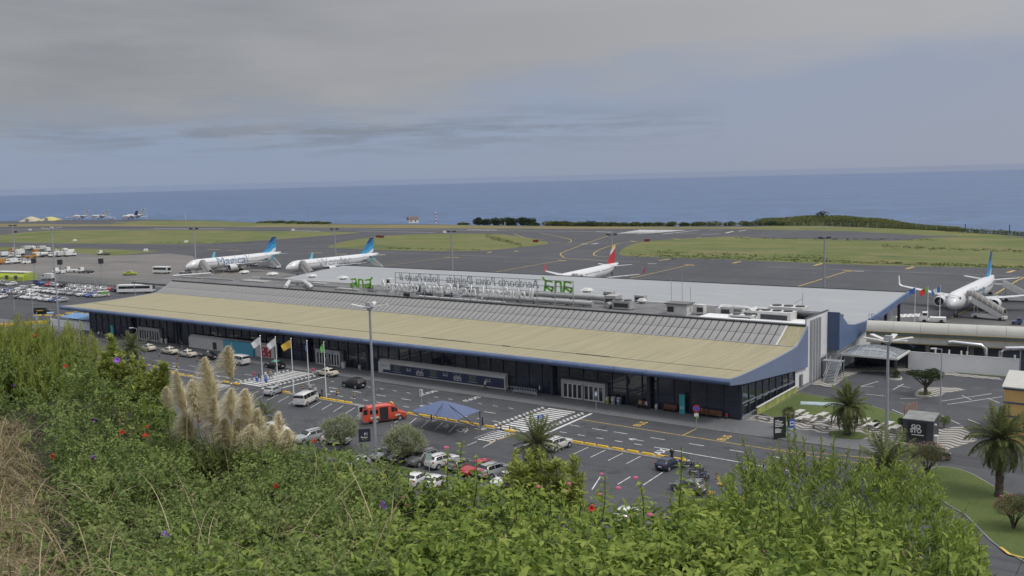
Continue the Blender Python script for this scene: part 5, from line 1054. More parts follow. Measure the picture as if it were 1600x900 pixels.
lamp_post('lamp post standing by the black van at left', at(52.5, 498), 9); lamp_post('lamp post left of the terminal roof tip by black van', at(23, 486), 7.5); lamp_post('thin lamp post by the airfield fence, left of two', at(151, 455), 6); lamp_post('thin lamp post by the airfield fence, right of two', at(211, 462), 8)
for i, (x, y, h) in enumerate(((55, 437, 6.5), (96, 440, 6.5), (160, 441, 7))):
    t = thing('signal_post', 'grey post with square dark box on top, %s along the airfield fence' % ('left of three', 'middle of three', 'right of three')[i], 'post', at(x, y), HEAD + PI / 2, 'box topped posts by the fence'); MB().tube([(0, 0, 0), (0, 0, h)], .16, 7).obj('pole', GALV, t); MB().box((0, 0, h + .9), (1.6, 1.0, 1.9)).obj('box', DKMET, t)
# flags
def flagpole(label, p, h, cloth, d=(-1, 0), fl=True, wide=1.7, droop=.6, group='flagpoles'):
    t = thing('flagpole', label, 'flagpole', p, 0, group); MB().tube([(0, 0, 0), (0, 0, h)], [.09, .05], 8).obj('pole', WHITE, t, True); MB().ball((0, 0, h + .06), .09).obj('finial', CHROME, t); MB().tube([(0, 0, 0), (0, 0, .25)], .18, 8).obj('foot', CONC, t)
    if fl:
        dx, dy = Vector(d).normalized(); n, k = 9, 7; b = MB(); vs = []
        for side in (0, .012):
            for i in range(n):
                u = i / (n - 1)
                for j in range(k):
                    v_ = j / (k - 1); w_ = u * wide * (1 - .25 * v_); z = h - .1 - v_ * 1.35 * (1 - .25 * u) - droop * u ** 1.3 * wide; wv = .12 * math.sin(u * 7 + v_ * 2) * u
                    vs.append((dx * w_ - dy * wv - dy * side, dy * w_ + dx * wv + dx * side, z))
        fs = []
        for s_ in (0, 1):
            for i in range(n - 1):
                for j in range(k - 1):
                    q = s_ * n * k + i * k + j; fs.append((q, q + 1, q + k + 1, q + k))
        b.add(vs, fs)
        if isinstance(cloth, list):
            b.m = [min(len(cloth) - 1, int(((q % ((n - 1) * (k - 1))) // (k - 1)) / (n - 1) * len(cloth))) for q in range(len(b.f))]
        b.obj('flag', cloth, t, True)
    return t
FY, FG, FB, FW_, FR = [mat('flag_' + n_, c_, .8, var=.06) for n_, c_ in (('yellow', (.55, .36, .05)), ('green', (.12, .42, .08)), ('blue', (.05, .13, .36)), ('white', (.62, .63, .63)), ('red', (.5, .03, .04)))]
vd = (-R0.x, -R0.y)
for (x, y), h, cl, lab, wd_, dr in (((411, 605), 8.95, FW_, 'leftmost of five front flagpoles, with a white flag', 1.6, .7), ((434.5, 606), 8.8, FW_, 'second front flagpole from the left, with a white flag', 1.5, .75), ((459, 616), 9.3, FY, 'front flagpole with the yellow flag', 1.7, .55), ((483, 606), 8.1, FB, 'front flagpole with the furled blue flag', .32, 2.4), ((510, 622), 9.2, FG, 'rightmost front flagpole, with a hanging green flag', .6, 1.2)):
    p = at(x, y); flagpole(lab, (p.x, p.y, .0), h, cl, vd, True, wd_, dr, 'white flagpoles in front of the terminal')
for (x, y), cl, lab in (((1429, 505), FB, 'left apron flagpole with the dark blue flag'), ((1449, 504), [FG, FR, FR], 'middle apron flagpole with the green and red flag'), ((1468, 503), [FB, FW_, FB], 'right apron flagpole with the blue and white flag')):
    p = at(x, y); flagpole(lab, p, 8.2, cl, vd, True, 2.2, .5, 'flagpoles on the apron behind the corridor')
# yellow kerb blocks
kb = thing('kerb_block', 'yellow', 'kerb block'); b = MB(); b.loft([[(x, -.21 * q, 0), (x, .21 * q, 0), (x, .15 * q, .24 * q), (x, -.15 * q, .24 * q)] for x, q in ((-.85, .75), (-.72, 1), (.72, 1), (.85, .75))]); b.obj('block', YELLOW, kb); MB().box((0, 0, .012), (1.5, .5, .024)).obj('foot', CONC, kb)
xs = [(x, -20.85, 'behind the crossing left of the flags') for x in (-103, -100.6, -98, -87.6, -84.6)] + [(x, -20.95, 'in the row by the flagpoles') for x in (-73.9, -71.4, -65.6, -62.4, -60.6, -58.7, -56.8)] + [(x, -21.2, 'in the row under the blue sunshade') for x in (-43.2, -40.9, -39.2, -37.2, -35.2, -33.1, -31.2, -28.5)] + [(x, -21.6, 'in the row right of the centre palm') for x in (-24.6, -19.6, -17.4, -15.4, -13.6, -11.7, -9.8, -7.6, -5.4, -3.3, -1.2, 1.1)]
cnt = {}
for i, (x, y, wh) in enumerate(xs):
    cnt[wh] = cnt.get(wh, 0) + 1; lab = 'yellow concrete kerb block, %s from the left %s' % (ORD[cnt[wh] - 1], wh)
    if i == 0: kb.location = (x, y, .1); kb['label'] = lab; kb['group'] = 'yellow kerb blocks'
    else: dup(kb, (x, y, .1), RND.uniform(-.03, .03), lab, 'yellow kerb blocks')
i = 0
for gx, gy in ((-207, 11), (-203.5, 12.5), (-200, 14), (-205.5, 16.3), (-202, 17.2), (-198.5, 18), (-207.5, 20), (-203, 21), (-197, 16), (-194, 16.2), (-191, 17), (-210, 9.5)):
    i += 1; dup(kb, (gx, gy, 0), .5 + RND.uniform(-.2, .2), 'yellow kerb block on the drive behind the blue awning, %s from the front' % ORD[i - 1], 'yellow blocks left of the terminal', 1.35)
for i, (x, y) in enumerate(((60, 476), (66, 476.5), (74, 477), (88, 478), (105, 479))):
    p = at(x * .5, y - 10.5); dup(kb, (p.x, p.y, 0), 0, 'yellow kerb block at the left car park edge, %s from the left' % ORD[i], 'yellow blocks at the left car park', 1.2)
# bollards
bo = thing('bollard', '', 'bollard'); MB().tube([(0, 0, 0), (0, 0, .9)], [.11, .09], 8).obj('post', BLACK, bo)
for z in (.3, .65): MB().tube([(0, 0, z), (0, 0, z + .15)], .115, 8).obj('band', YELLOW, bo)
BL = [(-115.7, -16.7, 'black and yellow bollard, first from left behind the small palm'), (-113.2, -16.65, 'black and yellow bollard, second from left behind the small palm'), (-110.6, -16.65, 'black and yellow bollard, third from left left of the pampas'), (-108, -16.65, 'black and yellow bollard at the left end of the yellow line'), (-121.9, -11.1, 'bollard on the road in front of the second taxi'), (-115.8, -11.1, 'bollard on the road in front of the third taxi'), (-109.8, -10.7, 'bollard on the road beside the black saloon taxi'),
      (-71, -17.6, 'bollard behind the people at the flagpoles'), (-63, -17.5, 'bollard left of two beside the white minibus'), (-59, -17.5, 'bollard right of two beside the white minibus'), (-26.5, -21.1, 'black bollard left of two at the striped crossing island'), (-24.9, -21.2, 'black bollard right of two at the striped crossing island'), (10.6, -18.6, 'black and yellow bollard on the white line above the right bushes'), (13.2, -18.8, 'black and yellow bollard half hidden by bush tips')]
for i, (x, y, lab) in enumerate(BL):
    if i == 0: bo.location = (x, y, 0); bo['label'] = lab; bo['group'] = 'bollards'
    else: dup(bo, (x, y, 0), 0, lab, 'bollards')
# sunshade
def on_z(px, py, z): return at(px, py, z)
t = thing('sunshade', 'blue fabric sunshade on dark posts over the parking bays', 'sunshade', (-33.5, -23.5, 0))
cs = [on_z(642, 642, 2.35), on_z(714, 656.5, 2.4), on_z(751, 642, 2.5), on_z(676, 630, 2.45)]; ap = on_z(694, 626.5, 3.45); o0 = Vector((-33.5, -23.5, 0)); n = 10; b = MB()
for k in range(4):
    a, c = cs[k], cs[(k + 1) % 4]
    grid = []
    for i in range(n + 1):
        u = i / n
        for j in range(n + 1):
            v_ = j / n; e = a.lerp(c, v_) ; e = e + Vector((0, 0, -.0)) + (sum(cs, Vector()) / 4 - e) * (.05 * 4 * v_ * (1 - v_)); p = e.lerp(ap, u); p.z = e.z + (ap.z - e.z) * (.35 * u + .65 * math.sin(u * PI / 2)); grid.append(p - o0)
    b.add(grid, [(i * (n + 1) + j, i * (n + 1) + j + 1, (i + 1) * (n + 1) + j + 1, (i + 1) * (n + 1) + j) for i in range(n) for j in range(n)])
b.obj('canopy', mat('canopy_blue', (.085, .115, .22), .55, var=.05), t, True)
for p in (at(674, 658), at(751, 670.5)): q = p - o0; MB().tube([(q.x, q.y, 0), (q.x, q.y, 2.6)], .11, 8).obj('post', NAVY, t); MB().box((q.x, q.y, .04), (1.5, 1.0, .08)).obj('footing', CONC, t)
b = MB()
for a, c in ((at(674, 658, 2.6), cs[0]), (at(674, 658, 2.6), ap), (at(751, 670.5, 2.6), cs[1]), (at(751, 670.5, 2.6), cs[2]), (at(751, 670.5, 2.5), ap)): b.bar(a - o0, c - o0 - Vector((0, 0, .06)), .09)
b.obj('frame', NAVY, t)
# signs
def board(label, p, w_, h, legs, face, rz, name='sign_board', lines=(), fm=WHITE, txt=None):
    t = thing(name, label, 'sign', p, rz); MB().box((0, 0, legs + h / 2), (w_, .16 if legs == 0 else .05, h)).obj('panel', face, t)
    if legs:
        for x in ((-w_ * .45, w_ * .45) if w_ > 1 else (0,)): MB().bar((x, .05, 0), (x, .05, legs + h * .9), .07).obj('post', GALV, t)
    d_ = .09 if legs == 0 else .035
    for (s_, sz, x, z, mm) in (txt or ()): place_text(text_mesh(s_, sz, .006, mm, 'lettering', bold=.01), (x, -d_, z), (1, 0, 0), (0, 0, 1), t)
    return t
fr = HEAD - PI / 2
SW = mat('sign_white', (.6, .6, .6), .5); SB = mat('sign_blue', (.03, .10, .42), .4)
p = at(1218, 686); t = board('tall black information board with white text beside the bus stop sign', p, 1.7, 3.0, 0, mat('sign_black', (.02, .022, .024), .4), fr + .25); t.scale = (1, 1, 1)
b = MB(); 
for k, (w_, z) in enumerate(((.6, 2.55), (1.1, 2.35), (.95, 2.15), (1.25, 1.95), (1.1, 1.75), (.6, 1.4), (1.0, 1.25), (.8, 1.1), (.9, .95))): b.box((-.7 + w_ / 2, -.09, z), (w_, .02, .09))
b.obj('lettering', SW, t); MB().box((.9, 0, 1.5), (.1, .18, 3.0)).obj('green_edge', mat('edge_green', (.15, .35, .04), .5), t)
p = at(1237, 686); t = board('blue and white bus stop sign behind the black board', p, .75, 1.15, 1.5, SB, fr + .1); MB().box((0, -.04, 2.1), (.55, .03, .55)).obj('white_field', SW, t); MB().box((0, -.06, 2.13), (.4, .02, .22)).obj('bus_symbol', SB, t)
p = at(1144.5, 672); t = board('blue parking sign with white P by the centre palm', p, .9, 1.1, 2.5, SB, fr, txt=(('P', .9, 0, 3.05, SW),)) if False else None
p = at(845.5, 690); board('blue parking sign with white P behind the centre palm', p, .85, 1.0, 2.6, SB, fr, 'parking_sign', txt=(('P', .9, 0, 3.12, SW),))
p = at(571, 713); t = board('dark information board on posts in the lower car park', p, 1.5, 1.7, 1.9, mat('board_navy', (.025, .03, .055), .5), fr + .2, txt=(('P1', .5, .2, 2.9, SW), ('Parque', .3, -.05, 2.5, SW)))
p = at(671, 744); board('small green white sign on a post in the grass strip', p, .7, .9, 1.9, mat('sign_pale_green', (.3, .42, .38), .5), fr, 'sign_post')
p = at(1088, 671); t = thing('traffic_sign', 'round red and blue no stopping sign with white plate by the kerb', 'traffic sign', p, fr); MB().tube([(0, 0, .1), (0, 0, 3.3)], .05, 7).obj('post', GALV, t); MB().tube([(0, -.09, 2.95), (0, -.05, 2.95)], .5, 20).obj('disc', RED, t); MB().tube([(0, -.105, 2.95), (0, -.09, 2.95)], .36, 18).obj('blue_field', SB, t); MB().box((0, -.05, 2.05), (.6, .04, .45)).obj('plate', SW, t); MB().box((.15, -.05, 1.75), (.35, .04, .25)).obj('green_plate', FG, t)
for (x, y), lab in (((931.5, 641), 'blue direction sign on post in front of the right entrance'), ((523, 573), 'blue sign on post in front of the middle entrance')):
    p = at(x, y); t = thing('traffic_sign', lab, 'traffic sign', p, fr); MB().tube([(0, 0, .1), (0, 0, 2.9)], .05, 7).obj('post', GALV, t); MB().box((0, -.06, 2.5), (.6, .04, .9)).obj('plate', mat('sign_steel_blue', (.10, .16, .26), .4), t); MB().box((0, -.085, 2.5), (.28, .01, .5)).obj('white_symbol', SW, t)
p = at(659, 634); t = thing('traffic_sign', 'white arrow plate on a post behind the blue sunshade', 'traffic sign', p, fr); MB().tube([(0, 0, 0), (0, 0, 2.6)], .05, 7).obj('post', GALV, t); MB().box((0, -.06, 2.1), (.5, .04, 1.1)).obj('plate', SW, t); MB().box((-.08, -.085, 2.1), (.1, .01, .8)).obj('arrow', DKMET, t)
TEAL = mat('totem_teal', (.05, .33, .36), .45)
for (x, y, h), lab in (((1067.5, 647, 2.9), 'tall narrow turquoise totem by the benches at right'), ((566.5, 575, 2.9), 'turquoise totem between the white box and the entrance'), ((178, 529, 3.0), 'turquoise totem near left end of the terminal')):
    p = at(x, y); t = thing('totem_sign', lab, 'totem', p, .0, 'turquoise totems'); MB().box((0, -.3, h / 2 + .12), (.85, .22, h)).obj('panel', TEAL, t); b = MB()
    for k in range(3): b.box((0, -.42, h * .3 + k * .16), (.55, .02, .07))
    b.obj('lettering', SW, t)
# benches and bins by the facade
bn_ = thing('bench', '', 'bench'); MB().box((0, 0, .46), (2.0, .5, .09)).obj('seat', WOOD, bn_); MB().box((0, .28, .8), (2.0, .07, .55)).obj('backrest', WOOD, bn_)
for x in (-.8, .8): MB().box((x, 0, .22), (.09, .45, .44)).obj('leg', DKMET, bn_)
for i, (x, lab) in enumerate(((-15.1, 'brown bench with two people, leftmost along the glass wall'), (-10.7, 'empty brown bench between the bin and the turquoise totem'), (-5.7, 'brown bench behind the round no stopping sign'), (-3.6, 'brown bench nearest the right corner of the terminal'))):
    if i == 0: bn_.location = (x, -.75, .12); bn_['label'] = lab; bn_['group'] = 'brown benches along the front'
    else: dup(bn_, (x, -.75, .12), 0, lab, 'brown benches along the front')
def bin_(label, x, y, m_, h=1.1, w_=.62, z=.12):
    t = thing('litter_bin', label, 'bin', (x, y, z), 0, 'bins'); MB().loft([[(w_ / 2 * q * math.cos(a), w_ / 2 * q * math.sin(a), zz) for a in [2 * PI * k / 12 for k in range(12)]] for zz, q in ((0, .85), (h * .85, 1))]).obj('body', m_, t, True); MB().tube([(0, 0, h * .86), (0, 0, h)], [w_ * .52, w_ * .4], 12).obj('lid', GREYM, t); MB().box((0, -w_ * .47, h * .6), (.3, .03, .3)).obj('label', SW, t)
bin_('yellow bin next to the right entrance', -21.2, -.8, mat('bin_yellow', (.30, .30, .08), .5)); bin_('grey bin in the middle of three by the right entrance', -20.2, -.8, GREYM, 1.2, .75); bin_('blue grey bin with orange lid, right of three', -19.2, -.8, mat('bin_blue', (.10, .16, .24), .5), 1.2, .75); bin_('small pale bin between the benches', -12.9, -.7, CONC, .9, .45)
bin_('white bin right of the middle entrance', -78.2, -1.2, OFFW, 1.2, .9); bin_('pale bin left of the turquoise totem', -73.8, -1.3, mat('bin_pale', (.2, .3, .36), .5), 1.0, .5); bin_('grey metal bin beside the black information board', 9.0, -5.2, GALV, 1.3, .8, .12); bin_('white bin right of the left entrance', -136.2, -.9, OFFW, 1.1, .6); bin_('second white bin right of the left entrance', -134.6, -.9, OFFW, 1.1, .6)
t = thing('trolley_row', 'row of nested silver luggage trolleys beside the white box', 'luggage trolleys', (-36.0, -1.9, .12))
for k in range(9):
    x = -2.2 + k * .5; b = MB(); b.bar((x, -.35, .12), (x + .95, -.35, .12), .05).bar((x, .35, .12), (x + .95, .35, .12), .05).bar((x, -.35, .12), (x - .15, -.35, 1.0), .05).bar((x, .35, .12), (x - .15, .35, 1.0), .05).bar((x - .15, -.35, 1.0), (x - .15, .35, 1.0), .06).bar((x, 0, .4), (x + .5, 0, .3), .04, .5)
    b.obj('trolley', GALV, t)
MB().bar((-3.4, -.55, .0), (-3.4, -.55, 1.1), .07).bar((-3.4, -.55, 1.05), (2.7, -.55, 1.05), .06).bar((2.7, -.55, 0), (2.7, -.55, 1.1), .07).obj('rail', GALV, t)
# picnic tables on the wavy mosaic
tb = thing('picnic_table', '', 'picnic table'); TW = mat('table_white', (.47, .455, .42), .6, var=.08)
for k in range(3): MB().box((0, -.29 + k * .29, .76), (2.1, .26, .06)).obj('plank', TW, tb)
for sg in (-1, 1): MB().box((0, sg * .85, .45), (2.1, .34, .07)).obj('seat', TW, tb)
for x in (-.8, .8): MB().bar((x, -.85, .42), (x, .85, .42), .08).bar((x, -.2, .74), (x, -.75, 0), .08).bar((x, .2, .74), (x, .75, 0), .08).obj('trestle', TW, tb)
TP = [(6.3, 6.1), (8.3, 3.7), (9.6, 6.2), (11.6, 4.6), (12.8, 6.2), (14.0, 4.3), (15.4, 6.1), (16.8, 4.4), (18.6, 5.7), (19.9, 4.2), (6.2, 3.6)]
for i, (x, y) in enumerate(TP):
    back = y > 5.2; j = sum(1 for a, c in TP if (c > 5.2) == back and a < x); lab = 'white picnic table, %s from the left in the %s row on the wavy mosaic' % (ORD[j], 'rear' if back else 'front')
    if i == 0: tb.location = (x, y, .125); tb.rotation_euler = (0, 0, 1.5); tb['label'] = lab; tb['group'] = 'white picnic tables'
    else: dup(tb, (x, y, .125), 1.5 + RND.uniform(-.1, .1), lab, 'white picnic tables')
sb = thing('stone_bench', '', 'stone bench'); MB().box((0, 0, .45), (2.4, .5, .12)).obj('seat', CONC, sb)
for x in (-.9, .9): MB().box((x, 0, .2), (.25, .4, .4)).obj('leg', CONC, sb)
for i, (x, y, lab) in enumerate(((2.6, 1.6, 'stone bench at the left on the wavy mosaic'), (10.9, 1.0, 'stone bench in the middle of the wavy mosaic edge'))):
    if i == 0: sb.location = (x, y, .125); sb['label'] = lab; sb['group'] = 'stone benches'
    else: dup(sb, (x, y, .125), 0, lab, 'stone benches')
t = thing('picture_fence', 'low fence panel with green printed picture beside the glass end wall', 'fence', (.95, 3.6, .12)); MB().box((0, 8.3, .55), (.08, 16.6, 1.1)).obj('panel', mat('fence_print', (.30, .33, .10), .5, var=.45, scale=.6), t); MB().box((0, 8.3, 1.14), (.3, 16.8, .1)).obj('cap', OFFW, t)
p = at(1275, 627); t = thing('ground_mural', 'flat pale blue painted slab lying on the lawn', 'painted slab', (7.2, 14.6, .16), .35); MB().box((0, 0, .06), (7.2, 1.9, .12), top=.97).obj('slab', mat('slab_print', (.32, .40, .42), .6, var=.3, scale=.5), t)
# kiosk
t = thing('kiosk', 'dark grey kiosk with white lettering and bare flat roof', 'kiosk', (23.4, 2.4, .1), math.radians(4)); t.scale = (.9, .9, .9)
KD = mat('kiosk_grey', (.045, .05, .06), .6, var=.08); KB = mat('kiosk_black', (.02, .02, .022), .5)
MB().box((0, 0, 1.7), (4.0, 5.2, 3.4)).obj('wall', KD, t); MB().box((0, 0, 3.44), (4.1, 5.3, .12)).obj('roof', mat('kiosk_roof', (.20, .21, .20), .8, var=.3, scale=.8), t); MB().box((-.1, -2.63, 1.9), (2.5, .05, 2.4)).obj('sign_panel', KB, t)
for s_, z in (('GO', 2.45), ('STO', 1.85)): place_text(text_mesh(s_, .8, .02, SW, 'lettering', bold=.03), (-.25, -2.67, z), (1, 0, 0), (0, 0, 1), t)
MB().box((0, -2.67, 1.3), (1.6, .02, .12)).obj('lettering', SW, t); MB().box((2.25, -1.6, .8), (.5, .9, .9)).obj('cooling_unit', OFFW, t); MB().box((2.1, -1.5, 2.7), (.3, .5, .25)).obj('lamp', OFFW, t)
t2 = thing('wooden_screen', 'pink brown slatted screen standing behind the kiosk roof', 'screen', (21.3, 5.9, 0), 1.2)
for k in range(7): MB().box((-1.2 + k * .4, 0, 2.9), (.3, .06, 2.0)).obj('slat', mat('slat_pink', (.28, .19, .16), .7), t2)
for x in (-1.2, 1.2): MB().bar((x, .08, 0), (x, .08, 3.9), .09).obj('post', DKMET, t2)
# ---------------- beige elevated corridor, canopy, wall, stairs, orange building
BEI = mat('corridor_cream', (.40, .395, .36), .55, var=.07, scale=.5, bump=.01, bscale=2)
t = thing('elevated_corridor', 'long cream tubular corridor with green window band and yellow trim', 'corridor', (3.4, 49.6, 0), math.atan2(6.5, 40)); L = 62
pf = [(-1.6, 4.15), (-1.78, 4.3), (-1.78, 6.3), (-1.55, 7.05), (-1.0, 7.58), (0, 7.8), (1.0, 7.58), (1.55, 7.05), (1.78, 6.3), (1.7, 4.15)]
seg_n = 14
for k in range(seg_n):
    b = MB(); b.loft([[(L * (k + e) / seg_n, y, z) for y, z in pf] for e in (.004, .996)]); b.obj('shell_panel', BEI, t, True)
MB().box((L / 2, -1.80, 5.75), (L, .10, .6)).obj('window_band', mat('band_green', (.10, .125, .11), .3), t)
for z in (6.12, 5.38, 4.2): MB().box((L / 2, -1.83 if z > 5 else -1.66, z), (L, .1, .1)).obj('trim', mat('trim_ochre', (.40, .27, .09), .6), t)
for k in range(9): MB().tube([(3 + k * 7, 0, 0), (3 + k * 7, 0, 4.2)], .4, 10).obj('column', CONC, t)
for i, (x0, x1) in enumerate(((13.5, 19.5), (21.5, 27.5))):
    tt = thing('vent_pipe', 'bent shiny vent pipe under the corridor, %s of two' % ('left', 'right')[i], 'pipe', (3.4 + x0, 50.2, 0), math.atan2(6.5, 40), 'vent pipes under the corridor'); d = x1 - x0; q = [(0, -1, 4.9), (.6, -1, 5.0), (d - 1, -1, 4.7), (d - .3, -1, 4.2), (d - .1, -1, 0)] if i == 0 else [(0, -1, 0), (.1, -1, 4.1), (.8, -1, 4.6), (d - 1, -1, 4.9), (d, -1, 4.6), (d, -1, 3.6)]
    MB().tube(q, .38, 10).obj('pipe', CHROME, tt, True); MB().tube([(d * .5, -1, 0), (d * .5, -1, 4.5)], .1, 6).obj('support', GALV, tt)
t = thing('dark_annex', 'dark blue grey lower storey behind the white wall', 'building', (20, 57, 0)); MB().box((0, 0, 2.0), (30, 9, 4.0)).obj('wall', mat('annex_grey', (.075, .085, .11), .7, var=.12), t); MB().box((0, 0, 4.05), (30.3, 9.3, .08)).obj('roof', GREYM, t)
t = thing('boundary_wall', 'long pale grey wall below the cream corridor', 'wall', (11, 47.3, 0)); MB().extr([(0, 0, 0), (8, .6, 0), (17, 1.4, 0), (17, 1.65, 0), (8, .85, 0), (0, .25, 0)], (0, 0, 3.05)).obj('wall', WALLW, t); MB().extr([(0, -.03, 3.06), (8, .57, 3.06), (17, 1.37, 3.06), (17, 1.68, 3.06), (8, .88, 3.06), (0, .28, 3.06)], (0, 0, .08)).obj('coping', OFFW, t)
for k, x in enumerate((4.2, 6.4, 8.3, 9.2, 16.4)): MB().tube([(x, .9, 3.0), (x, .9, 3.8)], .16, 7).obj('post_cap', OFFW, t)
t = thing('glass_canopy', 'pavilion canopy with curved glazed roof on dark posts', 'canopy', (6, 41.5, 0))
cx0, cx1, cy0, cy1, zz = -4.2, 4.9, -1.6, 6.4, 3.05; b = MB(); nx, ny = 8, 6; gv = []
for i in range(nx + 1):
    for j in range(ny + 1):
        u, v_ = i / nx, j / ny; gv.append((cx0 + (cx1 - cx0) * u, cy0 + (cy1 - cy0) * v_, zz + .12 + 1.1 * (1 - (2 * u - 1) ** 2) ** .7 * (1 - (2 * v_ - 1) ** 2) ** .7))
CG = glass('canopy_glass', (.20, .22, .24), .1, .6)
for i in range(nx):
    for j in range(ny):
        q = MB(); q.extr([gv[i * (ny + 1) + j], gv[(i + 1) * (ny + 1) + j], gv[(i + 1) * (ny + 1) + j + 1], gv[i * (ny + 1) + j + 1]], (0, 0, .03)); q.obj('pane', CG, t)
b = MB()
for i in range(nx + 1):
    for j in range(ny): b.bar(Vector(gv[i * (ny + 1) + j]) + Vector((0, 0, .05)), Vector(gv[i * (ny + 1) + j + 1]) + Vector((0, 0, .05)), .07)
for j in range(ny + 1):
    for i in range(nx): b.bar(Vector(gv[i * (ny + 1) + j]) + Vector((0, 0, .05)), Vector(gv[(i + 1) * (ny + 1) + j]) + Vector((0, 0, .05)), .07)
b.obj('glazing_bar', GALV, t); b = MB(); b.box(((cx0 + cx1) / 2, cy0 - .1, zz), (cx1 - cx0 + .5, .3, .32)).box(((cx0 + cx1) / 2, cy1 + .1, zz), (cx1 - cx0 + .5, .3, .32)).box((cx0 - .1, (cy0 + cy1) / 2, zz), (.3, cy1 - cy0 - .1, .32)).box((cx1 + .1, (cy0 + cy1) / 2, zz), (.3, cy1 - cy0 - .1, .32)); b.obj('edge_beam', OFFW, t)
for x, y in ((4.75, -1.5), (4.75, 6.3), (-4, -1.5)): MB().tube([(x, y, 0), (x, y, zz - .1)], .24, 12).obj('post', DKMET, t)
MB().box((-.4, 5.6, 1.4), (7.4, .3, 2.8)).obj('door_wall', DPANEL, t)
for k in range(6): MB().box((-3.5 + k * 1.2, 5.42, 1.3), (1.05, .08, 2.3)).obj('pane', GLASS, t)
t = thing('steel_stairs', 'grey steel outside stairs climbing the white end wall', 'stairs', (2.9, 29.6, 0))
n = 14
for k in range(n): MB().box((0, .15 + k * .27, .2 + k * .2), (1.7, .3, .06)).obj('step', GALV, t)
for sg in (-1, 1): MB().bar((sg * .88, 0, .1), (sg * .88, n * .27, n * .2), .08, .28).obj('stringer', GALV, t); b = MB(); b.bar((sg * .88, 0, 1.1), (sg * .88, n * .27, 1.0 + n * .2), .06); [b.bar((sg * .88, k * .95, .1 + k * .7), (sg * .88, k * .95, 1.1 + k * .7), .05) for k in range(5)]; b.obj('railing', GALV, t)
MB().box((-.7, 4.6, 2.95), (3.2, 1.8, .12)).obj('landing', GALV, t); b = MB(); b.bar((.9, 3.8, 4), (.9, 5.5, 4), .06).bar((-2.2, 5.5, 4), (.9, 5.5, 4), .06).bar((-2.2, 3.7, 4), (-1, 3.7, 4), .06); [b.bar((x, y, 3), (x, y, 4), .05) for x, y in ((.9, 3.8), (.9, 5.5), (-2.2, 5.5), (-2.2, 3.7), (-1, 3.7))]; b.obj('railing', GALV, t)
for x, y in ((.8, 3.9), (.8, 5.3), (-2, 5.3)): MB().bar((x, y, 0), (x, y, 2.9), .12).obj('post', GALV, t)
t = thing('roof_stairs', 'dark blue steel stairs leading from hall roof down over the corridor', 'stairs', (3.2, 52.6, 0)); b = MB(); a0, a1 = Vector((-.3, -.5, 7.6)), Vector((8.3, -3.4, 3.6))
for sg in (0, 1):
    o_ = Vector((.25, .9, 0)) * sg; MB().bar(a0 + o_, a1 + o_, .09, .25).obj('stringer', DBLUE, t); q = MB(); q.bar(a0 + o_ + Vector((0, 0, 1)), a1 + o_ + Vector((0, 0, 1)), .07); [q.bar(a0.lerp(a1, k / 7) + o_, a0.lerp(a1, k / 7) + o_ + Vector((0, 0, 1)), .05) for k in range(8)]; q.obj('railing', DBLUE, t)
for k in range(22): c = a0.lerp(a1, k / 22) + Vector((.12, .45, 0)); MB().box(c, (.28, .9, .05), rz=-.3).obj('step', DBLUE, t)
OR = mat('render_orange', (.56, .36, .13), .8, var=.08, scale=.5, bump=.004, bscale=8)
p = at(1566.5, 690); zt = 0
dd = (p - CAM).dot(FH); zt = CAM.z - 35; hb = (690 - 600) * dd / FPX * .985
t = thing('orange_building', 'ochre rendered building with dark blue bands at the right edge', 'building', (p.x, p.y, 0), 0); MB().box((6, 5, hb / 2), (12, 10, hb)).obj('wall', OR, t)
for k in range(4): MB().box((6, 5, hb * (k + 1) / 4 - .12), (12.16, 10.16, .2)).obj('band', DBLUE, t)
b = MB(); b.extr([(-.25, -.25, hb + .02), (12.3, -.25, hb + .02), (12.3, 5, hb + 1.2), (-.25, 5, hb + 1.2)], (0, 0, .15)); b.extr([(-.25, 5.0, hb + 1.2), (12.3, 5.0, hb + 1.2), (12.3, 10.3, hb + .02), (-.25, 10.3, hb + .02)], (0, 0, .15)); b.obj('roof', mat('cream_sheet', (.45, .44, .40), .6, var=.08), t); MB().extr([(0, .1, hb), (0, 9.9, hb), (0, 5, hb + 1.15)], (.2, 0, 0)).obj('gable', OR, t)
for x in (3, 8): MB().box((x, -.03, hb * .38), (1.4, .08, 1.3)).obj('window', GLASS, t)
# ---------------- fences
t = thing('airfield_fence', 'long grey mesh fence between left car park and apron', 'fence', (0, 0, 0))
fp = [at(x, y) for x, y in ((-30, 443), (45, 438.5), (95, 440.5), (160, 446.5), (200, 449.5), (245, 452))]
PST = MB().tube([(0, 0, 0), (0, 0, 2.8)], .06, 6).mesh('post', GALV); k = 0; b = MB(); FM = mat('fence_green_grey', (.17, .21, .20), .6)
for a, c in zip(fp[:-1], fp[1:]):
    n = int((c - a).length / 2.6)
    for j in range(n):
        q, q2 = a.lerp(c, j / n), a.lerp(c, (j + 1) / n); put('post', PST, t, q)
        for z in (.15, 1.4, 2.7): b.bar(q + Vector((0, 0, z)), q2 + Vector((0, 0, z)), .05)
        for s_ in range(10): e = q.lerp(q2, s_ / 10); b.bar(e + Vector((0, 0, .1)), e + Vector((0, 0, 2.7)), .025)
stuff(b.obj('mesh_wires', FM, t))
t = thing('coast_fence', 'distant wire fence with pale posts along the coastal scrub', 'fence', (0, 0, 0)); PS2 = MB().box((0, 0, 1.3), (.28, .28, 2.6)).mesh('post', CONC)
fp = [at(x, y) for x, y in ((1105, 354), (1200, 352.3), (1300, 354), (1400, 357), (1480, 361), (1560, 366.5), (1610, 370))]; b = MB()
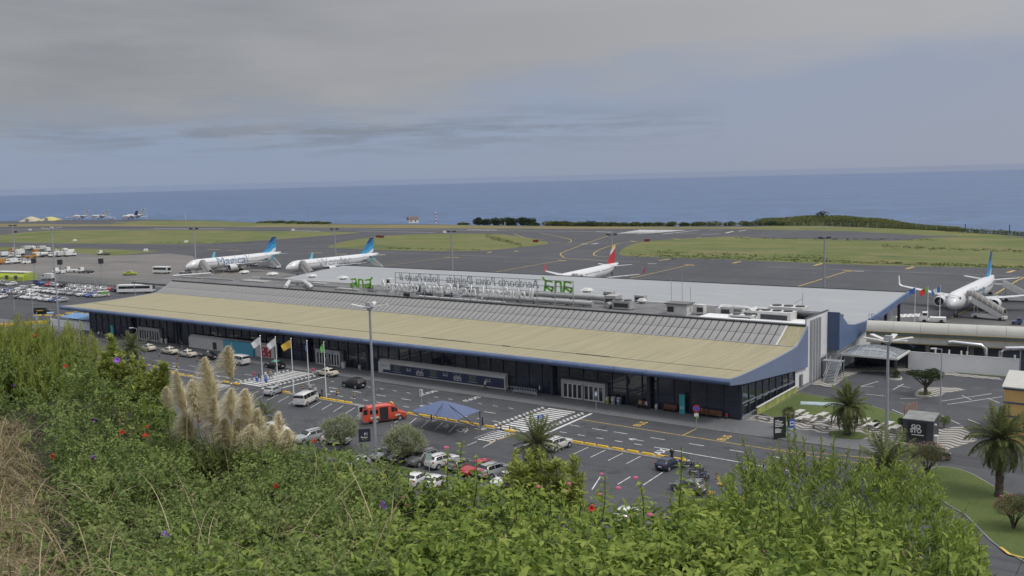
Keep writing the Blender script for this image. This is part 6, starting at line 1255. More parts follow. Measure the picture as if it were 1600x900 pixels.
for a, c in zip(fp[:-1], fp[1:]):
    n = int((c - a).length / 6)
    for j in range(n):
        q, q2 = a.lerp(c, j / n), a.lerp(c, (j + 1) / n); put('post', PS2, t, q)
        for z in (.8, 1.6, 2.4): b.bar(q + Vector((0, 0, z)), q2 + Vector((0, 0, z)), .04)
stuff(b.obj('wires', GALV, t))
# distant bits
p = at(645, 348.2, 0); t = thing('coast_house', 'small white house with brown roof far off by the sea', 'house', p, HEAD - 1.2); MB().box((0, 0, 1.5), (8, 6, 3)).obj('wall', WHITE, t); MB().extr([(-4.4, -3.4, 3), (-4.4, 3.4, 3), (-4.4, 0, 5)], (8.8, 0, 0)).obj('roof', mat('roof_brown', (.14, .09, .07), .8), t)
for x in (-2.2, 1.5): MB().box((x, -3.02, 1.6), (1.1, .06, 1.1)).obj('window', GLASS, t)
MB().box((4.02, 0, 1.1), (.06, 1.1, 2.2)).obj('door', DKMET, t)
p = at(681, 349, 0); t = thing('banded_mast', 'red and white banded mast by the sea', 'mast', p)
for k in range(7): MB().tube([(0, 0, k * 1.3), (0, 0, k * 1.3 + 1.3)], .5, 7).obj('band', RED if k % 2 else WHITE, t)
for i, (x, y, h) in enumerate(((120, 343, 5), (172, 343, 5), (229, 343, 6), (290, 345, 6), (789, 353, 3), (1508, 364, 7), (1577, 369, 9))):
    p = at(x, y); t = thing('distant_mast', ('thin mast behind the leftmost far jet', 'thin mast between the far jets', 'red white mast right of the far jets', 'pale mast on the grass rise at left', 'short white post before the dark coastal trees', 'thin dark pole on the shore at right', 'dark pole on the shore near right edge')[i], 'mast', p, 0, 'distant masts'); hh = h * (p - CAM).dot(FH) / FPX * 2; MB().tube([(0, 0, 0), (0, 0, hh)], .22, 6).obj('mast', OFFW if i < 5 else DKMET, t); MB().box((0, 0, .3), (1.2, 1.2, .6)).obj('foot', CONC, t)
for i, (x, y) in enumerate(((1011, 377.5), (837, 378.5), (591, 371), (596.5, 371.5), (24, 363.5))):
    p = at(x, y); t = thing('taxiway_sign', ('red taxiway board at the left tip of the right grass', 'red taxiway board at the right tip of the middle grass', 'red taxiway board on the middle grass, left of two', 'red taxiway board on the middle grass, right of two', 'red taxiway board at the far left grass edge')[i], 'taxiway sign', p, HEAD - PI / 2, 'taxiway boards'); MB().box((0, 0, .75), (3.0, .35, 1.1)).obj('panel', mat('board_red', (.16, .015, .015), .5), t); MB().box((0, 0, .1), (2.4, .3, .2)).obj('foot', DKMET, t)
for i, (x, y) in enumerate(((117, 376.6), (291, 379), (228, 392.3), (47, 360), (695, 363.8), (458, 360.5))):
    p = at(x, y); t = thing('marker_box', 'small white marker box on the airfield, %s from the left' % ('second', 'fourth', 'third', 'first', 'sixth', 'fifth')[i], 'marker', p, HEAD - PI / 2, 'white markers on the airfield'); MB().box((0, 0, .7), (2.4, .8, 1.2), top=.8).obj('housing', WHITE, t); MB().box((0, 0, .05), (2.6, 1, .1)).obj('foot', CONC, t)
# ================================================================== PEOPLE
SKIN = mat('skin', (.36, .21, .15), .6, var=.05); HAIR = mat('hair_dark', (.03, .02, .015), .7)
CL = {n_: mat('cloth_' + n_, c_, .85, var=.1) for n_, c_ in dict(white=(.55, .55, .55), black=(.02, .02, .022), navy=(.03, .045, .1), red=(.42, .03, .05), pink=(.55, .06, .13), blue=(.06, .14, .42), beige=(.35, .29, .2), grey=(.2, .21, .22), green=(.06, .14, .12), teal=(.05, .3, .36), brown=(.16, .08, .05)).items()}
def body_mesh(step, arm, sit=False):
    """one continuous skin from a joint skeleton; faces take their cloth by height"""
    hz = .93 if not sit else .50
    J = {'pel': (0, 0, hz), 'waist': (-.0, 0, hz + .17), 'chest': (.01, 0, hz + .42), 'neck': (.02, 0, hz + .56), 'head': (.05, 0, hz + .66), 'top': (.04, 0, hz + .80)}; E = [('pel', 'waist'), ('waist', 'chest'), ('chest', 'neck'), ('neck', 'head'), ('head', 'top')]
    Rr = dict(pel=.145, waist=.125, chest=.15, neck=.06, head=.095, top=.075)
    for sg, s_ in ((1, 'l'), (-1, 'r')):
        st = step * sg
        if sit: pts = [('hip', (.02, .10 * sg, hz - .02), .095), ('knee', (.46, .12 * sg, hz + .0), .07), ('ank', (.46, .12 * sg, .09), .048), ('toe', (.62, .13 * sg, .04), .04)]
        else: pts = [('hip', (.03 * st, .095 * sg, hz - .09), .098), ('knee', (.17 * st + .03, .10 * sg, .49), .07), ('ank', (.30 * st - .02, .10 * sg, .10), .047), ('toe', (.30 * st + .14, .12 * sg, .045), .042)]
        prev = 'pel'
        for n_, p, r_ in pts: J[n_ + s_] = p; Rr[n_ + s_] = r_; E.append((prev, n_ + s_)); prev = n_ + s_
        bend = arm if sg > 0 else arm * .4
        prev = 'chest'
        for n_, p, r_ in (('sh', (0, .19 * sg, hz + .47), .068), ('elb', (-.06 * st - .03 + .05 * bend, .26 * sg, hz + .20), .048), ('wri', (-.14 * st + .06 + .26 * bend, .25 * sg, hz - .02 + .20 * bend), .036), ('hand', (-.16 * st + .09 + .34 * bend, .24 * sg, hz - .12 + .25 * bend), .034)):
            J[n_ + s_] = p; Rr[n_ + s_] = r_; E.append((prev, n_ + s_)); prev = n_ + s_
    ks = list(J); me = bpy.data.meshes.new('sk'); me.from_pydata([J[k] for k in ks], [(ks.index(a), ks.index(c)) for a, c in E], []); o = bpy.data.objects.new('sk', me); COL.objects.link(o)
    md = o.modifiers.new('s', 'SKIN'); md.use_smooth_shade = True
    for i, k in enumerate(ks): v_ = me.skin_vertices[0].data[i]; v_.radius = (Rr[k], Rr[k]); v_.use_root = (k == 'pel')
    o.modifiers.new('d', 'SUBSURF').levels = 1
    r = bpy.data.meshes.new_from_object(o.evaluated_get(bpy.context.evaluated_depsgraph_get())); r.name = 'body'; bpy.data.objects.remove(o)
    r.materials.clear(); [r.materials.append(q) for q in (CL['white'], CL['black'], SKIN, HAIR)]
    for p in r.polygons:
        c = p.center; z = c.z - hz
        if z > .72 or (z > .62 and c.x < .0): m_ = 3
        elif z > .53: m_ = 2
        elif abs(c.y) > .2 and z < .08 + (.22 if c.x > .15 else 0) and z > -.25: m_ = 2
        elif c.z < .075: m_ = 3
        elif z > -.0 + (0 if not sit else .06): m_ = 0
        else: m_ = 1
        p.material_index = m_
    return r
BODY = [body_mesh(s_, a_) for s_, a_ in ((.9, .2), (.25, .1), (.5, 1.0))] + [body_mesh(0, .6, True)]
def person(label, p, rz, top, legs, pose=0, z=0, h=1.0, hair=HAIR, bag=None):
    o = put('person', BODY[pose], None, (p[0], p[1], z), rz); o.scale = (h,) * 3; tag(o, label, 'person', None)
    for i, m_ in enumerate((CL[top], CL[legs], SKIN, hair)): o.material_slots[i].link = 'OBJECT'; o.material_slots[i].material = m_
    f = MB(); f.ball((.155, 0, 1.585), (.02, .016, .022)); 
    return o
PL = [((397.5, 594.5), 'white', 'blue', 0, 'person in red top on the zebra crossing, leftmost of the group', 'red', 20, 0), ((405, 595.5), 0, 0, 0, 'person in dark top with blue bag on the crossing, second of the group', 'navy', 30, 0), ((415.5, 594), 0, 0, 0, 'person in white shirt and blue trousers in the middle of the crossing group', 'white', 10, 0), ((423.5, 592.5), 0, 0, 0, 'person in beige top, rightmost of the group on the crossing', 'beige', 15, 0), ((489.3, 588), 0, 0, 1, 'person in pink top and pale trousers by the lone taxi', 'pink', 100, 0),
      ((485, 615), 0, 0, 1, 'person in white top waiting left at the flagpoles', 'white', -90, 0), ((493, 619.5), 0, 0, 1, 'person in white top with black trousers at the flagpoles', 'white', -60, 0), ((503.5, 622), 0, 0, 1, 'person in black clothes right of two at the flagpoles', 'black', -120, 0), ((510, 572), 0, 0, 0, 'person walking out of the middle entrance', 'grey', -90, .12), ((285, 546.5), 0, 0, 1, 'person in black and white standing behind the third taxi', 'black', -90, .12), ((282, 543), 0, 0, 0, 'person in dark clothes by the left end of white box', 'navy', 0, .12),
      ((758.5, 609.5), 0, 0, 0, 'person in white top and black skirt before the navy mural', 'white', 170, .12), ((843.5, 617.5), 0, 0, 1, 'person in white shirt at the luggage trolleys', 'white', 200, .12), ((612, 658), 0, 0, 2, 'person in dark green shirt and grey trousers at the red minibus', 'green', 120, 0), ((155, 528), 0, 0, 1, 'person in white top at the left end, left of three', 'white', 0, .12), ((160, 529), 0, 0, 1, 'person in grey top at the left end, middle of three', 'grey', 60, .12), ((167, 527.5), 0, 0, 1, 'person in dark top at the left end, right of three', 'navy', 180, .12),
      ((202, 525), 0, 0, 0, 'person walking left of the left entrance', 'black', 180, .12), ((233, 537), 0, 0, 0, 'person in pale top entering the left entrance', 'beige', 90, .12), ((754, 667), 0, 0, 1, 'person in dark clothes behind the right post of the sunshade', 'black', 45, 0), ((1050, 722), 0, 0, 1, 'helmeted person in dark clothes behind the blue hatchback', 'black', -90, 0)]
LG_ = ['blue', 'black', 'blue', 'brown', 'white', 'black', 'black', 'black', 'navy', 'grey', 'black', 'black', 'black', 'grey', 'black', 'navy', 'black', 'navy', 'navy', 'black', 'black']
for i, ((x, y), _, __, pose, lab, top, rz, z) in enumerate(PL):
    p = at(x, y, z); person(lab, p, d2(rz), top, LG_[i], pose, z, 1.02, mat('helmet_grey', (.4, .4, .41), .3) if 'helmet' in lab else HAIR)
for x, lab, top in ((-15.6, 'seated person in pale top on the left bench, left of two', 'beige'), (-14.5, 'seated person in white top on the left bench, right of two', 'white'), (-5.6, 'seated person on the bench behind the round sign', 'brown'), (-2.0, 'child in red and white sitting by the right corner', 'red')):
    person(lab, (x, -.72 if x < -3 else -.3), -PI / 2, top, 'black', 3, .12 if x < -3 else 0.05, 1.0 if x < -3 else .75)
for i, (x, y, c, lab) in enumerate(((402, 596.5, 'blue', 'blue suitcase pulled across the zebra crossing'), (416, 597, 'blue', 'second blue suitcase further right on the crossing'), (499, 622, 'black', 'black suitcase standing by the flagpoles'))):
    p = at(x, y); t = thing('suitcase', lab, 'suitcase', p); MB().box((0, 0, .4), (.45, .28, .66)).obj('shell', CL[c], t); MB().bar((-.12, 0, .72), (-.12, 0, 1.0), .025).bar((.12, 0, .72), (.12, 0, 1.0), .025).bar((-.12, 0, 1.0), (.12, 0, 1.0), .03).obj('handle', GREYM, t); MB().tube([(-.2, 0, .04), (-.16, 0, .04)], .04, 6).tube([(.16, 0, .04), (.2, 0, .04)], .04, 6).obj('wheel', BLACK, t)

t = thing('parking_barrier', 'yellow railed parking entrance with pale blue gate at far left', 'parking entrance', tuple(at(30, 508)), math.radians(62))
for y in (-1.3, 1.3): MB().box((0, y, .3), (13, .35, .6)).obj('rail', YELLOW, t)
MB().box((1, 0, .12), (11, 1.8, .24)).obj('island', CONC, t); MB().box((4.2, 0, 1.3), (.6, .6, 2.1)).obj('ticket_box', mat('box_pale_blue', (.22, .32, .42), .5), t); MB().box((7.5, -.4, 2.6), (1.6, 2.6, .3)).obj('gate_roof', mat('box_pale_blue', (.22, .32, .42)), t)
for y in (-1.4, .7): MB().bar((7.5, y, 0), (7.5, y, 2.5), .14).obj('post', OFFW, t)
# ================================================================== VEGETATION
LEAFS = dict(
 bramble=leaf_mat('leaf_bramble', (.040, .068, .022), (.115, .165, .048), (.215, .265, .085), .65, .32),
 lantana=leaf_mat('leaf_lantana', (.050, .092, .018), (.122, .180, .032), (.225, .28, .06), .6, .33),
 ever=leaf_mat('leaf_evergreen', (.055, .09, .022), (.11, .165, .034), (.205, .275, .055), .5, .32),
 heath=leaf_mat('leaf_heath', (.105, .145, .03), (.175, .235, .05), (.25, .30, .08), .7, .35),
 silver=leaf_mat('leaf_silver', (.085, .11, .04), (.21, .24, .12), (.40, .42, .28), .6, .25),
 dark=leaf_mat('leaf_dark', (.022, .038, .014), (.045, .068, .022), (.085, .11, .034), .6, .15),
 scrub=leaf_mat('leaf_scrub', (.055, .075, .02), (.105, .13, .032), (.17, .185, .055), .7, .2),
 palm=leaf_mat('leaf_palm', (.075, .095, .03), (.135, .160, .055), (.215, .225, .11), .55, .25),
 red=leaf_mat('leaf_oleander', (.06, .08, .03), (.11, .13, .055), (.26, .14, .10), .6, .25),
 tan=leaf_mat('blade_dry', (.12, .095, .05), (.27, .22, .125), (.47, .40, .25), .8, .25),
 blade=leaf_mat('blade_green', (.05, .085, .02), (.10, .14, .04), (.2, .21, .08), .6, .3),
 plume=leaf_mat('plume_cream', (.54, .48, .31), (.74, .68, .49), (.88, .84, .66), .9, .3))
BARK = mat('bark', (.09, .07, .055), .9, var=.3, scale=4, bump=.02); PBARK = mat('palm_bark', (.085, .065, .05), .95, var=.35, scale=6, bump=.05)
STEM = mat('stem_green', (.09, .12, .04), .7, var=.2, scale=8); TWIG = mat('twig_grey', (.16, .13, .10), .85, var=.2, scale=8)
nrm = lambda a: a / np.maximum(np.linalg.norm(a, axis=-1, keepdims=True), 1e-9)
def leafset(P, D, L, Wd, droop=.25, fold=.25, up=None, oval=False):
    """five point leaves: base, two edges, midrib, tip"""
    n = len(P); D = nrm(D)
    if up is None: up = np.tile([0, 0, 1.0], (n, 1)) + NPR.normal(0, .45, (n, 3))
    S = nrm(np.cross(D, up)); Nn = np.cross(S, D); L = np.broadcast_to(L, n)[:, None]; Wd = np.broadcast_to(Wd, n)[:, None]
    if oval:
        a = lambda u, w_, s_: P + D * L * u - Nn * L * droop * u * u + S * Wd * w_ * s_ + Nn * Wd * fold * abs(s_) * w_ * 2
        V = np.stack([P, a(.28, .43, 1), a(.28, .43, -1), a(.62, .34, 1), a(.62, .34, -1), a(.45, 0, 0), P + D * L - Nn * L * droop], 1).reshape(-1, 3); o = (np.arange(n) * 7)[:, None]
        return V, np.concatenate([o + np.array([q]) for q in ((0, 1, 5), (0, 5, 2), (1, 3, 5), (2, 5, 4), (3, 6, 5), (4, 5, 6))], 1).reshape(-1, 3)
    mid = P + D * L * .5 - Nn * L * droop * .15
    V = np.stack([P, mid + S * Wd / 2 + Nn * Wd * fold, mid - S * Wd / 2 + Nn * Wd * fold, mid, P + D * L - Nn * L * droop], 1).reshape(-1, 3)
    o = (np.arange(n) * 5)[:, None]; F = np.concatenate([o + np.array([[0, 1, 3]]), o + np.array([[0, 3, 2]]), o + np.array([[1, 4, 3]]), o + np.array([[3, 4, 2]])], 1).reshape(-1, 3)
    return V, F
class LV:
    """collects leaf batches for one mesh"""
    def __init__(s): s.V = []; s.F = []; s.T = []; s.n = 0
    def add(s, P, D, L, Wd, tint, **k):
        V, F = leafset(np.asarray(P, float), np.asarray(D, float), L, Wd, **k); s.V.append(V); s.F.append(F + s.n); s.n += len(V); s.T.append(np.repeat(np.clip(tint, 0, 1), 6 if k.get('oval') else 4)); return s
    def sprigs(s, root, d, length, n, L, Wd, spread=1.0, tint=None, tipb=.25, droop=.3, opposite=False, jl=.3, oval=False):
        S_ = len(root); d = nrm(d); a = np.tile([0, 0, 1.0], (S_, 1)); a[np.abs(d[:, 2]) > .9] = [1, 0, 0]
        e1 = nrm(np.cross(d, a)); e2 = np.cross(d, e1); u = (np.arange(n) + .6) / n
        ph = NPR.uniform(0, 6.28, (S_, 1)) + (np.arange(n) // 2 * 1.57 + (np.arange(n) % 2) * 3.14 if opposite else np.arange(n) * 2.4)[None]
        R = e1[:, None] * np.cos(ph)[..., None] + e2[:, None] * np.sin(ph)[..., None]
        sp = spread * (1.05 - .35 * u)[None, :, None]
        D = d[:, None] * np.cos(sp) + R * np.sin(sp) + NPR.normal(0, .12, R.shape)
        P = root[:, None] + d[:, None] * (np.broadcast_to(length, S_)[:, None] * u[None])[..., None]
        t0 = (NPR.uniform(.15, .7, S_) if tint is None else tint)[:, None] + tipb * (u - .5)[None] * 2 + NPR.normal(0, .1, (S_, n))
        Ls = np.broadcast_to(L, S_)[:, None] * (1 + NPR.uniform(-jl, jl, (S_, n))) * (1.1 - .45 * u[None] ** 2); Ws = Ls * (Wd / (L if np.isscalar(L) else np.mean(L)))
        return s.add(P.reshape(-1, 3), D.reshape(-1, 3), Ls.ravel(), Ws.ravel(), t0.ravel(), droop=droop, oval=oval)
    def mesh(s, name, m): return np_mesh(name, np.concatenate(s.V), np.concatenate(s.F), m, np.concatenate(s.T))
    def obj(s, name, m, parent=None, loc=(0, 0, 0)): return put(name, s.mesh(name, m), parent, loc)
def blades(roots, dirs, length, width, bend, tint, segs=4):
    """arching grass blades, each a tapering ribbon"""
    n = len(roots); dirs = nrm(dirs); hor = NPR.normal(0, 1, (n, 3)); hor[:, 2] = 0; hor = nrm(hor + dirs * [1, 1, 0] * 1.5); side = nrm(np.cross(hor, [0, 0, 1.0])); V = []
    length = np.broadcast_to(length, n)[:, None]; bend = np.broadcast_to(bend, n)[:, None]; width = np.broadcast_to(width, n)[:, None]
    for k in range(segs + 1):
        u = k / segs; c = roots + dirs * length * u + (hor * .6 - np.array([0, 0, 1.0])) * length * bend * u * u; w_ = width * (1 - u) ** .7 * .5 + .0004; V += [c + side * w_, c - side * w_]
    V = np.stack(V, 1).reshape(-1, 3); o = (np.arange(n) * (segs + 1) * 2)[:, None]; F = np.concatenate([o + np.array([[2 * k, 2 * k + 1, 2 * k + 3, 2 * k + 2]]) for k in range(segs)], 1).reshape(-1, 4)
    return V, F, np.repeat(np.clip(tint, 0, 1), segs)
def crown(L, c, r, n, leaf, wd, up=.5, shell=.55, lumps=7, tint0=.45, low=False):
    """leaves in uneven clumps through an ellipsoid volume; L collects"""
    c = np.array(c, float); r = np.array(r, float); q = nrm(NPR.normal(0, 1, (lumps, 3))); q[:, 2] = q[:, 2] * .8 - .1 if low else np.abs(q[:, 2]) * .9 - .25; lc = q * NPR.uniform(.35, .72, (lumps, 1)); lr = NPR.uniform(.32, .55, lumps); lt = NPR.normal(0, .12, lumps)
    k = NPR.randint(0, lumps, n); d = nrm(NPR.normal(0, 1, (n, 3))); rad = NPR.uniform(shell, 1, n) ** .6
    P = lc[k] + d * (lr[k] * rad)[:, None]; D = d + np.array([0, 0, up]) + NPR.normal(0, .3, (n, 3))
    L.add(c + P * r, D, leaf * NPR.uniform(.7, 1.25, n), wd * NPR.uniform(.8, 1.2, n), tint0 + lt[k] + NPR.normal(0, .16, n)); return lc * r + c
# ---------------- trees along the coast
def tree_thing(name, label, cat, p, hgt, r, n, leaf, m, group=None, trunk=.3, tint0=.45, lumps=8, limb=True, low=False):
    t = thing(name, label, cat, p, RND.uniform(0, 6), group); L = LV(); cs = crown(L, (0, 0, hgt - r[2]), r, n, leaf, leaf * .55, lumps=lumps, tint0=tint0, low=low); o = L.obj('crown', m, t); stuff(o)
    b = MB(); b.tube([(0, 0, -.2), (.05 * hgt * .3, 0, hgt * .3), (0, 0, hgt - r[2])], [trunk, trunk * .75, trunk * .45], 7)
    if limb:
        for c in cs[:6]: b.tube([(0, 0, hgt * .3), tuple(c * .6 + np.array([0, 0, hgt * .15])), tuple(c)], [trunk * .5, trunk * .3, trunk * .1], 5)
    b.obj('trunk', BARK, t, True); return t
CT = [(748, 352, 11), (762, 352, 12), (775, 352.3, 11.5), (790, 352.5, 13), (803, 352.5, 12), (815, 352.6, 14.5), (826, 352.8, 12)]
for i, (x, y, hp_) in enumerate(CT):
    p = at(x, y - 1); k = (p - CAM).dot(FH) / FPX; tree_thing('coastal_tree', 'dark rounded coastal tree, %s from the left in the dark clump by the sea' % ORD[i], 'tree', p, hp_ * k * .95, (12 * k, 8 * k, hp_ * k * .52), 1500, 1.1, LEAFS['dark'], 'dark trees by the sea', .3, .45, 12, True, True)
CS = [(418, 349, 3.2), (436, 349.4, 4), (455, 349.8, 4.2), (474, 350.2, 4.4), (492, 350.4, 4), (508, 350.5, 3), (725, 352, 3), (836, 353, 5), (858, 353.5, 9), (872, 353.6, 9.5), (884, 353.7, 10), (896, 353.8, 8), (908, 354, 9), (922, 354, 11), (938, 354, 9), (956, 354.2, 8), (975, 354.2, 6.5), (993, 354, 7), (1010, 354, 7), (1030, 354, 6.5), (1050, 354, 8), (1072, 353.8, 7), (1095, 353.6, 8), (1115, 353.6, 9), (1140, 353.3, 8), (1165, 353.2, 9), (1190, 353, 9), (1210, 353, 8), (1232, 353, 8.5), (1252, 353, 8)]
for i, (x, y, hp_) in enumerate(CS):
    p = at(x, y - .8); k = (p - CAM).dot(FH) / FPX; tree_thing('coastal_shrub', 'green coastal shrub by the sea, %s from the left in the long low belt' % ORD[i], 'shrub', p, hp_ * k * .8, (15 * k, 9 * k, hp_ * k * .5), 1000, 1.0, LEAFS['dark' if i in (7, 13, 27) else 'scrub'], 'shrubs along the shore', .2, .55 + .15 * ((i * 7) % 3 - 1), 9, False, True)
# scrub covered rise on the right shore
hb_ = MB(); base = [at(1205 + i * 14.6, 352.6 + max(0, i - 6) * .62) for i in range(22)]; n_ = len(base); prof_h = [6, 7, 8, 9, 10.5, 11.5, 12.5, 12.8, 12.6, 12.2, 11.8, 11.2, 10.4, 9.6, 8.6, 7.6, 6.4, 5.0, 4.2, 3.6, 3.0, 2.2]; gx = []
back = Vector((FH.x, FH.y, 0)); rows = []
for i, p in enumerate(base):
    k = (p - CAM).dot(FH) / FPX; h = prof_h[i] * k; rows.append([p + back * s_ * 1.0 + Vector((0, 0, h * z)) for s_, z in ((-2, -.02), (3, .45), (8, .8), (16, .98), (26, 1.0), (40, .6), (55, -.1))])
hb_.loft(rows, 0, False, False); o = hb_.obj('scrub_rise', ramp_mat('rise_ground', [(.09, .10, .035), (.1, 5, .45, .6, (.07, .085, .03))]), None, True); struct(o)
L = LV(); R_ = np.array([[tuple(v) for v in r] for r in rows]); n = 15000; ii = NPR.uniform(0, n_ - 1.001, n); jj = NPR.uniform(0, 5, n); a, f = ii.astype(int), (ii % 1)[:, None]; c, g = jj.astype(int), (jj % 1)[:, None]
P = (R_[a, c] * (1 - f) + R_[a + 1, c] * f) * (1 - g) + (R_[a, c + 1] * (1 - f) + R_[a + 1, c + 1] * f) * g; pat = np.array([noise.noise(Vector(p) * .06) for p in P])
P[:, 2] += np.maximum(0, pat + .3) * NPR.uniform(0, 1.6, n); L.add(P, NPR.normal(0, .6, (n, 3)) + [0, 0, .9], NPR.uniform(.5, 1.1, n), .45, .68 + pat * .5 + NPR.normal(0, .13, n)); o = L.obj('coastal_scrub', LEAFS['scrub']); stuff(o); tag(o, 'low green scrub covering the coastal rise on the right', 'scrub')
p = at(1308, 344.5, 0); tp = Vector(rows[7][4]); tree_thing('coastal_tree', 'single dark tree on top of the coastal rise', 'tree', tp - Vector((0, 0, .5)), 3.6, (5, 4, 2), 500, .7, LEAFS['dark'], None, .2, .4, 5, False)
L = LV()
for i in range(26):
    x = 1470 + i * 6; p = at(x, 361.5 + (x - 1480) * .058 if x > 1480 else 360.5); crown(L, tuple(p + Vector((0, 0, .8))), (2.6, 2.2, RND.uniform(1, 2)), 130, .6, .35, tint0=.45, lumps=4)
o = L.obj('coastal_scrub', LEAFS['scrub']); stuff(o); tag(o, 'broken line of low scrub along the right shore edge', 'scrub')
# weeds along the rims of the airfield grass
L = LV(); n = 0
for (x0, y0, x1, y1, sp, k) in ((985, 398.5, 1600, 418, 2.2, 420), (1150, 372.5, 1460, 375, 1.0, 100), (1380, 386, 1600, 393, 2.5, 130), (1010, 394, 1300, 404, 3, 150), (760, 370, 815, 383, 3, 110), (600, 388, 760, 391.5, 1.2, 60), (230, 379.6, 400, 379.4, .8, 40)):
    for i in range(k):
        u = RND.random(); p = at(x0 + (x1 - x0) * u, y0 + (y1 - y0) * u + RND.gauss(0, sp * .6)); h = RND.uniform(.25, .6); q = np.tile(np.array(p), (7, 1)) + NPR.normal(0, .5, (7, 3)) * [1.6, 1, 0]; L.add(q, NPR.normal(0, .5, (7, 3)) + [0, 0, 1], h, h * .6, np.full(7, RND.uniform(0, .4)))
o = L.obj('airfield_weeds', LEAFS['scrub']); stuff(o); tag(o, 'dark weed tufts scattered along the airfield grass edges', 'weeds')
# ---------------- palms
def frond_mesh(Lf, droop, nl=26, wl=.5, seed=0):
    rs = np.random.RandomState(seed); u = np.linspace(0, 1, 12); X = Lf * (u - .22 * droop * u ** 2); Zz = Lf * (.42 * u - droop * u ** 2 * .85); pts = np.stack([X, np.zeros(12), Zz], 1); L = LV(); P, D, Ls = [], [], []
    for k in range(nl):
        t_ = .12 + .87 * k / (nl - 1); i = min(int(t_ * 11), 10); f = t_ * 11 - i; p = pts[i] * (1 - f) + pts[i + 1] * f; tg = nrm(pts[i + 1] - pts[i])
        for sg in (-1, 1): P.append(p); D.append(tg * .75 + np.array([0, sg * .85, .12]) + rs.normal(0, .08, 3)); Ls.append(wl * (.55 + .8 * math.sin(PI * min(1, t_ * .9 + .08))) * rs.uniform(.85, 1.1))
    L.add(P, D, np.array(Ls), .095 * Lf / 3, np.clip(.45 + rs.normal(0, .18, len(P)), 0, 1), droop=.35, up=np.tile([0, 0, 1.0], (len(P), 1)))
    V, F, T = np.concatenate(L.V), np.concatenate(L.F), np.concatenate(L.T); rb = MB().tube([tuple(q) for q in pts], [.045 * (1 - .85 * x) for x in u], 4, 0, False); fv = np.array(rb.v); ft = []
    for q in rb.f: ft += [(q[0], q[1], q[2]), (q[0], q[2], q[3])]
    return np_mesh('frond', np.concatenate([V, fv]), np.concatenate([F, np.array(ft) + len(V)]), LEAFS['palm'], np.concatenate([T, np.full(len(ft), .8)]))
FROND = [frond_mesh(3.6, d_, 28, .62, i) for i, d_ in enumerate((.05, .25, .5, .75, 1.0, 1.25))]
def palm(label, p, h, sc_=1.0, n=46, tr=.38, skirt=False, group='palms'):
    t = thing('palm_tree', label, 'palm tree', p, RND.uniform(0, 6), group); prof_ = [(0, 1.25), (.1, 1.0), (.5, .9), (.85, 1.0), (1, 1.2)]
    b = MB(); rg = []
    for i in range(17):
        u = i / 16; r_ = tr * np.interp(u, [a for a, _ in prof_], [c for _, c in prof_]) * (1.06 if i % 2 else .97); rg.append([(r_ * math.cos(a), r_ * math.sin(a), u * h) for a in [2 * PI * k / 10 + (i % 2) * .3 for k in range(10)]])
    b.loft(rg); b.obj('trunk', PBARK, t); MB().ball((0, 0, h), (tr * 1.25, tr * 1.25, tr * 1.4), 10, 6).obj('crown_heart', PBARK, t)
    for k in range(n):
        u = (k + .5) / n; a = k * 2.39996 + RND.uniform(-.15, .15); el_ = math.radians(82 - 112 * u ** .85) + RND.uniform(-.1, .1); fm = FROND[min(5, int(u * 4.6 + RND.uniform(0, 1.2)))]
        o = put('frond', fm, t, (0, 0, h + .15)); o.rotation_euler = (RND.uniform(-.25, .25), -el_ + .38, a); o.scale = (sc_ * RND.uniform(.85, 1.08),) * 3
    return t
palm('large palm on a round lawn patch among the picnic tables', (14.9, -.2, .2), 3.5, .98, 60, .42); palm('large palm at the right edge on the curved lawn', at(1561, 776, .1), 5.9, 1.06, 64, .42)
palm('palm in the middle behind a car with roof rails', tuple(at(840, 741)), 3.3, 1.02, 48, .4); palm('palm half hidden by bushes behind the right lamp mast', tuple(at(1386, 780)), 3.3, 1.15, 44, .4); palm('small palm left of the taxis, above the green bushes', tuple(at(207, 566)), 2.6, .95, 40, .35); palm('palm whose arching fronds show beside the pampas plumes', tuple(at(412, 668)), 1.4, .8, 26, .3)
p = at(1232, 669, .2); t = thing('fan_palm', 'small fan palm with brown skirt behind the black board', 'palm tree', p); MB().tube([(0, 0, 0), (0, 0, 2.0)], [.17, .13], 8).obj('trunk', PBARK, t)
L = LV()
for k in range(60):
    a = k * 2.4; e_ = math.radians(75 - 100 * k / 60); d_ = np.array([math.cos(a) * math.cos(e_), math.sin(a) * math.cos(e_), math.sin(e_)]); c = np.array([0, 0, 2.1]) + d_ * .5
    L.add(np.tile(c, (7, 1)), d_ + NPR.normal(0, .45, (7, 3)), .6, .07, np.full(7, .45) if k < 34 else np.full(7, .9))
L.obj('fronds', LEAFS['palm'], t); L = LV(); a = NPR.uniform(0, 6.28, 160); L.add(np.stack([np.cos(a) * .15, np.sin(a) * .15, NPR.uniform(1.6, 2.1, 160)], 1), np.stack([np.cos(a) * .9, np.sin(a) * .9, NPR.uniform(-.9, -.1, 160)], 1), .9, .09, NPR.uniform(0, .7, 160)); L.obj('dry_skirt', LEAFS['tan'], t)
